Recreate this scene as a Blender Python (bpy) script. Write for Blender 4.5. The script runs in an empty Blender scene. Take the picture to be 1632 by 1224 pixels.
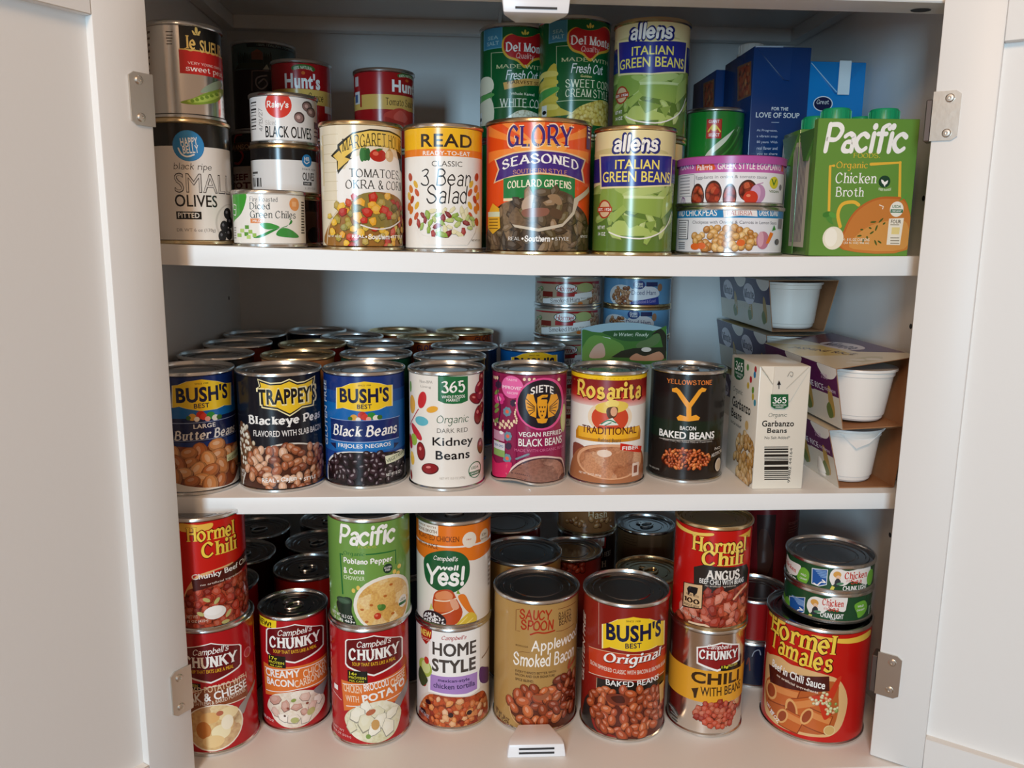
import bpy, bmesh, math, random
from mathutils import Vector, Matrix
from mathutils.geometry import tessellate_polygon
sc = bpy.context.scene
col = sc.collection
# ---------------------------------------------------------------- camera, world, lights, exposure
cd = bpy.data.cameras.new('camera'); cam = bpy.data.objects.new('camera', cd); col.objects.link(cam)
cd.sensor_fit = 'HORIZONTAL'; cd.sensor_width = 36.0; cd.lens = 36.0*1297.815/1632.0; cd.clip_start = 0.01
cam.matrix_world = Matrix(((0.998365,-0.000684,-0.057155,-0.027902),(-0.056099,0.180001,-0.982065,-0.715224),(0.010960,0.983666,0.179668,0.234987),(0.000000,0.000000,0.000000,1.000000)))
sc.camera = cam
wd = bpy.data.worlds.new('world'); sc.world = wd; wd.use_nodes = True
bg = wd.node_tree.nodes['Background']; bg.inputs[0].default_value = (.307, .206, .141, 1); bg.inputs[1].default_value = 1.0
def area(name, loc, target, sx, sy, power, colr):
    l = bpy.data.lights.new(name, 'AREA'); l.shape = 'RECTANGLE'; l.size = sx; l.size_y = sy; l.energy = power; l.color = colr
    o = bpy.data.objects.new(name, l); col.objects.link(o); o.location = loc
    o.rotation_euler = (Vector(target)-Vector(loc)).to_track_quat('-Z', 'Y').to_euler(); return o
area('window_daylight', (-.80, -3.00, .34), (0, .1, .22), .43, 1.0, 54.0, (.50, .79, 1.0))
area('ceiling_lamp', (-.42, -1.62, 1.24), (.05, 0, .05), .5, .5, 16.5, (1.0, .67, .42))
vs = sc.view_settings; vs.view_transform = 'Standard'; vs.look = 'None'; vs.exposure = 0.0; vs.gamma = 1.0; vs.use_curve_mapping = False
# ---------------------------------------------------------------- materials
def lin(c): return c/12.92 if c <= .04045 else ((c+.055)/1.055)**2.4
def rgb(h): return tuple(lin(int(h[i:i+2], 16)/255) for i in (0, 2, 4))+(1.0,)
MATS = {}
def mat(key):
    if key in MATS: return MATS[key]
    if key[0] == '@': m = SPECIAL[key[1:]](key[1:])
    else: m = basic('print_'+key, rgb(key), .21)
    MATS[key] = m; return m
def basic(name, c, rough, metal=0.0, spec=.5, bump=0.0, bscale=60, var=0.0):
    m = bpy.data.materials.new(name); m.use_nodes = True; nt = m.node_tree; b = nt.nodes['Principled BSDF']
    b.inputs['Base Color'].default_value = c; b.inputs['Roughness'].default_value = rough; b.inputs['Metallic'].default_value = metal
    b.inputs['Specular IOR Level'].default_value = spec
    if bump or var:
        tc = nt.nodes.new('ShaderNodeTexCoord'); n = nt.nodes.new('ShaderNodeTexNoise'); n.inputs['Scale'].default_value = bscale; n.inputs['Detail'].default_value = 4
        nt.links.new(tc.outputs['Object'], n.inputs['Vector'])
        if bump:
            bp = nt.nodes.new('ShaderNodeBump'); bp.inputs['Strength'].default_value = bump; bp.inputs['Distance'].default_value = .002
            nt.links.new(n.outputs['Fac'], bp.inputs['Height']); nt.links.new(bp.outputs['Normal'], b.inputs['Normal'])
        if var:
            r = nt.nodes.new('ShaderNodeMapRange'); r.inputs['To Min'].default_value = rough-var; r.inputs['To Max'].default_value = rough+var
            nt.links.new(n.outputs['Fac'], r.inputs['Value']); nt.links.new(r.outputs['Result'], b.inputs['Roughness'])
    return m
def food(cols, dark, scale, edge=.45, detail=0, stretch=1.0, rough=.22, warp=.28):
    def f(name):
        m = bpy.data.materials.new('print_'+name); m.use_nodes = True; nt = m.node_tree; N = nt.nodes.new; L = nt.links.new
        b = nt.nodes['Principled BSDF']; b.inputs['Roughness'].default_value = rough
        uv = N('ShaderNodeUVMap'); uv.uv_map = 'UVMap'
        mp = N('ShaderNodeMapping'); mp.inputs['Scale'].default_value = (scale*stretch, scale, 1); L(uv.outputs[0], mp.inputs[0])
        ns = N('ShaderNodeTexNoise'); ns.inputs['Scale'].default_value = .9; ns.inputs['Detail'].default_value = 3; L(mp.outputs[0], ns.inputs['Vector'])
        mx = N('ShaderNodeMix'); mx.data_type = 'VECTOR'; mx.inputs['Factor'].default_value = warp; L(mp.outputs[0], mx.inputs[4]); L(ns.outputs['Color'], mx.inputs[5])
        v = N('ShaderNodeTexVoronoi'); v.voronoi_dimensions = '2D'; v.inputs['Scale'].default_value = 1.0; L(mx.outputs[1], v.inputs['Vector'])
        sp = N('ShaderNodeSeparateColor'); L(v.outputs['Color'], sp.inputs[0])
        r = N('ShaderNodeValToRGB'); e = r.color_ramp.elements; n = len(cols)
        e[0].position = 0; e[0].color = rgb(cols[0]); e[1].position = 1; e[1].color = rgb(cols[-1])
        for i in range(1, n-1): q = e.new(i/(n-1)); q.color = rgb(cols[i])
        L(sp.outputs[0], r.inputs[0])
        r2 = N('ShaderNodeMapRange'); r2.inputs['From Min'].default_value = edge; r2.inputs['From Max'].default_value = edge+.35; L(v.outputs['Distance'], r2.inputs['Value'])
        n2 = N('ShaderNodeTexNoise'); n2.inputs['Scale'].default_value = 3.0; n2.inputs['Detail'].default_value = 5; L(mp.outputs[0], n2.inputs['Vector'])
        md = N('ShaderNodeMath'); md.operation = 'MULTIPLY'; L(r2.outputs[0], md.inputs[0]); md.inputs[1].default_value = .85
        m1 = N('ShaderNodeMix'); m1.data_type = 'RGBA'; L(md.outputs[0], m1.inputs['Factor']); L(r.outputs[0], m1.inputs[6]); m1.inputs[7].default_value = rgb(dark)
        ov = N('ShaderNodeMix'); ov.data_type = 'RGBA'; ov.blend_type = 'OVERLAY'; ov.inputs['Factor'].default_value = .55; L(m1.outputs[2], ov.inputs[6]); L(n2.outputs['Fac'], ov.inputs[7])
        L(ov.outputs[2], b.inputs['Base Color']); return m
    return f
def fade(stops):
    def f(name):
        m = bpy.data.materials.new('print_'+name); m.use_nodes = True; nt = m.node_tree; b = nt.nodes['Principled BSDF']; b.inputs['Roughness'].default_value = .34
        uv = nt.nodes.new('ShaderNodeUVMap'); uv.uv_map = 'UVMap'; s = nt.nodes.new('ShaderNodeSeparateXYZ'); nt.links.new(uv.outputs[0], s.inputs[0])
        mr = nt.nodes.new('ShaderNodeMapRange'); mr.inputs['From Min'].default_value = stops[0][0]/10; mr.inputs['From Max'].default_value = stops[-1][0]/10; nt.links.new(s.outputs[1], mr.inputs['Value'])
        r = nt.nodes.new('ShaderNodeValToRGB'); e = r.color_ramp.elements; e[0].color = rgb(stops[0][1]); e[1].color = rgb(stops[-1][1]); nt.links.new(mr.outputs[0], r.inputs[0])
        for p, c in stops[1:-1]:
            q = e.new((p-stops[0][0])/(stops[-1][0]-stops[0][0])); q.color = rgb(c)
        nt.links.new(r.outputs[0], b.inputs['Base Color']); return m
    return f
SPECIAL = {
 'collard': food(['4a3a26', '6a5440', '332818', '8a7256', '3e3220', '5c4a34'], '1c150e', 1.6, .42, 0, 1.5, .22, .5), 'collard2': food(['5a4a34', '7a6248', '3c2e1e', '94785a', '4a3a28'], '20180f', 1.1, .45, 0, .8, .22, .5),
 'greenbean': food(['8aa24a', 'a3b862', '7a9440', 'b3c274'], '4a5f24', .55, .55, 0, .6), 'corn': food(['d9bf5a', 'e8d27a', 'cbb048', 'efdf98'], 'a8862c', 4.5, .4),
 'whitecorn': food(['e9e2c8', 'f2eeda', 'd9d0b0'], 'b0a480', 4.5, .4), 'chili': food(['9a2c1c', 'b84a30', '7a1c12', 'c86040', '8a3420'], '3a0c08', 2.4, .4),
 'refried': food(['b87a54', 'c88e68', 'a86a46', 'd8a884'], '8a4a30', 1.8, .6, 0, 1.0, .22, .6), 'refried2': food(['9a6a5a', '83564a', 'b08270', '6a4238'], '5a3630', 1.5, .6, 0, .7, .22, .7),
 'chowder': food(['dcae62', 'e6c07a', 'd2a050', 'ead09a'], 'c08a44', 1.6, .6, 0, 1.0, .22, .5), 'potato': food(['e2c890', 'd2a468', 'ecdcb0', 'b87a44'], '8a5426', .9, .6, 0, 1.0, .22, .6),
 'cream': food(['ece2d2', 'e2d4c0', 'f0e8da', 'd8c4b0', 'e6dccc'], 'c4ac98', 1.1, .5, 0, 1.0, .22, .6), 'creamgreen': food(['e6e0c8', 'd8d4b0', 'efead6', 'ccc89c', 'e2dcc0'], 'b4ae84', 1.1, .5, 0, 1.0, .22, .6),
 'stew': food(['a83a1c', 'c45a2c', '8a2612', 'd88a50'], '4a1208', 2.2, .45),
 'rosared': fade([(0, 'eeeae2'), (74, 'eeeae2'), (86, 'cf3a2c'), (96, '8c1410'), (110, '7a1210')]),
 'tinlabel': lambda n: basic('bare_tin_label', (.80, .77, .73, 1), .19, 1.0),
 'tin': lambda n: basic('tin_plate', (.72, .72, .71, 1), .24, 1.0, bump=.05, bscale=40, var=.08),
 'gold': lambda n: basic('gold_lacquered_tin', (.74, .58, .34, 1), .25, 1.0, bump=.05, bscale=40, var=.08),
 'tinlid': lambda n: basic('tin_lid', (.36, .36, .37, 1), .13, 1.0, bump=.04, bscale=50, var=.05),  # tin base darkened to stand in for the dim shelf underside lids mirror
 'goldlid': lambda n: basic('darkened_gold_lacquered_lid', (.44, .36, .22, 1), .14, 1.0, bump=.04, bscale=50, var=.05),  # gold lids darkened likewise, dim reflection put into the base colour
 'purple': lambda n: basic('purple_lacquer', rgb('b0509c'), .3),
 'white_paint': lambda n: basic('white_satin_paint', (.80, .79, .77, 1), .42, 0, .4, .04, 220),
 'white_board': lambda n: basic('white_melamine', (.83, .83, .82, 1), .40, 0, .4, .03, 300),
 'wall': lambda n: basic('painted_wall', (.72, .68, .62, 1), .8, 0, .3, .1, 90),
 'wood': lambda n: basic('wood_floor', (.30, .19, .11, 1), .5, 0, .4, .1, 12),
 'steel': lambda n: basic('brushed_nickel', (.68, .64, .58, 1), .32, 1.0, .5, .03, 200),
 'arm': lambda n: basic('shaded_hinge_steel', (.16, .13, .12, 1), .35, .8),  # shade around the hinge arm is put into this dark colour
 'dark': lambda n: basic('dark_recess', (.03, .03, .032, 1), .6), 'plastic': lambda n: basic('white_plastic', (.86, .87, .90, 1), .32, 0, .5),
 'kraft': lambda n: basic('kraft_board', rgb('9c6f4c'), .75, 0, .2, .1, 150), 'cup': lambda n: basic('white_cup_plastic', (.86, .80, .73, 1), .38, 0, .5),
 'film': lambda n: basic('white_film', (.85, .83, .80, 1), .22, 0, .5, .25, 60), 'cap': lambda n: basic('green_cap', rgb('109060'), .36),
 'whitecap': lambda n: basic('grey_white_cap', rgb('c9c6c0'), .4), 'pouchfilm': lambda n: basic('clear_pouch_film', rgb('9fc0cc'), .18, 0, .7, .5, 30),
}
# ---------------------------------------------------------------- lettering: a nib-drawn stroke alphabet plus the built-in sans
GL = {'A':'044d 4d84 1777','B':'141d ~1d4d6b4919 ~1959765414','C':'~7b4d1b08154476','D':'141d ~1d4d7b88764414','E':'141d 1d7d 1969 1474','F':'141d 1d7d 1969','G':'~7b4d1b08154476 7478 5878','H':'141d 747d 1979','I':'141d','J':'4d46 ~46341405','K':'141d 187d 3a84','L':'141d 1474','M':'141d 1d54 549d 949d','N':'141d 1d74 747d','O':'~4d1b0815447588' '7b4d','P':'141d ~1d5d7b5818','Q':'~4d1b08154475887b4d 5693','R':'141d ~1d5d7b5818 4884','S':'~6b4d2d0b295876542406','T':'444d 0d8d','U':'1d17 ~1725446577 777d','V':'0d44 448d','W':'0d34 346d 6d94 94cd','X':'0d84 048d','Y':'0d48 488d 4844','Z':'0d7d 7d04 0474',
'a':'~193a5958 5854 ~572715244455','b':'1d14 ~183a5967553415','c':'~593a1907153455','d':'5d54 ~583a1907153455','e':'0757 ~57583a1907153455','f':'~5c4d2c2a 2a24 0a4a','g':'~583a1907153456 5a52 ~52301 1'.replace(' 1',' ').replace('~52301 ','~523011'),'h':'1d14 ~183a5957 5754','i':'1a14 1c1d','j':'2a22 ~221000 2c2d','k':'1d14 175a 2854','l':'1d14','m':'1a14 ~183a5957 5754 ~587a9997 9794','n':'1a14 ~183a5957 5754','o':'~3a190715345567593a','p':'1a10 ~183a5967553415','q':'5a50 ~583a1907153455','r':'1a14 ~183a59','s':'~593a192747553405','t':'2c26 ~263455 0a4a','u':'1a16 ~16244456 5a54','v':'0a34 346a','w':'0a24 245a 5a74 749a','x':'0a54 045a','y':'0a34 6a20','z':'0a5a 5a04 0454',
'0':'~3d1b08153455685b3d','1':'0b2d 2d24','2':'~0b2d5c5a2704 0464','3':'~0c3d5c4a29 ~294966542405','4':'5d07 0777 5d54','5':'5d1d 1d19 ~194a674405','6':'~5d2b07153455674907','7':'0d6d 6d24','8':'~3d1b395b3d ~3906346639','9':'~14466a5c3d1c0a28486a','&':'~742b3d5b17244478','!':'1d17 1415','.':'1415',',':'1503',"'":'1d1b','-':'0838','/':'035e'}
GL['g'] = '~583a1907153456 5a52 ~523011'
STY = {'f':(1.35,.36,1,0,0),'F':(2.1,.42,1,0,0),'X':(2.5,.55,1,0,0),'Y':(3.3,.62,1,0,0),'G':(2.1,.40,1,.22,0),'h':(.95,.75,0,.14,1),'H':(2.05,.78,0,.10,1),'HI':(1.45,.6,0,.28,1),'Z':(3.7,.85,0,.10,1),'P':(2.0,.72,0,.16,1),'q':(1.65,.7,0,.12,1)}
KERN = {'r': 1.5, 'f': 1.0, 't': .9, 'T': .7, 'L': .6, 'y': .5, 'Y': .8, 'P': .6, 'F': .6, 'i': -.25, 'l': -.2, 'I': -.2}
SPACE = {'P': .55, 'H': .95, 'Z': .95, 'HI': .8, 'q': 1.1}
def catmull(P, closed, k=5):
    n = len(P); out = []
    if n < 3: return P
    for i in range(n if closed else n-1):
        g = (lambda j: P[j % n]) if closed else (lambda j: P[max(0, min(n-1, j))])
        a, b, c, d = g(i-1), g(i), g(i+1), g(i+2)
        for t in range(k):
            t = t/k
            out.append(tuple(.5*(2*b[q]+(c[q]-a[q])*t+(2*a[q]-5*b[q]+4*c[q]-d[q])*t*t+(3*b[q]-a[q]-3*c[q]+d[q])*t**3) for q in (0, 1)))
    if not closed: out.append(P[-1])
    return out
def stroke(P, wf, ext=False):
    out = []; n = len(P)
    if n < 2: return out
    Nn = []
    for i in range(n):
        a = P[max(0, i-1)]; b = P[min(n-1, i+1)]; dx, dy = b[0]-a[0], b[1]-a[1]; l = math.hypot(dx, dy) or 1; w = wf(dx/l, dy/l)/2; Nn.append((-dy/l*w, dx/l*w))
    for i in range(n-1):
        (x0, y0), (x1, y1) = P[i], P[i+1]; a, b = Nn[i], Nn[i+1]
        out.append([(x0-a[0], y0-a[1]), (x1-b[0], y1-b[1]), (x1+b[0], y1+b[1]), (x0+a[0], y0+a[1])])
    return out
def disc(x, y, r, k=10): return [(x+r*math.cos(2*math.pi*i/k), y+r*math.sin(2*math.pi*i/k)) for i in range(k)]
def nib_text(s, st):
    wt, mn, serif, sh, rnd = STY[st]; polys = []; X = 0.0
    nib = math.radians(20)
    def wf(dx, dy): return wt*(mn+(1-mn)*abs(math.sin(math.atan2(dy, dx)-nib)))
    for ch in s:
        if ch == ' ': X += 4.0; continue
        g = GL.get(ch) or GL.get(ch.upper())
        if not g: X += 4; continue
        mxx = 0; pl = []
        for tok in g.split():
            sm = tok[0] == '~'; tok = tok.lstrip('~')
            P = [(int(tok[i], 36), int(tok[i+1], 36)) for i in range(0, len(tok), 2)]; mxx = max(mxx, max(p[0] for p in P))
            if sm:
                cl = P[0] == P[-1]; Q = catmull(P[:-1] if cl else P, cl, 4)
                if cl: Q = Q+[Q[0]]
            else: Q = P
            if len(P) == 2 and abs(P[0][1]-P[1][1]) == 1 and P[0][0] == P[1][0]: pl.append(disc(P[0][0], (P[0][1]+P[1][1])/2, wt*.62)); continue
            pl += stroke(Q, wf)
            for e, nx in ((Q[0], Q[1]), (Q[-1], Q[-2])):
                if rnd: dl = math.hypot(e[0]-nx[0], e[1]-nx[1]) or 1; pl.append(disc(e[0], e[1], wf((e[0]-nx[0])/dl, (e[1]-nx[1])/dl)/2))
                elif serif and e[1] in (4, 10, 13, 0) and abs(e[1]-nx[1]) > .6*abs(e[0]-nx[0]):
                    w = wt*.5+.75; t = .32+wt*.12; y = e[1]; y0, y1 = (y, y+t) if nx[1] > y else (y-t, y); pl.append([(e[0]-w, y0), (e[0]+w, y0), (e[0]+w, y1), (e[0]-w, y1)])
        polys += [[(x+X+sh*(y-4), y) for x, y in p] for p in pl]
        X += mxx-KERN.get(ch, 0)+(SPACE.get(st, 1.15) if rnd else 1.45)+wt*.5
    return polys
FC = {}
def sans_text(s, st):
    k = (s, st)
    if k in FC: return FC[k]
    c = bpy.data.curves.new('lettering', 'FONT'); c.body = s; c.resolution_u = 3
    c.offset = {'s': 0.0, 't': -.013, 'b': .018, 'n': .02, 'x': .036, 'bi': .018}.get(st, .018); c.shear = .25 if st == 'bi' else 0; c.space_character = 1.06 if st in 'bx' else 1.0
    o = bpy.data.objects.new('lettering', c); me = bpy.data.meshes.new_from_object(o); vs_ = me.vertices
    P = [[(vs_[i].co.x, vs_[i].co.y) for i in p.vertices] for p in me.polygons]
    bpy.data.objects.remove(o); bpy.data.meshes.remove(me); bpy.data.curves.remove(c); FC[k] = P; return P
def shade(h, f):
    v = [int(h[i:i+2], 16) for i in (0, 2, 4)]
    return ''.join('%02x' % max(0, min(255, int(x+(255-x)*f if f > 0 else x*(1+f)))) for x in v)
def expand(art):
    """printed artwork -> list of (colour, convex pieces), in drawing order"""
    out = []
    for p in art:
        k, c = p[0], p[1]
        if k == 'r': out.append((c, [[(p[2], p[3]), (p[4], p[3]), (p[4], p[5]), (p[2], p[5])]]))
        elif k == 'e':
            u, v, a, b, r = p[2:7]; n = 28 if max(a, b) > 6 else 16; cr, sr = math.cos(math.radians(r)), math.sin(math.radians(r))
            out.append((c, [[(u+x*cr-y*sr, v+x*sr+y*cr) for x, y in ((a*math.cos(2*math.pi*i/n), b*math.sin(2*math.pi*i/n)) for i in range(n))]]))
        elif k == 'p':
            P = [(p[2][i], p[2][i+1]) for i in range(0, len(p[2]), 2)]
            if p[3]: P = catmull(P, True, 4)
            T = tessellate_polygon([[Vector((x, y, 0)) for x, y in P]])
            out.append((c, [[P[i] for i in t] for t in T]))
        elif k == 'l':
            P = [(p[3][i], p[3][i+1]) for i in range(0, len(p[3]), 2)]
            if p[4]: P = catmull(P, False, 4)
            w = p[2]; out.append((c, stroke(P, lambda a, b: w)+[disc(x, y, w/2, 8) for x, y in (P if w > .6 else [])]))
        elif k == 't':
            s, u, v, w, h, st, rot, arc = p[2:10]
            if st in 'bxn' and any(q in s for q in 'MWVNKk&'):
                d = {'b': .011, 'n': .012, 'x': .026}[st]; P = sans_text(s, 's'); cps = [[[(x+dx*d, y+dy*d) for x, y in q] for q in P] for dx, dy in ((-1, -.6), (1, -.6), (-1, .6), (1, .6))]; nP = len(P); P = [q for cp in cps for q in cp]
            else: P = nib_text(s, st) if st in STY else sans_text(s, st); nP = 0
            if not P: continue
            xs = [x for q in P for x, y in q]; ys = [y for q in P for x, y in q]; x0, x1, y0, y1 = min(xs), max(xs), min(ys), max(ys)
            sx = w/max(1e-6, x1-x0); sy = h/max(1e-6, y1-y0); cx, cy = (x0+x1)/2, (y0+y1)/2; cr, sr = math.cos(math.radians(rot)), math.sin(math.radians(rot)); Q = []
            for q in P:
                R_ = []
                for x, y in q:
                    x = (x-cx)*sx; y = (y-cy)*sy-arc*((2*x/w)**2-.33 if arc else 0)
                    R_.append((u+x*cr-y*sr, v+x*sr+y*cr))
                Q.append(R_)
            if nP: out += [(c, Q[i:i+nP]) for i in range(0, len(Q), nP)]
            else: out.append((c, Q))
        elif k == 'n':
            u, v, a, b, n, size, asp, cols, seed, mode = p[2:12]; rn = random.Random(seed); pts = []
            for _ in range(n*30):
                x, y = rn.uniform(-1, 1), rn.uniform(-1, 1)
                if x*x+y*y > 1: continue
                q = (u+x*a, v+y*b)
                if all((q[0]-w[0])**2+(q[1]-w[1])**2 > (size*.52)**2 for w in pts): pts.append(q)
                if len(pts) >= n: break
            pts.sort(key=lambda q: -q[1])
            for x, y in pts:
                l = size*.5*rn.uniform(.8, 1.2); wv = l/asp; r = rn.uniform(0, 180); cc = rn.choice(cols); cr, sr = math.cos(math.radians(r)), math.sin(math.radians(r))
                def ell(dx, dy, fa, fb, kk=12): return [(x+dx+X*cr-Y*sr, y+dy+X*sr+Y*cr) for X, Y in ((l*fa*math.cos(2*math.pi*i/kk), wv*fb*math.sin(2*math.pi*i/kk)) for i in range(kk))]
                if mode == 1:
                    nn = rn.randint(5, 7); ph = rn.uniform(0, 6.28); rr = [rn.uniform(.72, 1.12) for _ in range(nn)]
                    def chunk(f, dx=0, dy=0): return [(x+dx+X*cr-Y*sr, y+dy+X*sr+Y*cr) for X, Y in ((l*f*rr[q]*math.cos(ph+6.2832*q/nn), wv*f*rr[q]*math.sin(ph+6.2832*q/nn)) for q in range(nn))]
                    hull = lambda P: [[P[0], P[q], P[q+1]] for q in range(1, len(P)-1)]
                    out.append((shade(cc, -.34), hull(chunk(1.06, 0, -.08*wv)))); out.append((cc, hull(chunk(.96)))); out.append((shade(cc, .16), hull(chunk(.52, -.1*l, .16*wv))))
                    continue
                out.append((c, [ell(.0, -.12*wv, 1.08, 1.12)])); out.append((shade(cc, -.18), [ell(0, 0, 1, 1)])); out.append((cc, [ell(-.05*l, .12*wv, .82, .74)]))
                out.append((shade(cc, .30 if mode != 2 else .45), [ell(-.12*l, .28*wv, .45, .30, 8)]))
    return out
def clip(P, ax, val, keep_less):
    out = []; n = len(P)
    for i in range(n):
        a, b = P[i], P[(i+1) % n]; da, db = a[ax]-val, b[ax]-val
        if keep_less: da, db = -da, -db
        if da >= 0: out.append(a)
        if (da >= 0) != (db >= 0):
            t = da/(da-db); out.append((a[0]+(b[0]-a[0])*t, a[1]+(b[1]-a[1])*t))
    return out
class Sheet:
    """gathers printed pieces of one label or panel into ONE mesh"""
    def __init__(s): s.v = []; s.f = []; s.m = []; s.uv = []; s.n = []; s.mats = []
    def mi(s, key):
        if key not in s.mats: s.mats.append(key)
        return s.mats.index(key)
    def put(s, pts3, uvs, nrm, key):
        i = len(s.v); s.v += pts3; s.uv += uvs; s.n += nrm; s.f.append(list(range(i, i+len(pts3)))); s.m.append(s.mi(key))
    def build(s, name, parent):
        me = bpy.data.meshes.new(name); me.from_pydata(s.v, [], s.f)
        for k in s.mats: me.materials.append(mat(k))
        me.polygons.foreach_set('material_index', s.m); me.polygons.foreach_set('use_smooth', [True]*len(s.f))
        ul = me.uv_layers.new(name='UVMap'); lv = [0]*len(me.loops); me.loops.foreach_get('vertex_index', lv)
        ul.data.foreach_set('uv', [c for i in lv for c in s.uv[i]])
        me.normals_split_custom_set_from_vertices(s.n)
        o = bpy.data.objects.new(name, me); col.objects.link(o)
        if parent: o.parent = parent
        return o
GRID = 2.0
def curved_label(RL, art, base, v0, v1, parent, name='paper_label'):
    S = Sheet(); half = math.pi*RL*1000; K = int(half/GRID)+1; step = half/K
    lay = [(base, [[(-half, v0), (half, v0), (half, v1), (-half, v1)]])]+expand(art); off = 0.0
    for key, pieces in lay:
        many = len(pieces) > 4; base_off = off; off += .0085 if many else .0026
        for ip, P in enumerate(pieces):
            r = RL+(base_off+(ip % 5)*.0013*many)*.001
            us = [p[0] for p in P]; vv = [p[1] for p in P]
            if min(us) < -half or max(us) > half: P = clip(clip(P, 0, half, True), 0, -half, False)
            if min(vv) < v0 or max(vv) > v1: P = clip(clip(P, 1, v1, True), 1, v0, False)
            if len(P) < 3: continue
            us = [p[0] for p in P]; k0 = math.floor(min(us)/step+1e-9); k1 = max(k0+1, math.ceil(max(us)/step-1e-9))
            for k in range(k0, k1):
                Q = P if k1-k0 == 1 else clip(clip(P, 0, (k+1)*step, True), 0, k*step, False)
                if len(Q) < 3: continue
                a0 = -math.pi/2+k*step/(RL*1000); a1 = -math.pi/2+(k+1)*step/(RL*1000); c0, s0, c1, s1 = math.cos(a0)*r, math.sin(a0)*r, math.cos(a1)*r, math.sin(a1)*r
                pts = []; nr = []
                for u, v in Q:
                    t = u/step-k; pts.append((c0+(c1-c0)*t, s0+(s1-s0)*t, v*.001)); a = a0+(a1-a0)*t; nr.append((math.cos(a), math.sin(a), 0))
                ar = 0
                for i in range(1, len(Q)-1): ar += (Q[i][0]-Q[0][0])*(Q[i+1][1]-Q[0][1])-(Q[i+1][0]-Q[0][0])*(Q[i][1]-Q[0][1])
                if abs(ar) < 1e-7: continue
                if ar < 0: pts.reverse(); nr.reverse(); Q = Q[::-1]
                S.put(pts, [(u*.1, v*.1) for u, v in Q], nr, key)
    return S.build(name, parent)
def flat_print(S, art, o, ex, ey, box=None, off0=.05):
    o, ex, ey = Vector(o), Vector(ex).normalized(), Vector(ey).normalized(); n = ex.cross(ey); off = off0
    for key, pieces in expand(art):
        many = len(pieces) > 4; base_off = off; off += .0085 if many else .0026
        for ip, P in enumerate(pieces):
            off_ = base_off+(ip % 5)*.0013*many
            if box: P = clip(clip(clip(clip(P, 0, box[2], True), 0, box[0], False), 1, box[3], True), 1, box[1], False)
            if len(P) < 3: continue
            ar = sum((P[i][0]-P[0][0])*(P[i+1][1]-P[0][1])-(P[i+1][0]-P[0][0])*(P[i][1]-P[0][1]) for i in range(1, len(P)-1))
            if abs(ar) < 1e-7: continue
            if ar < 0: P = P[::-1]
            S.put([tuple(o+ex*(u*.001)+ey*(v*.001)+n*(off_*.001)) for u, v in P], [(u*.1, v*.1) for u, v in P], [tuple(n)]*len(P), key)
# ---------------------------------------------------------------- mesh helpers
def link(name, bm, mats, parent=None, smooth=None, loc=None):
    me = bpy.data.meshes.new(name); bm.normal_update(); bm.to_mesh(me); bm.free()
    for k in (mats if isinstance(mats, (list, tuple)) else [mats]): me.materials.append(mat(k))
    if smooth is not None:
        me.polygons.foreach_set('use_smooth', [True]*len(me.polygons)); me.set_sharp_from_angle(angle=math.radians(smooth))
    o = bpy.data.objects.new(name, me); col.objects.link(o)
    if parent: o.parent = parent
    if loc: o.location = loc
    return o
def lathe(prof, seg=56, bm=None, mi=0, c=(0, 0, 0)):
    bm = bm or bmesh.new(); rings = []
    for r, z in prof:
        if r < 1e-6: rings.append([bm.verts.new((c[0], c[1], c[2]+z))])
        else: rings.append([bm.verts.new((c[0]+r*math.cos(2*math.pi*i/seg), c[1]+r*math.sin(2*math.pi*i/seg), c[2]+z)) for i in range(seg)])
    for a, b in zip(rings, rings[1:]):
        for i in range(seg):
            j = (i+1) % seg
            if len(a) == 1 and len(b) == 1: continue
            f = [a[0], b[j], b[i]] if len(a) == 1 else ([a[i], a[j], b[0]] if len(b) == 1 else [a[i], a[j], b[j], b[i]])
            bm.faces.new(f).material_index = mi
    return bm
def box(bm, x0, x1, y0, y1, z0, z1, bev=0.0, seg=2, M=None):
    r = bmesh.ops.create_cube(bm, size=1.0); vv = r['verts']
    for v in vv: v.co = Vector(((x0+x1)/2+v.co.x*(x1-x0), (y0+y1)/2+v.co.y*(y1-y0), (z0+z1)/2+v.co.z*(z1-z0)))
    if bev:
        es = list({e for v in vv for e in v.link_edges}); q = bmesh.ops.bevel(bm, geom=es, offset=bev, segments=seg, affect='EDGES', profile=.5); vv = list({v for f in q['faces'] for v in f.verts}|{v for v in vv if v.is_valid})
    if M:
        for v in vv: v.co = M @ v.co
    return bm
def tube(bm, pts, r, seg=8, closed=False):
    rings = []; n = len(pts); P = [Vector(p) for p in pts]
    for i in range(n):
        d = (P[(i+1) % n]-P[i-1]) if closed or 0 < i < n-1 else (P[min(i+1, n-1)]-P[max(i-1, 0)]); d.normalize(); a = d.orthogonal() if abs(d.z) > .9 else d.cross(Vector((0, 0, 1))); a.normalize(); b = d.cross(a)
        rings.append([bm.verts.new(P[i]+a*(r*math.cos(2*math.pi*k/seg))+b*(r*math.sin(2*math.pi*k/seg))) for k in range(seg)])
    for i in range(n if closed else n-1):
        a, b = rings[i], rings[(i+1) % n]
        for k in range(seg): bm.faces.new([a[k], a[(k+1) % seg], b[(k+1) % seg], b[k]])
    if not closed: bm.faces.new(rings[0][::-1]); bm.faces.new(rings[-1])
    return bm
def tag(o, label, cat, group=None, kind=None):
    if label: o['label'] = label
    if cat: o['category'] = cat
    if group: o['group'] = group
    if kind: o['kind'] = kind
    return o
def thing(name, loc, label, cat, group=None, rot=0.0):
    o = bpy.data.objects.new(name, None); col.objects.link(o); o.location = loc; o.rotation_euler = (0, 0, rot); o.empty_display_size = .02
    return tag(o, label, cat, group)
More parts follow.
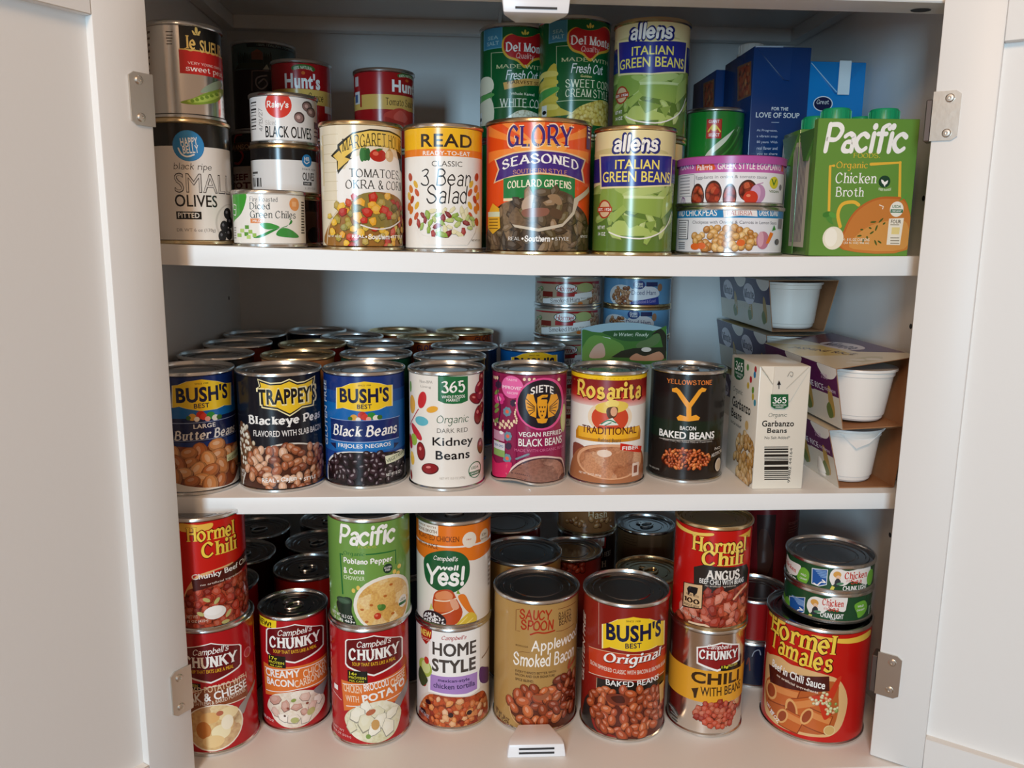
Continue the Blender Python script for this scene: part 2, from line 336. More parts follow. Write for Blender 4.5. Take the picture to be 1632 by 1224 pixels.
# ---------------------------------------------------------------- the cabinet
XL, XR, YF, YB, ZT, Z3, ZTOP = -.328, .402, -.045, .392, .497, -.243, .60
c = thing('pantry_cabinet', (0, 0, Z3-.12), 'white pantry cabinet with both doors open, holding all the canned food', 'cabinet')
OFF = Vector((0, 0, -(Z3-.12)))
def cpart(name, bm, m='@white_board', smooth=None, par=None):
    o = link(name, bm, m, par or c, smooth); 
    if not par: o.location = OFF
    return o
for x0, x1 in ((XL-.018, XL), (XR, XR+.018)):
    bm = bmesh.new(); box(bm, x0, x1, YF, YB+.012, Z3-.018, ZTOP, .0008, 1); sp = cpart('side_panel', bm)
    xin = XL if x1 == XL else XR; sg = 1 if x1 == XL else -1
    for y in (.046, .34):
        for z in (-.0595, .1526, .2734):
            ph = bmesh.new(); vs2 = [ph.verts.new((xin+sg*.0003, y+.0026*math.cos(t*math.pi/6), z+.0026*math.sin(t*math.pi/6))) for t in range(12)]; ph.faces.new(vs2 if sg < 0 else vs2[::-1]); cpart('pin_hole', ph, '@dark', None, sp)
bm = bmesh.new(); box(bm, XL, XR, YB, YB+.012, Z3-.018, ZTOP); cpart('back_panel', bm)
bm = bmesh.new(); box(bm, XL, XR, -.062, YB, Z3-.019, Z3, .0015, 2); cpart('bottom_panel', bm)
bm = bmesh.new(); box(bm, XL, XR, .0, YB, ZT, ZT+.016); cpart('top_panel', bm)
bm = bmesh.new(); box(bm, XL, XR, -.032, .002, .424, .53, .001, 1); rail = cpart('front_rail', bm)
hb = bmesh.new(); vs2 = [hb.verts.new((.352+.0085*math.cos(-t*math.pi/8), -.0095+.006*math.sin(-t*math.pi/8), .4237)) for t in range(16)]; hb.faces.new(vs2); cpart('screw_hole', hb, '@dark', None, rail)
bm = bmesh.new(); box(bm, XL+.016, XR-.016, .362, .377, .481, ZT, .0006, 1); cpart('back_rail', bm)
for x in (XL+.001, XR-.016):
    bm = bmesh.new(); box(bm, x, x+.015, .003, .377, .481, ZT, .0006, 1); cpart('side_rail', bm)
bm = bmesh.new(); box(bm, .012, .016, .003, .362, .4925, ZT, .0004, 1); cpart('top_divider', bm)
bm = bmesh.new(); box(bm, XL-.018, XR+.018, -.02, YB+.012, Z3-.12, Z3-.018); cpart('plinth', bm)
def shelf(prof, t, nm='shelf'):
    bm = bmesh.new(); tv = []; bv = []
    for x, z in prof:
        tv.append((bm.verts.new((x, 0, z)), bm.verts.new((x, YB-.002, z)))); bv.append((bm.verts.new((x, 0, z-t)), bm.verts.new((x, YB-.002, z-t))))
    for i in range(len(prof)-1):
        bm.faces.new([tv[i][0], tv[i+1][0], tv[i+1][1], tv[i][1]]); bm.faces.new([bv[i][1], bv[i+1][1], bv[i+1][0], bv[i][0]])
        bm.faces.new([bv[i][0], bv[i+1][0], tv[i+1][0], tv[i][0]]); bm.faces.new([tv[i][1], tv[i+1][1], bv[i+1][1], bv[i][1]])
    bm.faces.new([bv[0][1], bv[0][0], tv[0][0], tv[0][1]]); bm.faces.new([bv[-1][0], bv[-1][1], tv[-1][1], tv[-1][0]])
    fe = [e for e in bm.edges if all(abs(v.co.y) < 1e-6 for v in e.verts) and abs(e.verts[0].co.x-e.verts[1].co.x) > 1e-4]
    bmesh.ops.bevel(bm, geom=fe, offset=.0009, segments=2, affect='EDGES', profile=.5)
    return cpart(nm, bm, '@white_board', 40)
shelf([(XL+.0005, .2248), (-.30, .2248), (-.14, .2207), (.03, .2180), (.2, .2182), (.376, .2205), (XR-.0005, .2205)], .0172)
shelf([(XL+.0005, 0), (-.1, 0), (.1, 0), (.25, 0), (XR-.0005, 0)], .0158)
def catch(z, up):
    bm = bmesh.new(); s = 1 if up else -1; P = [(-.0275, -.0345), (.0275, -.0345), (.0275, -.0225), (.0165, 0), (-.0165, 0), (-.0275, -.0225)]
    cx = .0385 if up else .0275; y0 = 0 if up else -.0005; hgt = .0125 if up else .0165; lo, hi = [], []
    for x, y in P: lo.append(bm.verts.new((cx+x, y0+y, z))); hi.append(bm.verts.new((cx+x*(.94 if y < -.03 else .9), y0+y+(.0012 if y < -.03 else -.001), z+s*hgt)))
    n = len(P); A = [bm.faces.new([lo[i], lo[(i+1) % n], hi[(i+1) % n], hi[i]]) for i in range(n)]; bm.faces.new(hi); bm.faces.new(lo[::-1])
    bmesh.ops.recalc_face_normals(bm, faces=bm.faces[:]); bmesh.ops.bevel(bm, geom=bm.edges[:], offset=.0012, segments=2, affect='EDGES', profile=.5)
    o = cpart('magnetic_catch', bm, '@plastic', 35); g = bmesh.new()
    for dz in ((.0086, .0045) if up else (.0130, .0055)):
        box(g, cx-.0165, cx+.0165, y0-.0352+(.0012*dz/hgt), y0-.0325, z+s*dz-.0008, z+s*dz+.0008)
    cpart('slot', g, '@dark', None, o)
catch(Z3, True); catch(.424, False)
def door(X, sgn, ang):
    a = math.radians(ang); dr = Vector((sgn*math.sin(a), -math.cos(a), 0)); n = Vector((-sgn*math.cos(a), -math.sin(a), 0)); z0, z1 = -.2418, .43; Wd = .36; st = .0443; T = .0195
    d = bpy.data.objects.new('cabinet_door', None); col.objects.link(d); d.parent = c; d.location = Vector((X, YF, 0))+OFF
    # door space: x along width, y = out of the inner face, z up
    M = Matrix(((dr.x, n.x, 0, 0), (dr.y, n.y, 0, 0), (0, 0, 1, 0), (0, 0, 0, 1)))
    bm = bmesh.new()
    if n.cross(dr).z < 0: pass
    zt, zb = .3862, -.2078
    box(bm, 0, st, -T, 0, z0, z1, .0012, 2, M); box(bm, Wd-st, Wd, -T, 0, z0, z1, .0012, 2, M); box(bm, st, Wd-st, -T, 0, zt, z1, .0006, 1, M); box(bm, st, Wd-st, -T, 0, z0, zb, .0006, 1, M)
    bmesh.ops.recalc_face_normals(bm, faces=bm.faces[:]); link('door_frame', bm, '@white_paint', d, 40)
    bm = bmesh.new(); box(bm, st-.004, Wd-st+.004, -.0140, -.0076, zb-.004, zt+.004, 0, 1, M); bmesh.ops.recalc_face_normals(bm, faces=bm.faces[:]); link('door_panel', bm, '@white_paint', d)
    for zc, h in ((.3335, .0385), (-.1572, .0415)):
        bm = bmesh.new(); P = [(-.004, -1), (.0118, -1), (.0160, -.85), (.0162, .85), (.0122, 1), (-.004, 1)]; lo = [bm.verts.new(M @ Vector((.003+x, .0002, zc+z*h/2))) for x, z in P]; hi = [bm.verts.new(M @ Vector((.003+x, .0016, zc+z*h/2))) for x, z in P]
        k = len(P)
        for i in range(k): bm.faces.new([lo[i], lo[(i+1) % k], hi[(i+1) % k], hi[i]])
        bm.faces.new(hi); bm.faces.new(lo[::-1])
        bmesh.ops.recalc_face_normals(bm, faces=bm.faces[:]); hg = link('hinge', bm, '@steel', d, 35)
        if sgn > 0:
            bm = bmesh.new(); box(bm, -.0062, -.0012, -.017, -.0004, zc-h*.5, zc+h*.36, .0008, 1, M); bmesh.ops.recalc_face_normals(bm, faces=bm.faces[:]); link('hinge_arm', bm, '@arm', d, 35)
        bm = bmesh.new()
        for dz in (.0136, -.0136):
            s = lathe([(.0034, 0), (.0034, .0006), (.0026, .0013), (.0011, .0014), (.0010, .0007), (0, .0006)], 16)
            R = M @ Matrix.Translation((.0112, .0016, zc+dz)) @ Matrix.Rotation(-math.pi/2, 4, 'X')
            me_ = bpy.data.meshes.new('tmp'); s.to_mesh(me_); s.free(); me_.transform(R); bm.from_mesh(me_); bpy.data.meshes.remove(me_)
        bmesh.ops.recalc_face_normals(bm, faces=bm.faces[:]); link('hinge_screws', bm, '@steel', d, 35)
door(-.2690, -1, 34.0); door(.3517, 1, 52.5)
# the room behind
bm = bmesh.new(); box(bm, -2.2, 2.2, YB+.0125, YB+.05, Z3-.12, 1.6); tag(link('wall_back', bm, '@wall'), 'plain wall behind the pantry cabinet', 'wall', None, 'structure')
bm = bmesh.new(); box(bm, -2.2, 2.2, -2.4, YB+.05, Z3-.14, Z3-.12); tag(link('floor', bm, '@wood'), 'brown floor below the pantry cabinet', 'floor', None, 'structure')
# ---------------------------------------------------------------- cans
CAMXY = (-0.0279, -0.7152)
def pull_tab(H, parent, m, ang=.5):
    bm = bmesh.new(); z = H-.0026; ring = []
    for i in range(20):
        t = 2*math.pi*i/20; ring.append((.0095*math.cos(t)*1.0, -.002+.0062*math.sin(t), z))
    tube(bm, ring, .0011, 6, True)
    box(bm, -.0052, .0052, .003, .0125, z-.0008, z+.0006, .0005, 1); lathe([(.0036, -.001), (.0036, .0008), (.0022, .0014), (0, .0014)], 14, bm, 0, (0, .0105, z))
    bmesh.ops.recalc_face_normals(bm, faces=bm.faces[:]); o = link('pull_tab', bm, m, parent, 40); o.rotation_euler = (0, 0, ang); return o
def can(name, label, cat, group, X, Y, z, R, H, ring, base, art, tab=0):
    ang = math.atan2(CAMXY[1]-Y, CAMXY[0]-X)+math.pi/2
    t = thing(name, (X, Y, z), label, cat, group, ang); m = '@tin' if ring == 'purple' else '@'+ring
    w = R-.0020
    bm = lathe([(0, .0026), (R-.0055, .0026), (R-.0042, .0006), (R-.0010, 0), (R, .0008), (R, .0027), (R-.0013, .0035), (w, .0044), (w, H-.0048), (R-.0013, H-.0039), (R, H-.0031), (R, H-.0008), (R-.0008, H), (R-.0017, H), (R-.0022, H-.0008), (R-.0026, H-.0034)])
    link('can_body', bm, m, t, 50)
    r = R-.0026; d = H-.0040
    if ring == 'purple': pr = [(R+.0006, H-.006), (R+.0006, H+.0004), (R-.001, H+.0012), (0, H+.0012)]
    else: pr = [(r, H-.0034), (r-.0006, d), (r-.0035, d+.0001), (r-.0042, d+.0010), (r-.0068, d+.0011), (r-.0076, d+.0002), (r*.66, d+.0002), (r*.64, d-.0005), (r*.60, d-.0005), (r*.58, d+.0001), (0, d+.0001)]
    lid = link('lid', lathe(pr), '@purple' if ring == 'purple' else m+'lid', t, 30)
    if tab: pull_tab(H, lid, m, tab)
    b = 3.9 if H > .06 else 3.6
    curved_label(R-.0012, art, base, b, H*1000-b-.3, t, 'can_label' if base == '@tinlabel' else 'paper_label')
    if label.startswith('dented'):
        for o in t.children:
            for v in o.data.vertices:
                x, y, zz = v.co
                if zz < .024 and x*x+y*y > .0004:
                    f = math.exp(-((math.atan2(y, x)+math.pi/2+.42)/.5)**2)*(1-zz/.024)**1.3; v.co = (x*(1-.085*f), y*(1-.085*f), zz+.0042*f)
    return t
CANS = [
('vegetable_can','silver can of sweet peas with black and red bands on the olive can','can',None,-0.2712,0.0447,0.3291,0.0322,0.0778,'tin','@tinlabel',[('r','181613',-3.3,52,92.8,78.3),('r','b8221f',-4.2,35.9,91.3,54.6),('r','c9a558',-3.7,54.6,92.2,55.6),('t','d9b262','le',5.5,60.8,7.8,10.97,'F',0,0),('t','d9b262','SUEUR',26.4,59.1,27,10.16,'n',0,0),('e','d9b262',10.6,71.3,1.2,2.9,0),('e','d9b262',8.4,68.9,.8,2.2,35),('e','d9b262',12.8,69.4,.9,2.2,-35),('r','d9b262',8,67.4,13.2,68.2),('l','d9b262',.64,[.7,55.9,4.7,54.3,8.9,55.7],1),('t','f0d8d0','VERY YOUNG SMALL',20.2,44.7,36,2.2,'f',0,0),('t','f2ece6','sweet peas',20.4,39.3,40,5.7,'f',0,0),('p','7d9a35',[-5.4,12.7,5.3,16.7,17.5,22.7,35.3,28.2,40.9,26.3,28.7,16.8,12.7,12.3,2.3,11.3],1),('p','a9c257',[.6,14.4,13.1,18.9,31.2,24.8,33.9,22.4,17,15.2,4.2,12.9],1),('e','6b8a2b',4.3,14.3,1.6,1.4,0),('e','6b8a2b',8.2,15.7,1.6,1.4,0),('e','6b8a2b',12.4,17.2,1.7,1.4,0),('e','6b8a2b',16.9,18.8,1.9,1.4,0),('e','6b8a2b',21.8,20.5,2.1,1.4,0),('e','6b8a2b',27.8,22.5,2.7,1.4,0),('p','8fa08a',[11.3,21.9,17.9,28.4,32.2,34.5,38.5,31.2,22.3,24.4],1),('r','6b675f',-13.7,67.8,-8,68.6),('r','6b675f',-13.4,65.1,-8.5,65.9),('r','6b675f',-13.8,62.8,-8.5,63.7),('r','6b675f',-13.2,60.6,-9.3,61.4),('r','6b675f',-13.7,58.3,-9.1,59.1),('r','4c4540',-35.2,68.3,-30.7,70),('r','4c4540',-35.7,63.4,-31.3,65.1),('r','4c4540',-36.3,58.4,-32,60.2),('r','4c4540',-36.8,53.4,-32.6,55.2),('r','4c4540',-37.4,48.3,-33.3,50.2),('r','4c4540',-37.8,43.3,-34.1,45.1),('r','4c4540',-38.3,38.2,-34.7,40.1),('r','4c4540',-38.9,33.2,-35.3,35),('r','4c4540',-39.4,28.1,-35.7,29.9)],0),
('olive_can','large black and white olive can with round blue badge at left end','can',None,-0.2718,0.0467,0.2241,0.0347,0.1051,'gold','e9e2da',[('r','1d1a18',-999,82.2,999,105.7),('e','2b7fb8',-1,82.5,12.9,12.8,0),('e','3488c2',-1,82.5,12.3,12.2,0),('t','f4f2ee','HAPPY',-.4,86,13.8,6.61,'b',6,0),('t','f4f2ee','BELLY',.7,79.7,12.9,6.45,'b',6,0),('l','f4f2ee',1.32,[-9.2,80.3,-6.9,75.7,-2.5,73.6,3.1,75.4],1),('t','2a2624','black ripe',1.7,64.6,31.7,7.65,'h',0,0),('t','2a2624','SMALL',13.4,51.8,55.3,16.45,'b',0,0),('t','d9d2cc','SMALL',13.3,51.8,54.2,15,'t',0,0),('t','1d1a18','OLIVES',3.2,37,35.9,10.18,'b',0,0),('r','1d1a18',-14.2,21.4,6.4,27.9),('t','f4f2ee','PITTED',-4,24.7,17.4,4.37,'b',0,0),('t','8a837d','DR WT 6 oz (170g)',1.8,11.9,32.7,3.53,'s',0,0),('e','cfc8c0',36.2,18.3,17.9,17.2,0),('e','e4ddd5',37.3,18.4,17,16.2,0),('e','141215',33.8,26.9,5.9,5.2,0),('e','6a6a70',32.3,28.2,1.8,1.4,0),('e','141215',28.1,15.7,5.1,5.2,0),('e','6a6a70',26.6,17.1,1.4,1.4,0),('e','141215',25.2,7.2,4.6,5.2,0),('e','6a6a70',24,8.6,1.3,1.4,0),('e','141215',37,19.4,5.8,5.3,0),('e','6a6a70',36.3,20.8,1.9,1.4,0),('e','141215',34.7,9.2,5.9,5.3,0),('e','6a6a70',33.4,10.6,1.9,1.4,0)],0),
('chile_can','short white can of diced green chiles at the front of the shelf','can',None,-0.2027,0.0382,0.2223,0.0322,0.0487,'tin','eeebe5',[('p','3f9a34',[-40.7,46.4,-21.1,46.1,-21,37.4,-27.1,27.8,-37.9,22.9,-42.5,22.9],1),('l','f4f2ee',.78,[-39.1,36.6,-33.5,35.6,-34,31.7,-39.4,32.2,-39.2,36.1],0),('l','f4f2ee',.88,[-39.8,27.8,-35.3,27.3,-34.1,30.8],1),('t','5a5f63','Fire Roasted',-4.7,40.6,24.1,4.23,'f',0,0),('t','33403f','Diced',-8.1,35,17.9,5.97,'f',0,0),('t','33403f','Green Chiles',3.8,28,41.1,6.6,'f',0,0),('r','e08a4e',-16.6,20.5,-5.4,24.4),('t','f4f2ee','MILD',-10.9,22.4,7.1,2.13,'b',0,0),('e','e79a52',23.6,37.1,5.8,5.7,0),('r','f1b77e',20.7,35.2,25.6,39.3),('p','2f8a3a',[-14.6,8.3,-6.5,8.9,8.3,16.4,19.3,20.5,18.8,23.5,14.6,18,2.4,15.4,-6.4,11.4],1),('p','3f9a44',[-7.9,20.1,-.2,20.7,8.3,17.4,.5,15.3,-5.2,16.2],1),('p','3d9442',[5.1,10.5,9.3,16.4,17.9,15.6,27.8,9.2,16.4,8.6],1),('l','3a8a3a',.79,[18.1,20.5,20,22.5,17.7,24.4],1),('r','9ac05a',-33.5,8.6,-27.3,11.7),('r','b9d67e',-28.5,12.5,-23.5,15.7),('r','5f9a3e',-23.5,9.6,-19.3,12.8),('r','9ac05a',-19,11.6,-15.2,14.8),('r','b9d67e',-21.1,7.2,-17.1,10.3),('r','5f9a3e',-22.5,15.5,-18.4,18.6),('r','9ac05a',-15.2,8.7,-11.7,11.9),('r','4a4642',33.5,38.6,39.1,39.8),('r','4a4642',33.3,36.2,39.9,37.4),('r','4a4642',33.2,33.8,38.8,35),('r','4a4642',33,31.4,39.7,32.6),('r','4a4642',32.8,29,38.6,30.2),('r','4a4642',32.6,26.6,39.4,27.8),('r','4a4642',32.4,24.2,38.3,25.4),('r','4a4642',32.3,21.8,39.3,23),('r','4a4642',32.1,19.4,38,20.6),('r','4a4642',31.9,16.9,39.1,18.2),('r','4a4642',31.8,14.5,37.8,15.7),('r','4a4642',31.6,12.1,38.8,13.3),('r','a8a39d',-40.7,16,-35.4,17),('r','a8a39d',-40.8,13.9,-35.5,14.8),('r','a8a39d',-41,11.7,-35.6,12.7),('r','a8a39d',-41.2,9.5,-35.9,10.5),('r','a8a39d',-41.3,7.3,-36,8.3)],0),
('olive_can','short white can with handwritten date, topmost of the olive stack','can',None,-0.2012,0.1070,0.3159,0.0321,0.0460,'tin','e6e4e2',[('e','d63a2c',-4.8,34.8,12.2,12,0),('t','f4f2ee',"Raley's",-5.5,33.8,20.1,8.31,'H',0,0),('r','2c2a2c',-38.3,36.8,-27.8,38),('r','2c2a2c',-38.4,34.5,-28,35.1),('r','2c2a2c',-38.7,30.5,-28.3,32.1),('r','2c2a2c',-38.9,28.4,-28.4,29.2),('r','2c2a2c',-39,25.6,-28.7,26.2),('r','2c2a2c',-39.3,21.8,-28.9,23.2),('r','2c2a2c',-39.4,19.6,-29.1,20.2),('r','2c2a2c',-39.8,16,-29.4,17.2),('r','2c2a2c',-40,13.4,-29.6,14.2),('t','16161c','4/13/27',-22.9,21.4,20.5,5.6,'h',90,0),('t','a7a3a0','Sliced',-12.4,18.8,10.7,4.48,'f',0,0),('t','1a1a1c','BLACK OLIVES',5,10.7,45.7,10.28,'n',0,0),('e','4a3a38',24.2,35.2,6.7,4.9,0),('e','8d706c',23.4,34.8,5.2,3.9,0),('e','c9a9a3',22.6,35.4,2.2,1.7,0),('e','4a3a38',29.6,30.8,7.2,4.5,0),('e','8d706c',29.1,30.4,5.9,3.6,0),('e','c9a9a3',28,30.9,2.5,1.6,0),('e','4a3a38',14.5,24.4,5.4,5.1,0),('e','8d706c',14,24,4.3,4,0),('e','c9a9a3',13.5,24.6,1.9,1.8,0),('r','55524f',33.4,16.3,46.1,22.6),('r','55524f',32.9,13.1,45.8,14.2),('r','55524f',32.7,8.9,45.5,10)],0),
('olive_can','short grey and black olive can, middle of the small stack','can',None,-0.2017,0.1070,0.2695,0.0329,0.0464,'gold','e2e0de',[('r','1c1a1a',-999,32.2,999,43.1),('e','2b7fb8',21.8,32.4,5.9,5.8,0),('l','f4f2ee',.84,[18.4,31.6,20.9,29.7,24.6,31.6],1),('t','f4f2ee','HB',21.6,34,5.6,3.59,'b',0,0),('t','3a3634','black ripe',24.7,24.4,17.1,2.76,'h',0,0),('t','222022','OLIVES',23.4,17.8,14.5,7.39,'n',0,0),('r','222022',16.5,9.8,26.4,13),('t','f4f2ee','SLICED',21.2,11.4,6.9,1.7,'b',0,0),('t','8a8683','2.25 OZ',25.1,7.1,14.2,1.71,'s',0,0),('r','55524f',-38.9,19.7,-28.8,21.6),('r','77736f',-39,18,-33.6,18.5),('r','2c2a2c',-39.6,7.9,-38.5,16.2),('r','2c2a2c',-37,7.9,-35.4,16.2),('r','2c2a2c',-34.2,7.9,-33.1,16.1),('r','2c2a2c',-31,7.8,-28.8,16),('r','2c2a2c',-28.3,7.7,-27.2,15.9),('r','2c2a2c',-25.8,7.6,-24.4,15.8)],0),
('olive_can','short dark brown can at the bottom of the small stack','can',None,-0.2034,0.1070,0.2223,0.0334,0.0472,'gold','2a211d',[('r','4a342c',-999,-.3,999,32.7),('r','161415',24.2,34.6,39,49.8),('e','1a1112',30.3,10.6,8.9,7.7,0)],0),
('beef_can','dark can with red swirl and BEEF lettering behind the olives','can',None,-0.2747,0.3350,0.2242,0.0386,0.1291,'tin','17120f',[('l','a5281f',3.03,[-27.4,124.9,-35.7,124.5,-41.5,118.8,-39.8,112.6,-28.8,104.3,-27.1,98.2,-34.4,91.5,-44.3,92.6],1),('r','5a3a22',-46.5,105.8,-10.6,115.7),('t','c9a27a','SWANSON',-32.1,110.4,41.3,5.48,'b',0,0),('r','d8cbbf',-51.8,61.2,-12.3,88.2),('t','6a1f18','BEEF',-36.2,75.7,31,7.74,'x',0,0),('t','6a1f18','POT',-35.1,65.9,34.8,7.77,'x',0,0)],0),
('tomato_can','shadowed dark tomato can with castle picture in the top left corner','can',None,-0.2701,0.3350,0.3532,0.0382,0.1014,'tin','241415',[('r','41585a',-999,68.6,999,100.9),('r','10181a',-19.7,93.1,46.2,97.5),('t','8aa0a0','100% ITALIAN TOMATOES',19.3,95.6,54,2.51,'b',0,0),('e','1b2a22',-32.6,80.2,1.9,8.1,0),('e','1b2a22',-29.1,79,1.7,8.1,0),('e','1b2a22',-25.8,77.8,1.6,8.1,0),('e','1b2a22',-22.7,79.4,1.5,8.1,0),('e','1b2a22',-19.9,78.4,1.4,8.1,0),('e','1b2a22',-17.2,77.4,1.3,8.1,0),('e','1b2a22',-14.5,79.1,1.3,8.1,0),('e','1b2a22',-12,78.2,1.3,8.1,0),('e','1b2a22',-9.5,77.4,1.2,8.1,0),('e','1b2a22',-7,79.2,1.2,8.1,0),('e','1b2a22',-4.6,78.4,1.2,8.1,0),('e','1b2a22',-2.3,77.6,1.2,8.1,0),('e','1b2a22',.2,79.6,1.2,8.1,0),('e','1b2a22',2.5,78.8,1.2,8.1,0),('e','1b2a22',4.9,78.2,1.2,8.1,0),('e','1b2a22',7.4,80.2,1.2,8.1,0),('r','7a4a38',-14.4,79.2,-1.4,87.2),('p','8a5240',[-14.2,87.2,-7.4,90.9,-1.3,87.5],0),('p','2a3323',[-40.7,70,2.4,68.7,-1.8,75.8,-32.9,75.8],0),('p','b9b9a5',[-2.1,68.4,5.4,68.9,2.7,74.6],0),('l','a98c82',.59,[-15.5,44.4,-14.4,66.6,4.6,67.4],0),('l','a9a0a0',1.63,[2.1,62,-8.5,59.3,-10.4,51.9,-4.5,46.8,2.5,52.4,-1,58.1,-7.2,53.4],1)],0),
('tomato_sauce_can','red tomato sauce can behind the handwritten olive can','can',None,-0.2078,0.2350,0.3326,0.0329,0.0835,'tin','a5161a',[('r','dcb45c',-999,37.7,999,53.1),('e','3d6a2c',2.5,73.8,12.7,4.3,0),('e','a5161a',2.3,70.7,10.4,3.1,0),('t','dfe6c8','100% NATURAL',2.4,74.4,20,3.4,'b',0,1.4),('e','d0662c',2.1,69.3,2,1.8,0),('t','f4f2ee',"Hunt's",1.4,61.3,38.9,15.96,'x',0,0),('t','2a1812','Tomato Sauce',3.2,45.6,43.1,8.82,'f',0,0),('r','d8cfc6',26.8,30.8,43.6,38.1)],0),
('tomato_sauce_can','red tomato sauce can standing alone above the okra can','can',None,-0.1159,0.2150,0.3218,0.0333,0.0835,'tin','a5161a',[('r','dcae5a',-999,42,999,56.9),('e','3d6a2c',29.5,76.5,15.2,3.5,0),('e','a5161a',29,74,12.8,2.5,0),('t','dfe6c8','100% NATURAL',29,77,24.8,2.77,'b',0,1.2),('e','d0662c',27.3,72.8,2.6,1.5,0),('t','f4f2ee',"Hunt's",29.7,66.2,42.7,12.95,'x',0,0),('t','2a1812','Tomato Sauce',20.4,49.8,38,7.77,'f',0,0),('r','c9b8b4',-38.8,66.2,-31.5,75.9),('r','d9d4d2',-40.1,48.2,-29.5,60.7),('r','3a5a8a',-39.4,49.8,-32.9,58),('r','a5161a',-28.9,44.6,-26.5,57.6),('p','c23a30',[-.8,36.2,7.1,40.9,16.9,43.9,29.3,42,44.9,39.6,42.9,28.4,4.6,25.5],1),('p','d4564a',[9.4,34.5,16.9,41.7,24,38.1,27.2,33,16.7,27.5],1),('p','a8241f',[.3,34.1,11.7,31.4,25.4,28.3,4.6,26.6],1)],0),
('vegetable_can','cream can of tomatoes, okra and corn with yellow ribbon banner','can',None,-0.1215,0.0492,0.2204,0.0372,0.1099,'gold','e6dcc4',[('r','f4f2ee',-23.2,2.8,45.9,69),('r','cbbd98',-40.2,98.1,-20.5,98.5),('r','cbbd98',-40.6,89.8,-20.8,90.2),('r','cbbd98',-40.9,82,-21.1,82.4),('r','cbbd98',-41.3,74.6,-21.3,75),('r','cbbd98',-41.8,66.6,-21.6,67),('r','cbbd98',-42.1,58.7,-21.8,59.1),('r','cbbd98',-42.5,50.7,-22.1,51.1),('r','cbbd98',-42.8,42.6,-22.4,43),('r','d9c79a',-44.4,55.4,-40.4,98.4),('p','2c2a22',[-21.6,64.8,-21.4,89.4,-7,99.4,8.1,102.8,26.6,102.9,53.4,98.4,53,67,43.4,71.1,36.2,86.9,21,89.1,3.7,88.5,-7.4,83.4,-10.6,76.5],0),('p','2c2a22',[-22.2,66.8,-22.5,76.7,-29.1,80.4,-20.9,86.5,-15.9,81.4,-7.5,77.5],0),('p','e2c063',[-21.5,68.3,-21.3,75.7,-26.3,80.3,-19.8,84.5,-14.8,79,-9.6,77.3],0),('p','e8c65e',[-16,78,-19.3,87.9,-7,98,8,101.4,26.6,101.4,52,97.2,50,83.3,40.5,86.3,23.6,88.3,7.8,88.7,-5.3,85.4],0),('p','f4f2ee',[-10.6,76.5,3.6,83.1,21,84.6,40.4,79.2,44.2,67,43.7,48.5,-16.9,46.9,-19.3,60.8],0),('t','2b2a1c','MARGARET HOLMES',18.4,92.4,70.2,11.75,'f',0,5.4),('t','3a3420','Homestyle Made Easy',15.1,88.8,23.8,2.16,'f',0,.8),('e','2f6b35',3.1,81.7,3.2,5.7,0),('e','3b7a40',.6,81.1,2.2,5.9,0),('e','2a6030',5.8,81.6,2,5.4,0),('r','5a7a3a',2.2,85.4,4.2,87.3),('e','b5281c',14.9,81.2,7.8,5.4,0),('e','dd6a52',12.4,82.6,2.7,1.8,0),('p','4a6a2c',[11.9,86,14.6,84.2,19.8,87,15.7,87.2],0),('e','d9b98a',26.5,81.5,4.8,5.2,0),('e','ead2aa',24.5,82.4,1.6,3,0),('p','b99a64',[24.2,85.9,26.3,88.5,29.2,85.8],0),('t','33302c','TOMATOES,',15.4,65.7,52.6,8.13,'f',0,0),('t','33302c','OKRA & CORN',16,56.3,60.8,8.17,'f',0,0),('p','9a6a2e',[-39.7,4.2,-34.4,21.8,-17.1,38.9,.9,48,15.6,50.5,35.1,47.3,47.6,38.2,46.8,4.8],1),('l','e0d2b8',1.04,[-38.5,5.3,-33.5,21.8,-16.5,38.4,.9,47.5],1),('n','7a4a1a',9.7,24.1,44,23.2,75,7.7,1.1,['e0a02c','d8b84a','c8301f','c84a30','a8963c','e8b83a','96904a','b02a1c','b8a050'],3,1),('p','8c7a3a',[-9.6,33.9,-3.2,47,15.5,49.5,31.2,37.9,34.6,27.7,24.8,21.3,2.3,21],1),('n','5a4a22',13.6,35.3,21.2,13.1,16,9.3,1.1,['e8a830','b0984a','c23020','8a8040','e8b040','6f6a3a'],8,1),('l','e8e4dc',1.21,[-1.7,22,10.5,18.6,24.8,20.3,38.8,26.2],1),('t','f4f2ee','REAL',-4,12.2,10.7,2.63,'b',0,0),('t','f4f2ee','Southern',14.1,12,19.8,4.69,'H',0,0),('t','f4f2ee','STYLE',34.9,12.1,15.6,2.71,'b',0,0),('e','f4f2ee',2.6,11.9,.8,.8,0),('e','f4f2ee',26,11.9,1.1,.8,0),('t','f0ead8','NET WT 14.5 OZ',-26.2,12.1,15.5,1.83,'b',0,0)],0),
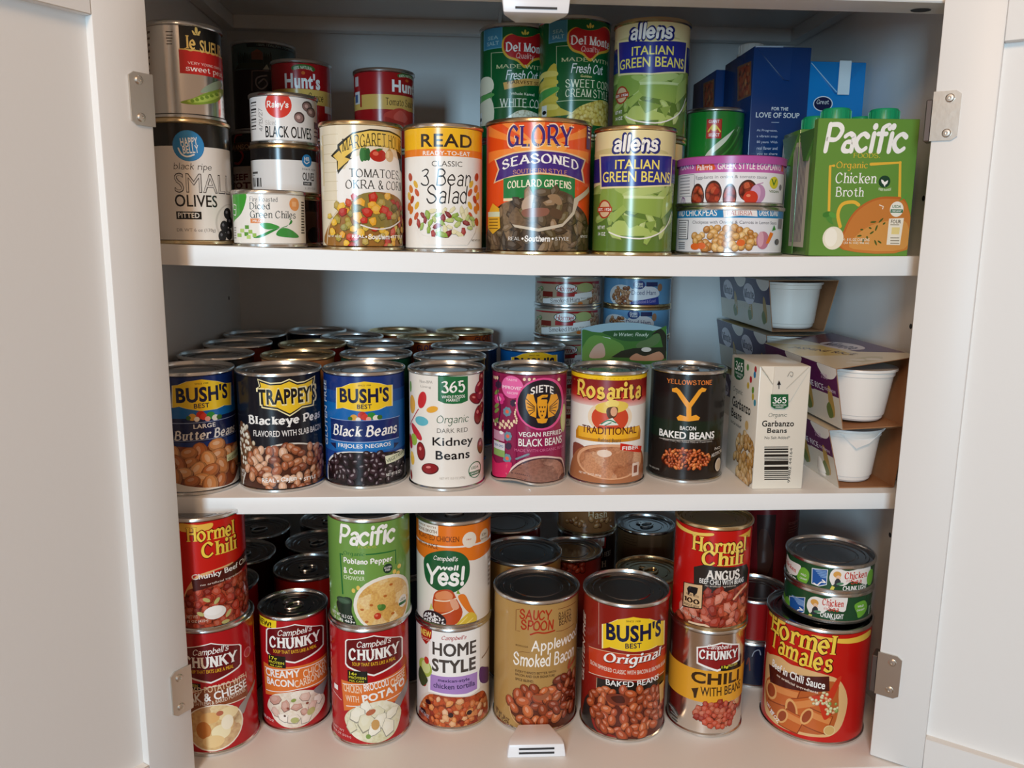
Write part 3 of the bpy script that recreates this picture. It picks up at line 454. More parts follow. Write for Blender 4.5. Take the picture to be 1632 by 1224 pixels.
('bean_salad_can','white and yellow can of bean salad with orange leaf wreath','can',None,-0.0478,0.0480,0.2192,0.0360,0.1101,'tin','f0eee8',[('r','f2bb25',-999,87.8,999,112.1),('r','ea8226',-999,82.4,999,88.3),('t','33261c','READ',3.5,95.5,47.9,10.95,'b',0,0),('t','f4f2ee','READY-TO-EAT',3.3,84.9,44,3.54,'b',0,0),('t','4a4540','CLASSIC',3.3,76,27.3,4.54,'s',0,0),('t','232020','3 Bean',2.6,64.6,47.5,14.89,'h',0,0),('t','232020','Salad',3.5,50.2,38.1,16.51,'h',0,0),('e','b5462a',-34.8,65.2,3.1,3.8,35),('e','e0b23c',-27.1,58.8,2.2,3.8,35),('e','d97c2c',-34,55,3,3.9,35),('e','c85a30',-25.7,51.7,2.2,3.8,35),('e','b5462a',-32.3,45.8,2.7,3.9,-35),('e','e0b23c',-25.9,40.6,2.2,3.9,-35),('e','d97c2c',-33.8,36.6,2.9,3.9,-35),('e','c85a30',-26.7,31.5,2.2,3.9,-35),('e','b5462a',-35.7,26.4,3.2,3.9,-35),('e','e0b23c',-37,49,3.1,3.9,35),('e','d97c2c',-37.2,39.8,3.1,3.9,-35),('e','b5462a',34.7,66.1,3.1,3.9,-35),('e','e0b23c',26.9,59.6,2.2,3.8,-35),('e','d97c2c',33.7,55.9,3,3.9,-35),('e','c85a30',25.4,52.4,2.2,3.9,-35),('e','b5462a',31.9,46.6,2.7,3.9,35),('e','e0b23c',25.4,41.2,2.2,3.9,35),('e','d97c2c',33.3,37.4,2.9,3.9,35),('e','c85a30',26.2,32.1,2.2,3.9,35),('e','b5462a',35,27.1,3.2,3.9,35),('e','e0b23c',36.7,49.9,3.1,3.9,-35),('e','d97c2c',36.7,40.6,3.1,3.9,35),('p','e6e2da',[-26.8,19.7,32.8,20.3,22,6.8,-18.9,6.4],0),('e','efece6',3.1,21,30.6,8.1,0),('n','5a5a2a',2.8,26.5,28.1,11.6,44,8.5,1.9,['8fae4a','b9c878','8a2a2c','a63a38','e2dcae','9ab858','e6e0b4','7a2226'],5,1),('p','edeae4',[-28.3,22.8,-18.8,14.6,1.7,12.8,23.3,15.1,33.7,23.5,31.8,18.2,22,6.8,-18.9,6.4,-26.1,17.7],0),('t','8a8680','NET WT 15 OZ',34.3,11,14.8,1.67,'b',0,0)],0),
('greens_can','big orange can of collard greens with purple banner','can',None,0.0395,0.0613,0.2180,0.0493,0.1175,'gold','e2501a',[('p','f08a3a',[-.1,92.7,58.8,81.3,58.6,91.2],0),('p','f08a3a',[-.1,92.7,57.8,105.3,57.3,114.8],0),('p','f08a3a',[-.1,92.7,57.2,120.2,57.2,120.2],0),('p','f08a3a',[-.1,92.7,43.1,118.9,26.1,117.3],0),('p','f08a3a',[-.1,92.7,6.2,116.3,-7.2,116.2],0),('p','f08a3a',[-.1,92.7,-27.4,117.1,-45.2,118.6],0),('p','f08a3a',[-.1,92.7,-59,119.5,-59,119.5],0),('p','f08a3a',[-.1,92.7,-59.1,114.2,-59,104.6],0),('p','f08a3a',[-.1,92.7,-58.8,90.4,-58.6,80.5],0),('e','f5a24a',1.1,92.7,24.7,6.2,0),('t','f6d9b8','GLORY',1.7,102.2,63.2,20.99,'F',0,0),('t','3b2470','GLORY',1.7,102.2,61.1,18.94,'F',0,0),('t','e8b83c','FOODS',3.2,94.1,28.2,2.67,'f',0,0),('p','e8c89a',[-47.2,62.5,-40.6,74.5,-46,83.4,-22.3,88.4,1.5,90.7,25.9,88.9,52.3,84.5,46.5,75,51,63.5,27.8,68.1,1.9,70,-23.3,67.5],0),('p','43287c',[-44.6,64,-38.6,74.4,-43.4,82.6,-21.7,87.3,1.5,89.4,25.3,87.9,49.1,83.5,44.1,74.8,47.9,64.9,27.8,69.2,1.8,71.2,-23.3,68.6],0),('t','f4f2ee','SEASONED',2.4,81.2,75,8.69,'F',0,5.4),('t','e0a06a','SOUTHERN STYLE',1.8,72.2,49.7,3.95,'f',0,1.2),('p','1f7a3c',[-33.4,66.2,-16.2,68.4,1.9,69.4,19.1,68.8,35.7,66.9,36.3,47.8,-33.1,47.1],0),('r','e8d8b0',-33.1,46.7,36.3,49.5),('r','1f7a3c',-33.2,49.2,36,65.8),('t','f4ecd0','COLLARD GREENS',1.6,61.6,60.5,6.9,'F',0,1.5),('p','@collard',[-59.8,2.2,-60.1,23.4,-40.2,41.8,-20.6,47.9,2.2,51.1,22,48.4,44.4,41.6,62.1,27.6,63.1,3.2],1),('n','1c150e',1.6,23.6,59.8,18.1,46,16,2.2,['4a3a28','6a5440','3a2c1c','8a7256','5c4c34','54462a','7a6448'],51,1),('p','@collard2',[-26.7,32,-13.6,46.8,3.7,56.4,21.8,55.8,35.5,48.8,35.2,35.9,23.8,25,4.3,21,-15.6,23.5],1),('n','20180f',6.3,40.6,28,14.8,16,15.8,2,['5a4a34','7a6248','46382a','94785a','6a5a3a'],52,1),('p','b9a08a',[-14.1,40.5,-11.4,49,-3.8,52.1,-4.7,44.8,-6.8,35.2],1),('p','8a5a48',[-12.4,39.4,8.4,40.7,7.4,34.3,-11.1,33.1],1),('p','96795a',[8.2,51.2,17.1,52.5,22.1,45.2,17.3,44],1),('p','5b4430',[12.8,40.8,22.2,37.8,20,31.3,10.7,35.4],1),('p','c9bda8',[34.7,49.8,59.7,61.5,61.6,57.1,40.5,47.4,35.2,35.9,22.6,24.9,1.1,20.4,-20.3,24,-22.8,26.6,1,23.1,22.5,27.6,32.9,38],0),('p','e0aa2c',[-56.6,35.5,-47,45.2,-37.7,40.7,-35.9,23.4,-46.6,17.9,-57,23.4],0),('r','cfd8b8',-56.9,33.2,-36.8,37.6),('r','7a5a1a',-54.1,30.6,-39.2,31.6),('r','7a5a1a',-54,27.9,-39.2,28.8),('r','7a5a1a',-54,25.1,-39.2,26.1),('r','7a5a1a',-53.9,22.4,-39.1,23.4),('t','f4f2ee','REAL',-21,14.1,11.7,3.02,'f',0,0),('t','f4f2ee','Southern',.1,14.3,22.5,5.56,'H',0,0),('t','f4f2ee','STYLE',22.5,14.4,13.7,3.01,'f',0,0),('e','f4f2ee',-12.9,14.2,1,1,0),('e','f4f2ee',13.6,14.4,1,1,0),('t','f4f2ee','NET WT 27 OZ',51.8,16.6,14.4,2.21,'b',0,0),('r','3b2470',51,93.7,60.5,115.9),('r','f4f2ee',53,112.8,58.9,114.4),('r','f4f2ee',53.2,110.2,58.9,111.7),('r','f4f2ee',53.4,107,59.1,108.5),('r','f4f2ee',53.7,103.3,59.3,104.9)],0),
('green_bean_can','italian green bean can at the front beside the big orange can','can',None,0.1270,0.0497,0.2181,0.0377,0.1125,'gold','dfd09c',[('p','@greenbean',[-56.4,59.6,-54.2,7.6,56.3,8.5,52,66.2,2.1,68],0),('r','5d7a30',-999,-6.9,999,54.5),('n','4f6428',5.2,39.2,43.8,23.5,22,19.4,2.4,['7f9a44','94ae56','a9bf6a','869f48','b4c57c','738c3c'],61,1),('e','86a248',-19.8,51.5,15.3,12.3,20),('e','a4ba66',-1.7,54.5,16,3,-15),('e','b2c476',10.6,56.6,20.6,3.6,10),('e','a9bf6a',27.9,52.9,13.5,3.7,40),('p','8fa94e',[-8.7,51.4,31.6,51.1,26.6,33.5,-9.3,40.2],0),('p','c6d494',[-8.7,52.5,31.6,52.1,30.9,50.1,-8.1,49.9],0),('p','9db35a',[30,51.1,44.3,57.7,45.4,44.2,27.4,32.5],0),('p','98b055',[-23.2,34.1,-8.4,44.3,-5.1,40.2,-16.8,28.9],0),('p','a9bd66',[-20.1,20.6,-12.3,31,10.1,25,27.5,19,-6.4,17.6],1),('p','7f9a44',[-10.3,36.1,14.3,31.2,-2.4,23.8],0),('p','86a04a',[11,29.1,22.7,31.3,17.1,19.9],0),('l','e9e6dc',1.25,[-21.4,20.6,-8.5,16.5,12.7,15.7,33.6,24.3,45.8,39],1),('e','a8361f',-27.9,40.9,7.9,8.3,0),('e','d8b890',-27.6,40.9,6.3,6.9,0),('r','b04a2c',-37.6,38.3,-19,43),('t','f4f2ee','EST. 1926',-27.9,40.6,16,2.29,'b',0,0),('t','f4f2ee','NET WT',-31.4,24.7,10.3,3.15,'b',0,0),('t','f4f2ee','14 OZ',-30.3,19,9.9,3.16,'b',0,0),('e','c9bd84',-8.8,89.3,42.7,4.5,0),('r','1f2470',-999,64.6,999,85.3),('p','e6d9a0',[-37.5,89,1.4,88,41.4,89.1,41.1,61.8,2.5,59.1,-34,58.8],0),('p','252a82',[-34.8,87.2,1.4,86.6,40,87.5,38.5,62.9,2.4,60.5,-32.2,60.5],0),('t','23286e','allens',1.2,97.2,44.9,18.34,'Z',0,0),('t','f4f2ee','allens',1.1,97.2,40.5,14.87,'H',0,0),('t','f0dc6a','ITALIAN',2.9,79.3,40.2,8,'b',0,0),('t','f0dc6a','GREEN BEANS',3.5,68.8,68.3,9.25,'b',0,0)],0),
('green_bean_can','italian green bean can stacked high at the back beside the corn','can',None,0.1566,0.1300,0.3287,0.0379,0.1106,'gold','dfd09c',[('p','@greenbean',[-63.4,62.1,-61.4,19,57.8,18.3,53.7,68.6,.5,69.1],0),('r','5d7a30',-999,-2.1,999,53.8),('n','4f6428',2.6,38.4,45.5,23.6,22,19.5,2.4,['7f9a44','94ae56','a9bf6a','869f48','b4c57c','738c3c'],61,1),('e','86a248',-23,51.9,16.8,12.4,20),('e','a4ba66',-3.5,53.8,16.6,3.1,-15),('e','b2c476',9,55.8,20.8,3.7,10),('e','a9bf6a',26.4,52.7,13.3,3.7,40),('p','8fa94e',[-10.6,51.1,30.2,51.3,25.4,33.2,-11.2,39.9],0),('p','c6d494',[-10.6,52.2,30.1,52.3,29.5,50.1,-9.9,49.6],0),('p','9db35a',[28.6,51.1,43.1,58.9,44.3,45.4,26.1,32.3],0),('p','98b055',[-26,35,-10.3,43.9,-6.8,39.6,-19,29.1],0),('p','a9bd66',[-22.5,21,-14.3,30.8,8.8,24.1,26.2,18.8,-8.1,17],1),('p','7f9a44',[-12.2,35.8,13,30.4,-4,23.1],0),('p','86a04a',[9.7,28.2,21.4,30.9,15.9,19.2],0),('l','e9e6dc',1.26,[-23.9,21.2,-10.3,16,11.5,14.8,32.2,24.5,44.6,40.2],1),('e','a8361f',-31.6,42.3,9.1,8.4,0),('e','d8b890',-31.1,42.3,7.2,6.9,0),('r','b04a2c',-42.1,39.6,-21.4,44.4),('t','f4f2ee','EST. 1926',-31.7,41.9,18.5,2.31,'b',0,0),('t','f4f2ee','NET WT',-35.3,26.5,11.9,3.19,'b',0,0),('t','f4f2ee','14 OZ',-34,20.6,11.5,3.2,'b',0,0),('e','c9bd84',-11.8,90.6,44,4.5,0),('r','1f2470',-999,63.9,999,86.9),('p','e6d9a0',[-41.7,94.2,-.3,89.6,41.1,92.6,40.2,62.9,.9,58.4,-37.3,61],0),('p','252a82',[-38.3,91.9,-.3,88.2,39,90.5,37.2,63.7,.9,59.8,-34.8,62.7],0),('t','23286e','allens',-1,98.3,46.3,18.47,'Z',0,0),('t','f4f2ee','allens',-.9,98.3,41.7,14.98,'H',0,0),('t','f0dc6a','ITALIAN',.9,80.9,41.2,8.05,'b',0,0),('t','f0dc6a','GREEN BEANS',.5,70.3,70.3,9.3,'b',0,0)],0),
('corn_can','dark green can of cream style sweet corn with red badge','can',None,0.0842,0.1650,0.3330,0.0375,0.1149,'tin','0f5a2c',[('r','5d9fb5',-29.5,90.5,-7.7,113.7),('r','3f86a6',-28.3,91.5,-8.6,113.7),('t','8fc0cc','SEA',-17.8,100.8,11.8,3.62,'b',0,0),('t','9fcad2','SALT',-17.7,95.7,13.4,3.63,'b',0,0),('l','c9d3a8',.77,[9.8,85.9,-19.2,86.8,-17.9,34.2,42.4,36.7],0),('p','d8a83a',[-7.6,88.4,-7.2,98.7,0,103.6,6.8,101.8,15.2,101.1,24.7,103.5,34.8,107.4,48.1,103.7,49.7,92.5,41.6,84.6,25.6,79.6,16.1,72.1,7.4,78,-2.1,81.2],1),('p','b81f22',[-5.8,89.5,-5.4,98.7,1.2,103.2,7.4,101.6,15.2,101,23.9,103.1,32.7,106.5,45.3,103.7,46.7,93.7,38.7,86.2,24.7,81.6,16,74.9,8,80.2,-.7,83],1),('t','f4f2ee','Del Monte',20,91.7,48.7,9.25,'F',0,0),('t','f0d8d0','Quality',16.5,82.7,20.2,7.49,'h',0,0),('e','d9c04a',15.1,105.6,1.2,2.6,0),('e','d9c04a',12.5,104.6,1,1.8,40),('e','d9c04a',17.8,105.1,1.1,1.8,-40),('t','d9d3a0','MADE WITH',14.5,73.6,56,3.88,'f',0,0),('t','f4f2ee','Fresh Cut',14.6,65.3,36,9.36,'HI',0,0),('p','cdb446',[-55.3,24.4,-35,60,-18.8,69.8,-17.9,32.9,-1,21.6],1),('p','e2cd6a',[-51.8,60.9,-35.1,64.7,-18.6,63.3,-18.5,58.7,-37.7,59.1,-51.5,54.2],1),('p','d4bb4e',[-49.3,52.8,-34.9,56.7,-18.4,55.4,-18.3,50.7,-37.4,51,-51.4,46.1],1),('p','e2cd6a',[-47,44.8,-34.6,48.6,-18.2,47.4,-18.1,42.8,-37.1,42.9,-51.2,38],1),('p','d4bb4e',[-44.6,36.7,-34.3,40.5,-18,39.5,-17.9,34.8,-36.8,34.8,-50.9,29.8],1),('p','e2cd6a',[-42.1,28.5,-34.1,32.4,-17.9,31.5,-17.7,26.9,-36.5,26.7,-50.7,21.7],1),('p','4f9a4a',[-51.3,43.4,-19.1,48.8,-18.1,43.5,-48.9,35.3],1),('t','e8d890','Golden',12.2,58.1,11.7,2.35,'b',0,0),('t','f0ecca','SWEET CORN',19.7,51.1,56.7,8.12,'f',0,0),('t','f0ecca','CREAM STYLE',17.8,42.1,52.5,8.15,'f',0,0),('p','@corn',[-5,13.7,3,26.9,17.3,33.5,34.2,37.2,53.7,32.6,54.7,13.7],1),('r','e6e6e0',-39.5,21,-30.4,31.8),('e','17161a',-34.7,25,3.8,2,0)],0),
('corn_can','dark green can of white corn with red badge, leftmost of the green cans','can',None,0.0241,0.2080,0.3340,0.0375,0.1159,'tin','0f5a2c',[('r','5d9fb5',-39.4,91.4,-12.5,115.8),('r','3f86a6',-37.5,92.5,-13.4,115.8),('t','8fc0cc','SEA',-24.1,102.3,14.1,3.8,'b',0,0),('t','9fcad2','SALT',-24.3,96.8,16,3.81,'b',0,0),('l','c9d3a8',.81,[5.8,86.2,-25.9,87.6,-25.4,32.3,35.6,34],0),('p','d8a83a',[-12.6,89.1,-12,99.8,-4.1,104.9,2.9,102.9,11.5,102.1,20.9,104.4,30.3,108.2,44.5,105.1,45.9,93.4,35.9,84.3,21.4,79.3,11.9,71.6,3.2,78,-6.7,81.3],1),('p','b81f22',[-10.6,90.1,-10,99.8,-2.8,104.4,3.6,102.7,11.5,101.9,20.1,104,28.5,107.4,41.4,105.1,42.8,94.6,33.1,85.8,20.5,81.5,11.9,74.5,3.9,80.2,-5.2,83.2],1),('t','f4f2ee','Del Monte',15.6,92.2,49.2,9.72,'F',0,0),('t','f0d8d0','Quality',12.3,82.7,20.1,7.86,'h',0,0),('e','d9c04a',11.4,106.8,1.2,2.7,0),('e','d9c04a',8.8,105.8,1,1.9,40),('e','d9c04a',14.2,106.2,1.1,1.9,-40),('t','d9d3a0','MADE WITH',8.8,73.3,56.4,4.08,'f',0,0),('t','f4f2ee','Fresh Cut',9.6,64.6,36,9.83,'HI',0,0),('p','d9a456',[-11.3,57,12.1,61.4,47.6,64.2,47.7,57.2,12.2,54.5,-9.7,50],0),('t','5a3a1a','HARVEST SELECTS',20.4,57.6,54.4,3.57,'b',0,0),('p','e6dcc0',[-66.9,46.6,-46.3,63.5,-25.7,62.9,-25.5,49,-62.5,46.6],1),('p','e6dcc0',[-67,21.1,-48.6,41,-25.5,42.1,-25.3,16.9],1),('p','5fa052',[-66.9,43.8,-26.5,47.7,-25.5,43.5,-62.4,38.2],1),('t','e8e4cc','Whole Kernel',10,46.1,26.2,2.75,'b',0,0),('t','f4f0dc','WHITE CORN',13.7,37.1,57.4,9.12,'f',0,0),('p','@whitecorn',[-14,16.2,-3.6,24.4,9.5,30.2,28.5,27.5,48.9,21.9,49.1,13.3,-14,10.6],1),('r','e6e6e0',-50.8,18.3,-42.7,29.7),('e','17161a',-46.6,22.6,3.5,2.1,0)],0),
('green_bean_can','bright green can with small red square logo behind the flat cans','can',None,0.2344,0.1650,0.2821,0.0311,0.0835,'tin','1f7a2c',[('r','a8201c',-8.3,52.6,7.2,71.8),('r','c23a2a',-7,53.8,6,70.6),('t','f4f2ee','GIANT',-.9,69.3,10.7,3.01,'b',0,0),('t','f4f2ee','SELECT',-.2,56.1,10.8,3.03,'b',0,0),('l','e8c84a',1.52,[-6.2,59.6,-2.6,64.8,-.7,65.5,1.5,64.7,5.8,59.4],1),('e','e8c84a',-.5,62.5,3.1,2.7,0),('p','cfd8c4',[-8.1,35.3,.7,45.8,16.1,58.2,25.9,64.9,28.8,62.1,13.4,45.9,1.3,35.1],1),('l','2f6a2a',3.97,[1.2,36.7,13.8,48.4,25.9,64.9],1),('l','3f8035',3.96,[7.5,35.9,18.8,47.5,30.1,63.7],1),('l','275a24',3.96,[13.2,35.3,23.5,46.6,33.5,62.5],1),('l','2f6a2a',3.96,[19.6,35.5,28.9,45.4,35.4,59.4],1),('l','3f8035',3.97,[27.4,36,35.4,44.3,37.7,56.4],1),('l','275a24',3.97,[4.3,35.9,14.9,45,24.1,58.7],1)],0),
('eggplant_can','wide flat can with purple lid and eggplant picture','can',None,0.2212,0.0620,0.2629,0.0495,0.0427,'purple','e6e6ea',[('r','c060a8',-999,29.3,999,41.8),('t','f4e8f2','PLANTS',-47.1,35.7,22.7,4.97,'b',0,0),('p','d8522c',[-33.2,37.1,-23.3,37.5,-15.2,36.6,-12.9,32.8,-14.9,31.3,-32.9,31.3],0),('t','f4f2ee','Palirria',-23.8,34,15.6,4.83,'b',0,0),('t','f4f2ee','GREEK STYLE EGGPLANTS',21.2,34.6,65.6,5.78,'b',0,0),('r','d8522c',56.4,31.6,61.3,39.7),('t','77767c','Eggplants in onion & tomato sauce',.9,24.9,66.8,3.71,'s',0,0),('e','4a2a22',-30,7.8,7.3,12.3,0),('e','@chili',-29.9,7,6.2,10.8,0),('e','4a2a22',-14.4,11.5,7.8,10.8,0),('e','@chili',-14.3,10.7,6.7,9.5,0),('e','4a2a22',.3,8,6,11.4,0),('e','@chili',.4,7.2,5.1,10,0),('e','4a2a22',16.1,13.5,8.5,9.3,0),('e','@chili',16,12.7,7.3,8.2,0),('e','b98ab0',25.9,11,7.8,8.3,0),('e','cfa6c6',24,11.6,4.6,6.9,0),('e','c83a26',19.2,7.5,6.9,5.9,0),('e','e88a6a',16.8,9.1,2,1.3,0),('l','b98ab0',.8,[24.9,19,30.4,20.5],0),('e','d6cc3a',44.4,21,6.5,5.3,0),('t','3f7a2c','V',44,21.3,7.8,5.88,'b',0,0),('t','6a7a3a','VEGAN',45.5,13.4,14.6,2.15,'b',0,0),('e','77777c',56.5,17.4,3.3,2.7,0),('r','5a5a60',-59.2,28.1,-34.4,28.4),('r','5a5a60',-57.9,9.1,-35,9.4),('r','5a5a60',-34.2,7.9,-33.8,27.7),('r','9a9aa0',-57.9,25.4,-40.3,26.2),('r','9a9aa0',-57.8,22.6,-40.1,23.4),('r','9a9aa0',-57.5,19.8,-39.9,20.6),('r','9a9aa0',-57.4,17,-39.6,17.9),('r','9a9aa0',-57.1,14.2,-39.4,15.1),('r','9a9aa0',-57,11.4,-39.2,12.3),('l','7a3a80',.71,[-55.1,1.6,-51.5,7.1,-50.1,8.5],1),('l','7a3a80',.7,[-51.9,1.5,-49.7,7.1,-50.1,8.5],1),('l','7a3a80',.7,[-48.2,1.4,-47.9,7,-50.1,8.5],1),('l','7a3a80',.7,[-45,1.3,-46.3,6.9,-50.1,8.5],1),('r','c9c9cc',-999,.7,999,2.3)],0),
('chickpea_can','wide flat can with blue band and chickpea picture under the purple one','can',None,0.2226,0.0620,0.2185,0.0500,0.0444,'tin','e2e4ea',[('r','2080b8',-999,34.1,999,42.4),('t','f4f2ee','AND CHICKPEAS',-36.7,38.5,51.4,5.78,'b',0,0),('t','f4f2ee','GREEK ISLAND',39.2,38.7,25,5.37,'b',0,0),('p','ece8e6',[-6,41.7,24.1,42.7,25.4,35.3,9.6,36,-5,34.3],0),('t','b04038','PALIRRIA',9.1,38.2,22.5,4.02,'f',0,0),('t','55545a','Chickpeas with Onions & Carrots in Lemon Sauce',7.1,29.7,85.4,3.77,'s',0,0),('n','8a5a2a',-4.5,15.3,30.6,10.9,40,7.1,1.1,['c8904a','d8a862','b97c38','e0b878','cc9a58'],4,0),('e','d8662c',-31.1,8.1,5,3.1,0),('e','d8662c',-24.4,8.9,4.5,3,0),('e','d8662c',11.1,12.1,3.8,3,0),('e','b97a90',32.4,14.4,7,7.9,0),('e','d3a2b0',29.9,15.4,3.3,6.8,0),('p','e07a2c',[35.7,11.6,40.7,21.9,45.2,20.6,39.6,11.7],0),('p','3f8a3a',[42.7,22.7,45.6,28.2,48.6,24.1],0),('r','3a3a40',-58.6,14.6,-40.3,32.1),('r','e2e4ea',-57.5,15.2,-41.2,31.6),('r','77777c',-57.2,29.3,-43.5,30.2),('r','77777c',-57.2,27.2,-43.3,28),('r','77777c',-57,25.1,-43.2,25.9),('r','77777c',-57,22.9,-43,23.8),('r','77777c',-56.7,20.8,-42.8,21.7),('r','77777c',-56.7,18.7,-42.7,19.5),('r','77777c',-56.4,16.6,-42.5,17.4),('r','77777c',-56.6,11.3,-44.4,12),('r','77777c',-56.6,9.5,-44.3,10.2),('r','77777c',-56.4,7.6,-44.1,8.3),('r','77777c',-56.2,5.8,-44,6.5),('e','55555a',52.3,13.1,4.3,2.8,0),('r','77777c',52.2,24.9,61.3,33.8)],0),
('bean_can','navy can of large butter beans, leftmost on the middle shelf','can',None,-0.2807,0.0425,0.0000,0.0381,0.1129,'tin','12306e',[('r','0f2a68',-999,95.3,999,110.7),('r','12549c',-999,78.6,999,95.3),('r','1467ac',-999,69.7,999,85.3),('r','131f4a',-999,49.4,999,71.4),('p','f5e9b0',[-17.5,101.3,-12.4,101.9,-4.9,104.9,8,106.1,22.3,103,32.5,99.3,42,98.4,40.2,77.7,29.4,79.3,20.7,77.6,6.4,77.6,-6.3,80.5,-12.6,82.6,-18.9,81.3],0),('p','f0c928',[-16.5,101.3,-11.4,101.9,-4,104.9,8,106.1,21.1,103.1,30.9,99.6,40.2,98.6,38,78.2,27.9,79.6,19.6,77.8,6.4,77.6,-5.4,80.4,-11.6,82.6,-17.8,81.3],0),('t','5a4a1a','SINCE 1908',7.9,102.4,11.8,1.42,'b',0,0),('t','10183c',"BUSH'S",9.9,92.7,48.5,14.26,'x',0,0),('t','10183c','BEST',6.9,82.4,13.2,4.3,'b',0,0),('e','d9a03c',-1.6,72.5,3.3,3.3,0),('e','b8281f',5.6,74,3.9,3.8,0),('e','d03a2c',8.1,72.3,3.2,3,0),('e','2f8a3a',14.4,72.6,4,3.5,0),('e','e6e0d0',18.6,70.1,3.3,2.8,0),('e','e6e0d6',2.1,70.4,2.3,2.3,0),('e','e8a090',11.4,69.9,2.5,2.3,0),('e','3a6a2c',-4.8,72,2,2,0),('e','3a6a2c',22.6,70.1,2.9,2.3,0),('r','8a9ac0',-23.3,66.9,53.3,67.5),('r','8a9ac0',-24.5,50.8,52.2,51.3),('t','e8e4e0','LARGE',8.6,63.8,19.4,4.05,'b',0,0),('t','e6e2de','Butter Beans',12.9,55.9,63,9.26,'G',0,0),('p','7a3a1e',[-25.1,10.4,-22.7,42.7,-1.7,45,45.4,41.5,51.8,39.2,49.2,.8,12.1,6.2],1),('n','6a3218',8.9,27.2,39.8,19.4,22,17.1,1.35,['cf8a52','d9965c','c27c46','dfa06a','b86c3c'],7,0),('p','e9e4dc',[-24.9,12.8,-8.9,9.3,12.1,5.7,34.3,5.3,50,15.4,48.8,-2.7,-25.5,4.6],1),('p','d8dcae',[28.1,32.5,51.6,35.6,51,27.2,28.6,26.5],0),('t','5a6a3a','VEGETARIAN',39.4,29.9,19.3,3,'b',12,0)],0),
('bean_can','black can of blackeye peas with yellow shield','can',None,-0.2032,0.0514,0.0000,0.0395,0.1113,'tin','14161f',[('p','f2e7b4',[-19.6,106.1,-7.8,102.7,1.8,103,8.9,105.7,16.2,101.9,23.9,102.1,38.4,105.1,35.7,95.7,38.7,92.9,34.7,77.3,20.2,77.4,8.1,70.9,-2.4,77.3,-16.7,79.5,-17.2,93,-21.3,97.3,-18.1,99.1],0),('p','17161a',[-18.8,105.1,-7.9,101.6,1.7,101.9,8.9,104.6,16.2,100.8,23.8,101,36.8,104.2,34,96,36.2,93.3,33.1,78.5,20.3,78.6,8.2,72.2,-2.4,78.4,-15.7,80.6,-16.3,93,-19.9,97.4,-17.2,99.2],0),('p','edc52e',[-17.3,103.1,-7.9,100.2,1.7,100.6,8.8,103.2,16.1,99.4,23.8,99.6,34.1,102.3,32,95.7,33.8,93.1,31.4,79.7,20.3,79.7,8.3,73.7,-2.3,79.8,-14.5,81.8,-15.1,93.1,-18.7,97.1,-16.1,98.7],0),('t','f2e7b4',"TRAPPEY'S",9.4,89.8,61.3,16.93,'x',0,0),('t','17161a',"TRAPPEY'S",8.8,89.8,57,14.67,'x',0,0),('t','f4f2ee','Blackeye Peas',7.3,66.7,77.8,11.4,'X',0,0),('t','e9e6e2','FLAVORED WITH SLAB BACON',10.1,55.6,72.7,5.73,'b',0,0),('p','6a4630',[-47.3,60.4,-38.2,62.4,-31.5,55.3,-27.6,44.3,-19.7,42.7,-26.6,36.3,-35.2,26.8,-44.7,13.5,-50.3,18.3],1),('n','7a6248',-37,41.9,10.8,20.1,34,4.7,1.3,['e0d6c0','cdbfa2','efe8d8'],9,0),('r','6f5a48',-53.5,-.1,-25.2,19.3),('t','f4f2ee','NET WT',-40.4,16.9,15.5,2.9,'b',0,0),('t','f4f2ee','15.5 OZ',-39.5,12.8,17.2,2.9,'b',0,0),('p','d8d2c8',[-43.8,.4,-40.2,16.4,-28.3,31.4,-13.7,43,5,46.5,25.6,43.3,52.7,32.7,50.9,-7.4,2.2,.6],1),('p','4a281c',[-41.3,.7,-37.6,17,-26.7,30.4,-12.6,41.7,5,45,25.6,41.9,52.5,31,50.9,-7.4,2.2,.6],1),('n','3a1c14',6.2,22.8,43.9,21.5,64,9.5,1.35,['c98c66','b5734e','d9a684','a8603e','dcb091','8a4a30'],11,0),('t','f4f2ee','REAL',-12.7,12.1,12.1,3.75,'b',0,0),('t','f4f2ee','Cajun',5,12.1,13.8,6.08,'H',0,0),('t','f4f2ee','STYLE',25.5,10.3,13.9,3.31,'b',0,0),('e','f4f2ee',-4.4,11.6,.9,.9,0),('e','f4f2ee',15.4,11.5,1,.9,0)],0),
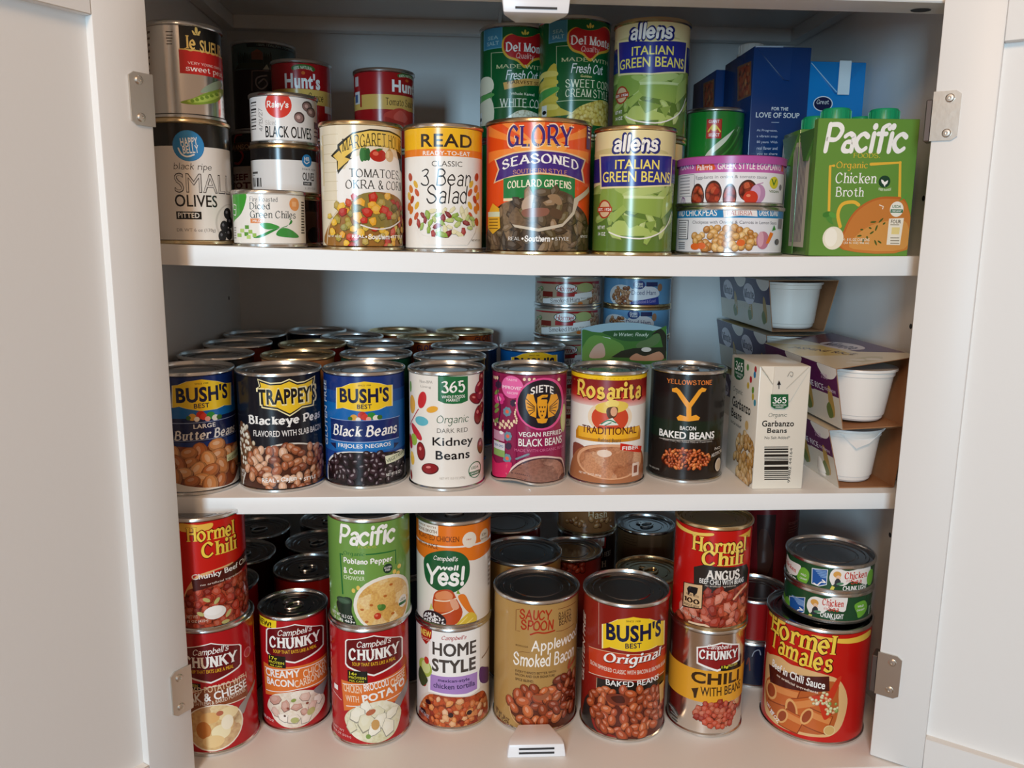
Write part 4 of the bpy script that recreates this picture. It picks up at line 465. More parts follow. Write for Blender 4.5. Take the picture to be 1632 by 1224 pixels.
('bean_can','blue can of black beans with yellow badge','can',None,-0.1247,0.0607,0.0000,0.0394,0.1105,'tin','0f3f8c',[('r','103078',-999,92.4,999,109.6),('r','114a96',-999,80.9,999,92.4),('r','1466b0',-999,65.9,999,80.9),('r','1260aa',-999,34.4,999,65.9),('p','f5e9b0',[-28.4,95.2,-22,96.4,-13.6,100.1,0,102.2,13.6,100.1,22,97.2,28.5,96.9,28.1,76.8,20.4,77.3,13.1,75,-.6,73.8,-14.3,75.6,-21.5,77.1,-29.2,75.1],0),('p','f0c928',[-27.1,95.4,-20.9,96.5,-12.6,100.1,0,102.2,12.5,100.1,20.8,97.3,27.1,97.1,26.7,77,19.2,77.4,12,75.1,-.6,73.8,-13.2,75.7,-20.3,77.2,-27.8,75.3],0),('t','5a4a1a','SINCE 1908',-.1,98.5,11.8,1.41,'b',0,0),('t','10183c',"BUSH'S",-.2,88.9,47.8,14.18,'x',0,0),('t','10183c','BEST',-.5,78.7,13.4,4.27,'b',0,0),('e','d9a03c',-10.4,68.1,3.6,3.3,0),('e','b8281f',-2.8,70.3,4,3.8,0),('e','d03a2c',-.2,68.8,3.2,3,0),('e','2f8a3a',5.9,69.7,3.8,3.5,0),('e','e6e0d0',10,67.5,3.1,2.8,0),('e','e6e0d6',-6.3,66.4,2.4,2.3,0),('e','e8a090',3.1,66.7,2.4,2.3,0),('e','3a6a2c',-13.9,67.3,2.3,2,0),('e','3a6a2c',13.6,67.9,2.6,2.3,0),('r','9ab0d8',-37.8,65.2,37.8,65.7),('r','122a68',-37.3,45.2,36.4,65.2),('r','9ab0d8',-37.9,44.7,36.1,45.4),('p','0c1c48',[-39,41.4,-30.6,37,-30.3,42.7],0),('p','0c1c48',[36.1,39.8,28.3,35.4,28.5,41.2],0),('t','f4f2ee','Black Beans',-.4,55.5,67.7,11.08,'G',0,0),('r','1a74bc',-30.5,36.5,28.7,44.3),('t','f4f2ee','FRIJOLES NEGROS',-1.3,40.6,52.2,4.93,'b',0,0),('p','e6e4e0',[-46.4,2,-45.1,21.4,-27.5,33.9,-1.4,36.1,22.6,31.8,44.8,29.7,44.2,-6.1,-2.2,1.1,-28.7,1.4],1),('p','181014',[-44,3.3,-43,20.8,-26,32.7,-1.5,35,44.8,27.3,44.2,-6.1,-2.2,2.3,-27.1,3.5],1),('n','0c0709',1.2,18.9,43.2,16,60,7.8,1.4,['2a1a20','3a2830','221418','30202a'],13,2),('p','dde0c4',[17.8,30.2,46.7,30.9,46.5,24.9,19,22.2],0),('t','4a5a3a','VEGETARIAN',32.3,27.8,26.5,3.6,'b',12,0),('t','f4f2ee','NET WT 15 OZ',27.6,11.7,17.6,2.89,'b',0,0),('t','c9d8ee','GLUTEN FREE',-45.7,69.2,62,6.2,'b',90,0)],0),
('bean_can','white can of organic dark red kidney beans with coloured leaves','can',None,-0.0457,0.0491,0.0000,0.0367,0.1128,'tin','ebe5dc',[('p','1c6b3c',[-7.9,108.9,20.6,107.9,20.6,85,13.9,83.1,5.7,82.9,-2.2,83.7,-8,86.1],0),('t','f4f2ee','365',6.3,98.7,22.6,11.38,'F',0,0),('t','f4f2ee','WHOLE FOODS',6.4,89.6,22,2.74,'b',0,0),('t','f4f2ee','MARKET',6.1,86.5,12.8,2.52,'b',0,0),('t','9a948c','Non-BPA',-20.1,102.7,14.2,2.74,'s',0,0),('t','9a948c','Lining',-20.3,97.8,11.5,2.74,'s',0,0),('t','2a5a3c','Organic',6.1,67.2,30.8,10.16,'h',0,0),('t','6a6660','DARK RED',5.6,57.9,29.5,4.18,'s',0,0),('t','16161a','Kidney',6.4,46.3,39.7,10.5,'b',0,0),('t','16161a','Beans',6,34.6,33,8.45,'b',0,0),('e','c62a30',-24.6,85.3,4.8,8.3,-18),('e','e0a83a',-39.9,78.9,5.7,8.8,0),('e','e6a838',-13.7,77.5,5.9,3,15),('e','5fb4c4',-25.8,65.3,8.2,4.4,0),('e','c22a34',-33.5,53.8,10.5,4,-38),('e','98b83c',-37.3,45.7,5.8,5.7,30),('e','e6b84a',-41.1,26.7,4.5,6.6,12),('e','6aa04a',-43.4,95.2,2.5,5.3,0),('e','b82a34',-44.9,42.2,4.4,7.1,20),('e','8a2024',-44.6,9.7,2.9,4.8,15),('l','b8283a',1.05,[-29.2,76,-37.5,66.3,-46.4,57.7],0),('e','5a0f14',-26.6,36.4,5.5,8.9,5),('e','8a1a20',-26.8,36.7,4.7,7.5,5),('e','d8807a',-27.2,38.9,1.6,1.8,5),('e','5a0f14',-16.6,21,9.1,5.4,8),('e','8a1a20',-16.7,21.3,7.8,4.6,8),('e','d8807a',-17.8,22.4,2.6,1.1,8),('e','5a0f14',38.7,38.6,5.8,7.8,12),('e','8a1a20',38.4,39.1,5.1,6.6,12),('e','d8807a',38,41.3,1.9,1.6,12),('e','5a0f14',41.2,103.7,5.9,7,0),('e','8a1a20',40.9,104,5.2,5.9,0),('e','d8807a',40.7,105.8,1.6,1.4,0),('e','5a0f14',37.5,96.4,9.4,5.8,30),('e','8a1a20',37.1,96.9,8.2,4.9,30),('e','d8807a',35.6,98.6,3.1,1.2,30),('e','5a0f14',30.6,85.6,8.9,5.1,-20),('e','8a1a20',29.7,86,7.4,4.3,-20),('e','d8807a',27.6,87.3,2.2,1,-20),('e','5a0f14',38.4,88,7.1,5.3,10),('e','8a1a20',38.1,88.5,6.3,4.4,10),('e','d8807a',37.3,89.9,2.4,1.1,10),('e','5a0f14',35,69.5,6.9,9.2,-14),('e','8a1a20',34.6,69.9,6.1,7.7,-14),('e','d8807a',33.1,72.5,1.9,1.8,-14),('e','5a0f14',41.5,74.9,6,5.9,30),('e','8a1a20',41.1,75.3,5.2,5,30),('e','d8807a',40.9,76.7,1.5,1.2,30),('e','5a0f14',45.7,55.9,4,5.4,0),('e','8a1a20',45.5,56.3,3.4,4.5,0),('e','d8807a',45,57.6,1.1,1.1,0),('e','2a6a42',30.4,17.4,9.3,7.9,0),('e','ece6de',30.1,17.4,8.1,7,0),('r','2a6a42',22.4,12.5,37.4,16.2),('t','2a6a42','USDA',29.3,19.8,10,2.64,'b',0,0),('t','f4f2ee','ORGANIC',29.5,14.4,11.9,1.93,'b',0,0),('t','b8b0a6','NET WT 15.5 OZ (439g)',5.3,12.2,24.2,2.85,'s',0,0)],0),
('bean_can','dented magenta can of vegan refried black beans with orange bird','can',None,0.0345,0.0613,0.0000,0.0373,0.1115,'tin','94204f',[('r','8f1f4c',-999,105.3,999,111.1),('r','8a1c4a',-47.5,18,-12.2,107.4),('e','efd3b0',-45.2,101.3,1.6,1.7,0),('e','efd3b0',-44.7,58.7,1.9,1.8,0),('e','efd3b0',-41.3,101.3,1.8,1.7,0),('e','efd3b0',-40.3,56.2,2.2,1.8,0),('e','efd3b0',-36.9,101.9,2.2,1.7,0),('e','efd3b0',-35.3,59.7,2.2,1.8,0),('e','efd3b0',-31.9,54.6,1.7,1.7,0),('e','efd3b0',-30.8,58.2,1.9,1.8,0),('e','efd3b0',-28.3,57.4,1.5,1.7,0),('e','efd3b0',-27,61.3,1.6,1.8,0),('e','efd3b0',-25,55.9,1.4,1.7,0),('e','efd3b0',-23.5,59.4,1.5,1.8,0),('e','efd3b0',-22,58.5,1.3,1.7,0),('e','efd3b0',-20.4,62.3,1.4,1.8,0),('e','efd3b0',-19.2,56.7,1.2,1.7,0),('e','efd3b0',-17.3,60.3,1.3,1.8,0),('e','efd3b0',-16.5,59.2,1.2,1.7,0),('e','efd3b0',-14.5,63,1.3,1.8,0),('e','efd3b0',-5,103.7,1.4,1.5,0),('e','efd3b0',-.4,103.8,1.4,1.5,0),('e','efd3b0',4.2,103.8,1.4,1.5,0),('e','efd3b0',31.2,102,2.2,1.5,0),('e','d83a86',-28.3,83.1,3,2.3,0),('e','d83a86',-30.1,79.9,3.2,2.3,0),('e','d83a86',-34.8,78.4,3.8,2.3,0),('e','d83a86',-38.6,79.6,3.9,2.3,0),('e','d83a86',-38.6,82.9,3.9,2.3,0),('e','d83a86',-34.8,85.7,3.8,2.3,0),('e','d83a86',-30.1,85.7,3.2,2.3,0),('e','f0a0c0',-33.5,82.3,3.6,2.4,0),('e','6a8f9e',-19.2,71.9,1.9,1.8,0),('e','6a8f9e',-20.3,69.5,1.9,1.8,0),('e','6a8f9e',-22.9,68.6,2,1.8,0),('e','6a8f9e',-25,69.9,2.1,1.8,0),('e','6a8f9e',-25.1,72.4,2.1,1.8,0),('e','6a8f9e',-22.9,74.3,2,1.8,0),('e','6a8f9e',-20.3,74,1.9,1.8,0),('e','e8664a',-22.2,71.5,2,1.8,0),('e','6a8f9e',-18.3,48.3,1.8,1.8,0),('e','6a8f9e',-19.3,45.8,1.9,1.8,0),('e','6a8f9e',-21.8,44.9,2,1.8,0),('e','6a8f9e',-24,46.1,2.1,1.8,0),('e','6a8f9e',-24,48.7,2.1,1.8,0),('e','6a8f9e',-21.9,50.6,2,1.8,0),('e','6a8f9e',-19.3,50.4,1.9,1.8,0),('e','e8664a',-21.2,47.8,1.9,1.8,0),('e','6a8f9e',-18.7,26.6,1.9,1.8,0),('e','6a8f9e',-19.7,24.1,1.9,1.8,0),('e','6a8f9e',-22.3,23.1,2,1.8,0),('e','6a8f9e',-24.5,24.3,2.1,1.8,0),('e','6a8f9e',-24.5,26.9,2.1,1.8,0),('e','6a8f9e',-22.3,28.9,2,1.8,0),('e','6a8f9e',-19.8,28.7,1.9,1.8,0),('e','e8664a',-21.6,26.1,2,1.8,0),('e','3a2440',-13.5,80.8,1.3,1.3,0),('e','3a2440',-14.2,79,1.3,1.3,0),('e','3a2440',-16,78.4,1.3,1.3,0),('e','3a2440',-17.4,79.4,1.4,1.3,0),('e','3a2440',-17.4,81.4,1.4,1.3,0),('e','3a2440',-16,82.7,1.3,1.3,0),('e','3a2440',-14.2,82.4,1.3,1.3,0),('e','3a2440',-15.5,80.6,1.3,1.4,0),('e','3a2440',-31.3,96.2,1.9,1.3,0),('e','3a2440',-32.4,94.3,2,1.4,0),('e','3a2440',-35.3,93.4,2.3,1.4,0),('e','3a2440',-37.9,94.2,2.6,1.4,0),('e','3a2440',-37.9,96.2,2.6,1.4,0),('e','3a2440',-35.3,97.8,2.3,1.4,0),('e','3a2440',-32.5,97.8,2,1.3,0),('e','3a2440',-34.5,95.7,2.2,1.4,0),('e','3a2440',-18.1,38.7,1.4,1.4,0),('e','3a2440',-18.9,36.8,1.4,1.4,0),('e','3a2440',-20.8,36.1,1.5,1.4,0),('e','3a2440',-22.4,37.1,1.5,1.4,0),('e','3a2440',-22.4,39,1.5,1.4,0),('e','3a2440',-20.8,40.5,1.5,1.4,0),('e','3a2440',-18.9,40.3,1.4,1.4,0),('e','3a2440',-20.3,38.4,1.5,1.4,0),('e','7d9a4a',-37.7,88,4.9,1.9,30),('e','7d9a4a',-37.6,74.9,4.9,1.9,30),('e','7d9a4a',-37.5,70.1,4.9,1.9,30),('e','7d9a4a',-37.4,60.5,4.9,1.9,30),('e','7d9a4a',-37.1,38.7,4.9,1.9,30),('e','7d9a4a',-37,31.4,4.9,2,30),('l','2c1a34',1.41,[-33.5,104.1,-35.4,88.4,-31.1,72.5,-35.4,56.1],1),('e','efd3b0',-12.9,80.8,1,1.1,0),('e','efd3b0',-12,78.8,1,1.1,0),('e','efd3b0',-11.9,76.7,1,1.1,0),('e','efd3b0',-12.6,74.5,1,1.1,0),('e','efd3b0',-13.5,72.3,1,1.1,0),('e','efd3b0',-13.7,70.2,1,1.1,0),('e','efd3b0',-13,68.1,1,1.1,0),('e','efd3b0',-12,66.1,1,1.1,0),('e','efd3b0',-11.7,64,1,1.1,0),('e','efd3b0',-12.2,61.8,1,1.1,0),('e','e86aa8',-17.4,95.5,11.8,10.7,0),('t','f6c8dc','TASTE',-17.7,102.4,11.9,2.09,'b',0,0),('t','fbe8f0','IMPROVED',-17.3,94.9,22,3.03,'b',0,0),('t','f6c8dc','RECIPE',-16.5,89.9,11.7,2.1,'b',0,0),('e','b4b46a',40.7,63.4,5.9,13.9,0),('e','ccc98a',40.9,63.4,4.2,12.1,0),('e','e0508f',13.3,80.2,26.3,25.1,0),('e','1c1824',12.4,80.2,23.7,23.2,0),('t','f2ece6','SIETE',12.5,94.1,23.1,7.23,'b',0,3),('p','e8a028',[7.2,80.3,7.6,85,16.5,84.5,17.3,79.7,16,69.2,12.6,63.6,8.8,69.7],0),('p','e8a028',[7.4,83.2,7.3,86.7,12.1,89.2,17.8,88.9,17.2,86.6,12.1,86.4,10.3,84.6,17.2,84.2,17.2,82.1],0),('p','1c1824',[10.9,86.9,17.4,87.7,14.6,87],0),('p','e8a028',[6.5,67.4,.5,69.8,-3.1,76.7,-3.8,83.7,-1.9,90.2,3.6,89.7,5.1,83.8,6.6,80.3],0),('l','1c1824',.7,[4.9,78,-3,85.5],0),('l','1c1824',.7,[4.9,77.1,-2.2,81.7],0),('l','1c1824',.7,[5,76.1,-1.5,77.8],0),('l','1c1824',.7,[5,75.2,-.8,74],0),('l','1c1824',.7,[5,74.2,0,70.1],0),('p','e8a028',[18.4,66.7,25.8,68.2,30.7,74.6,31.4,81.7,28.2,88.6,20.9,88.8,19.4,83.1,17.7,79.7],0),('l','1c1824',.71,[19.8,77.2,30,83.6],0),('l','1c1824',.71,[19.8,76.2,29.1,79.8],0),('l','1c1824',.71,[19.8,75.3,28.2,76.1],0),('l','1c1824',.71,[19.8,74.3,27.3,72.3],0),('l','1c1824',.71,[19.8,73.4,26.5,68.5],0),('p','e8a028',[6.5,66.8,18.3,66.1,16.4,62.1,12.3,61.8,8.3,62.6],0),('p','1c1824',[8.7,78.3,10.6,78.2,9.7,76.2],0),('p','1c1824',[11.3,78.1,13.3,78,12.3,76.1],0),('p','1c1824',[13.8,78,15.8,77.9,14.8,75.9],0),('p','1c1824',[9.9,74.1,11.9,74,10.9,72],0),('p','1c1824',[12.6,74,14.6,73.8,13.6,71.9],0),('p','1c1824',[11.2,70.3,13.2,70.2,12.2,68.2],0),('t','f4f2ee','VEGAN REFRIED',13.5,51.3,46.6,4.52,'b',0,0),('t','f4f2ee','BLACK BEANS',13.7,43.5,46.9,7.4,'b',0,0),('t','d8729c','MADE WITH ORGANIC BEANS',14.4,35.8,56.1,2.88,'s',0,0),('r','c890a8',-42.7,42.1,-24.9,51.2),('e','f4f2ee',-29.1,50.1,2.8,1.7,0),('r','d8d8dc',-42.5,28.9,-24.3,40.4),('r','8ab060',-42.6,26.4,-24.2,33.1),('t','3a6aa0','NON GMO',-33.2,36.8,14.4,2.42,'b',0,0),('p','e3c8c0',[-26.7,.7,-20.7,11.7,-8,25.4,9.5,30.4,27.3,27.7,41.9,20.7,44.6,-4],1),('p','4a3038',[-23.5,.8,-18.6,11.4,-6.8,23.7,9.5,28.6,26.5,26.3,40.1,19.5,42.8,-4.1],1),('p','@refried2',[-22,-.2,-12.8,16.5,-1,24.6,13.2,27.5,30.9,23.4,41.3,13.3,40.9,-4.1],1),('p','d0245c',[-46.9,4.7,-47,23.3,-36.7,18.6,-16.1,22.7,-26.7,1.9],1),('e','7a8a96',-10.5,27.6,2.4,1,20),('e','7a8a96',-8.1,28.8,2.4,1,20),('e','7a8a96',-5.7,29.9,2.4,1,20),('e','7a8a96',-3.4,31,2.3,1,20),('e','7a8a96',-1.1,32,2.3,1,20)],0),
('bean_can','red and white can of traditional refried beans with woman in hat','can',None,0.1115,0.0584,0.0000,0.0376,0.1115,'tin','eeeae2',[('r','f2c41c',-999,104.7,999,112.2),('r','@rosared',-999,78.5,999,105.9),('r','f4c81e',-999,103.5,999,111.6),('r','c8941a',-41.9,99.9,-39.1,100.5),('r','c8941a',-33.8,101.2,-31.2,101.8),('r','c8941a',-27.3,102.2,-25.2,102.7),('r','c8941a',-21.8,102.9,-20,103.4),('r','c8941a',-16.9,103.4,-15.3,104),('r','c8941a',-12.4,103.8,-10.9,104.4),('r','c8941a',-8.1,104.1,-6.6,104.7),('r','c8941a',-4,104.4,-2.5,105),('r','c8941a',.1,104.5,1.6,105.1),('r','c8941a',4.2,104.6,5.7,105.2),('r','c8941a',8.3,104.6,9.8,105.2),('r','c8941a',12.6,104.5,14.2,105.1),('r','c8941a',17.1,104.3,18.8,104.9),('r','c8941a',21.9,104,23.7,104.6),('r','c8941a',27.3,103.5,29.4,104.1),('r','c8941a',33.6,102.8,36.4,103.4),('t','6a1410','Rosarita',1.9,92.8,74.7,19.21,'Y',0,0),('t','f2d05a','Rosarita',.8,93.5,71.1,17.46,'X',0,0),('e','ecd6b8',2.5,68,22.1,15.3,0),('e','cf4a2c',2.4,67.4,18,13.6,0),('e','e8c85a',3.9,78,16.1,5.9,5),('e','f0d878',4,81.5,6.3,3.7,0),('p','5a3a28',[-1.5,73.7,.6,77.9,8.7,78,8.9,71.5,5.5,67.4,1,67.4],1),('e','dfa884',5.6,73.9,3.2,4.5,0),('p','dfe4d8',[-8.1,60.3,-1.3,65.5,4.4,68,10.5,60.9],0),('l','2a7a5a',1.18,[-5.8,61.7,1,65.6,8,63.3],1),('l','2a7a5a',.95,[-2.3,60.5,3.4,63.3],1),('p','c8861c',[-34.9,51.2,-31.1,56.8,35.7,58.3,38.5,52.9,38,44.6,-34.6,44],0),('p','efb22c',[-31.1,56.2,35.8,57.7,33.3,47.8,-30.7,46.6],0),('t','5a1c10','TRADITIONAL',2.7,55.2,56.9,7.35,'b',0,0),('t','4a4038','Refried Beans',2.7,46.1,21.7,3.81,'s',0,0),('p','8a4a3a',[-39.1,38,-21.5,36.9,-28.9,24.5,-37.9,16.1],1),('p','a86a44',[-44.8,.3,-41.8,20.3,-26,36.1,-.5,42.4,29.3,38.8,46.2,27,49.8,1,1.9,3.3],1),('e','dba47c',5.3,25.1,37.2,17.4,0),('e','@refried',5,24.5,33.7,15.6,0),('e','e8d0bc',-2,33.3,7,3.6,0),('p','cf2c1c',[12.9,43.5,42,36.7,40.5,30.6,12.8,37],0),('t','f4f2ee','FIBER',25.1,37.8,20.2,3.63,'b',-3,0),('r','e9d2c2',27.2,9.1,37.2,22.1),('r','8a4a34',29.2,12.2,34.5,19.6),('t','f0e0d0','NET WT 16 OZ (453g)',-16.3,11.3,24,2.67,'b',0,0)],0),
('bean_can','black can of bacon baked beans with large orange letter Y','can',None,0.1929,0.0699,0.0000,0.0375,0.1101,'tin','1d1a19',[('r','16261a',-999,43,999,61.4),('r','1d1512',-999,4.5,999,43),('t','dc7a34','YELLOWSTONE',1.4,99.3,45.3,4.88,'F',0,0),('p','eda02c',[-15.1,92.3,-10.4,93.7,-7.1,91.4,2.2,79.7,10.4,92.2,13.6,94.7,18.4,93.3,17.2,90.7,13.8,90.2,4.3,75.3,4.8,65.5,.2,65.3,-.3,75.1,-10.2,88.5,-14.9,89.3],0),('p','eda02c',[-9,64.5,-6,67.5,2.3,65.7,9.1,68.2,13.2,65.5,12,63,2.5,61.5,-7.6,61.8],0),('t','f4f2ee','BACON',2.2,54.7,15.1,3.93,'b',0,0),('t','f4f2ee','BAKED BEANS',1.7,47.4,58.4,7.09,'x',0,0),('l','c8c0b8',.4,[-27.2,41.4,1.5,42.8,30.9,43],0),('t','b8b2aa','Gluten Free | No Added MSG or Preservatives',2.8,41.1,51.1,2.63,'s',0,0),('p','3a1208',[-23.4,20.9,-17.7,30.1,1.9,34.5,20.8,30.9,26.1,23.7,20.2,16.3,3,13.2,-15.4,14.4],1),('n','3a1208',1.7,23.8,24.4,10,80,4.5,1.6,['b04a1e','c85e2a','963a16','d87a3a'],15,0),('t','d8d2ca','ARTIFICIAL',37.1,28.1,19.4,3.57,'b',8,0),('t','d8d2ca','NO',36.6,33.1,9.7,2.73,'b',0,0),('e','d9cbb8',39.4,15.9,5.6,6.7,0),('e','c8b49a',39.5,15.9,4.3,5.3,0),('t','a8a29a','SEE RECIPE',-32.9,10,16.5,1.61,'b',0,0)],.6),
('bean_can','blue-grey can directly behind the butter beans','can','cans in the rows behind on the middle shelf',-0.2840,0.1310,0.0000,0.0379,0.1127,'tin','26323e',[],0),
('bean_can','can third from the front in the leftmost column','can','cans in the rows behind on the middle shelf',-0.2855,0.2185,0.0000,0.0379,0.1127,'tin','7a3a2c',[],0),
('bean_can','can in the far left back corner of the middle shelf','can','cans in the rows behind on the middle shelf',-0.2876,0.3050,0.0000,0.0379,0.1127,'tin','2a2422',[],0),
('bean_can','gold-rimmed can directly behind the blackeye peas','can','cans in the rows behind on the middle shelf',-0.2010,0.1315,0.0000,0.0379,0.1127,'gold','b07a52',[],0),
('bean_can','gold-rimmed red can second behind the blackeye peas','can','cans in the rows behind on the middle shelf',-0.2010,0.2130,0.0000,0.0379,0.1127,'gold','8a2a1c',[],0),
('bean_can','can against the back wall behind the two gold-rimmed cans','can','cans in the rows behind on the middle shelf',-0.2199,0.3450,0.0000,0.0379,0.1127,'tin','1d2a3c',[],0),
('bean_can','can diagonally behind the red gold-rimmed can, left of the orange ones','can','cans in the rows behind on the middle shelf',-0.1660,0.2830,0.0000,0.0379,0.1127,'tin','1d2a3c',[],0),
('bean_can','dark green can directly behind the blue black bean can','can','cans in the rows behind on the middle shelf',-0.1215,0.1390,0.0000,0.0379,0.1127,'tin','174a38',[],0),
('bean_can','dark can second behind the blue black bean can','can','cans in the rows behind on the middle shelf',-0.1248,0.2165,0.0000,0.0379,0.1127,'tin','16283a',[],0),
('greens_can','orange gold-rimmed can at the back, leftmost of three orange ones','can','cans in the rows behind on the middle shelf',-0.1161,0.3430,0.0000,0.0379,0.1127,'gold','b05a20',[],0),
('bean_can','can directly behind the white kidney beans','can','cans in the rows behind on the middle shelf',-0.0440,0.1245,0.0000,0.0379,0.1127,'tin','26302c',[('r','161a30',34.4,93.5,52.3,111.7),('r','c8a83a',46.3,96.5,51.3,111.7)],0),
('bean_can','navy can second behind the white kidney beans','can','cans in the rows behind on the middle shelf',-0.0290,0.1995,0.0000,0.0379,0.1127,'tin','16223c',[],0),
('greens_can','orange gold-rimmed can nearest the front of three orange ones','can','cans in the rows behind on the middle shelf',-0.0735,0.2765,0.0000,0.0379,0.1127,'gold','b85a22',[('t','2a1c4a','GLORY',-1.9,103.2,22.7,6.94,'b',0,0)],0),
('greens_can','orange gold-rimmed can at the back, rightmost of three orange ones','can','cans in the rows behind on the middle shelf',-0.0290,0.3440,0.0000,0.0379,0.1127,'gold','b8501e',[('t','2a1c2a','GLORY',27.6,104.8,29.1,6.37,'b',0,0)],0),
('bean_can','blue can with yellow badge behind the magenta can','can','cans in the rows behind on the middle shelf',0.0485,0.2011,0.0000,0.0379,0.1127,'tin','1460a8',[('p','f5e9b0',[-25.8,102.2,-19.6,103.4,-11.5,107.2,1.8,109.7,15.5,108,24.2,105.4,31.2,105.4,31.8,84.8,23.5,85.1,16,82.4,2.3,80.8,-11.2,82.3,-18.2,83.8,-25.5,81.8],0),('p','f0c928',[-24.5,102.4,-18.5,103.5,-10.5,107.3,1.8,109.7,14.4,108,23,105.5,29.6,105.5,30.3,85,22.2,85.2,14.9,82.5,2.3,80.8,-10.2,82.4,-17.1,83.9,-24.2,82],0),('t','5a4a1a','SINCE 1908',1.9,105.9,11.8,1.44,'b',0,0),('t','10183c',"BUSH'S",2.6,96.1,47.7,14.43,'x',0,0),('t','10183c','BEST',2.2,85.7,13.3,4.35,'b',0,0)],0),
('ham_can','flat smoked ham can with red and brown label, lowest of its stack','can','flat smoked ham cans stacked at the back',0.0999,0.3000,0.0000,0.0424,0.0377,'tin','a39a88',[('p','9a1c20',[-46.3,28,54.2,29.9,54.5,25.4,-46.1,23.5],0),('r','b09a80',-49.7,4.6,61.5,29.3),('n','6a5a40',-36.7,12.5,12.9,11.7,12,6.7,1.3,['7a8a5a','b89a7a','8a6a4a'],3,0),('n','6a4a34',44,14.3,13.6,11.9,12,8.5,1.5,['b07a5a','9a6a4a','c89a7a'],4,0),('e','a8b070',27.5,24.5,12.8,5.8,0),('r','a82024',-10.4,14,15,19.8),('e','3a4a3a',1.7,24.2,14.1,6.2,0),('e','eeeae6',1.7,24.2,13.1,5.4,0),('t','a8181c','Hormel',1.7,23.9,23.6,7.23,'HI',0,0),('p','ece8e4',[-30,8.7,11.6,13.9,12.4,17.2,37.6,17.9,39.4,10.9,6.9,4.9,-29.3,.5],0),('t','4a3a38','Smoked Ham',.3,9.4,37.6,5.95,'f',4,0),('r','7a241c',-30.1,12.1,-15.5,18.7),('t','6a5a52','Water added',28,11,16,2.34,'f',5,0),('e','c86a2a',19.8,4.6,3.3,2,0)],0),
('ham_can','flat smoked ham can with red and brown label, second lowest of its stack','can','flat smoked ham cans stacked at the back',0.0999,0.3000,0.0377,0.0424,0.0377,'tin','a39a88',[('p','9a1c20',[-47.3,28.7,52.4,30.4,52.5,26,-47.1,24.3],0),('r','b09a80',-50.6,4.7,59.6,29.1),('n','6a5a40',-37.6,13,13,11.5,12,6.6,1.3,['7a8a5a','b89a7a','8a6a4a'],3,0),('n','6a4a34',42.3,15.3,13.4,11.7,12,8.3,1.5,['b07a5a','9a6a4a','c89a7a'],4,0),('e','a8b070',26,24.6,12.3,5.7,0),('r','a82024',-11.2,14,13.9,19.7),('e','3a4a3a',.8,24.1,14,6.2,0),('e','eeeae6',.8,24.1,13,5.4,0),('t','a8181c','Hormel',.8,23.7,23.5,7.14,'HI',0,0),('p','ece8e4',[-30.9,9.1,10.7,14,11.4,17.2,35.8,18.6,37.5,11.8,6,5.1,-30.3,.9],0),('t','4a3a38','Smoked Ham',-.6,9.4,37.4,5.87,'f',4,0),('r','7a241c',-31.1,12.3,-16.4,18.8),('t','6a5a52','Water added',26.6,11.4,15.4,2.3,'f',5,0),('e','c86a2a',18.7,5,3.2,2,0)],0),
('ham_can','flat smoked ham can with red and brown label, middle of its stack','can','flat smoked ham cans stacked at the back',0.0999,0.3000,0.0754,0.0424,0.0377,'tin','a39a88',[('p','9a1c20',[-48.3,28.9,50.6,30.4,50.9,26,-48.1,24.5],0),('r','b09a80',-51.5,4.3,57.7,28.4),('n','6a5a40',-38.5,12.9,13,11.4,12,6.5,1.3,['7a8a5a','b89a7a','8a6a4a'],3,0),('n','6a4a34',40.7,15.6,13.2,11.5,12,8.2,1.5,['b07a5a','9a6a4a','c89a7a'],4,0),('e','a8b070',24.6,24.3,11.9,5.6,0),('r','a82024',-12,13.5,12.9,19.1),('e','3a4a3a',-.1,23.4,13.9,6.1,0),('e','eeeae6',-.1,23.4,12.9,5.3,0),('t','a8181c','Hormel',-.1,23.1,23.3,7.04,'HI',0,0),('p','ece8e4',[-31.9,9,9.7,13.5,10.5,16.7,34.2,18.6,35.7,12,5.1,4.7,-31.2,.9],0),('t','4a3a38','Smoked Ham',-1.6,8.9,37.1,5.79,'f',4,0),('r','7a241c',-32,12,-17.2,18.4),('t','6a5a52','Water added',25.3,11.3,14.9,2.27,'f',5,0),('e','c86a2a',17.6,4.7,3.2,1.9,0)],0),
('ham_can','flat smoked ham can with red and brown label, second highest of its stack','can','flat smoked ham cans stacked at the back',0.0999,0.3000,0.1131,0.0424,0.0377,'tin','a39a88',[('p','9a1c20',[-52.2,31.6,45.6,32.9,45.9,28.5,-52.2,27.2],0),('r','b09a80',-55.5,6.3,52.8,30),('n','6a5a40',-42.2,15,13.2,11.3,12,6.4,1.3,['7a8a5a','b89a7a','8a6a4a'],3,0),('n','6a4a34',36.4,18.4,12.5,11.2,12,8,1.5,['b07a5a','9a6a4a','c89a7a'],4,0),('e','a8b070',20.8,26.3,11.1,5.5,0),('r','a82024',-14.9,15.3,9.9,20.8),('e','3a4a3a',-3.1,25.1,13.9,6,0),('e','eeeae6',-3.1,25.1,12.8,5.2,0),('t','a8181c','Hormel',-3,24.7,23.2,6.94,'HI',0,0),('p','ece8e4',[-35.9,11.1,6.8,15.4,7.5,18.6,29.8,21.1,31.2,14.6,2.2,6.6,-35.1,3.1],0),('t','4a3a38','Smoked Ham',-4.7,10.8,37.1,5.71,'f',4,0),('r','7a241c',-36,13.9,-20.2,20.3),('t','6a5a52','Water added',21.6,13.5,13.9,2.23,'f',5,0),('e','c86a2a',14.4,6.9,3,1.9,0)],0),
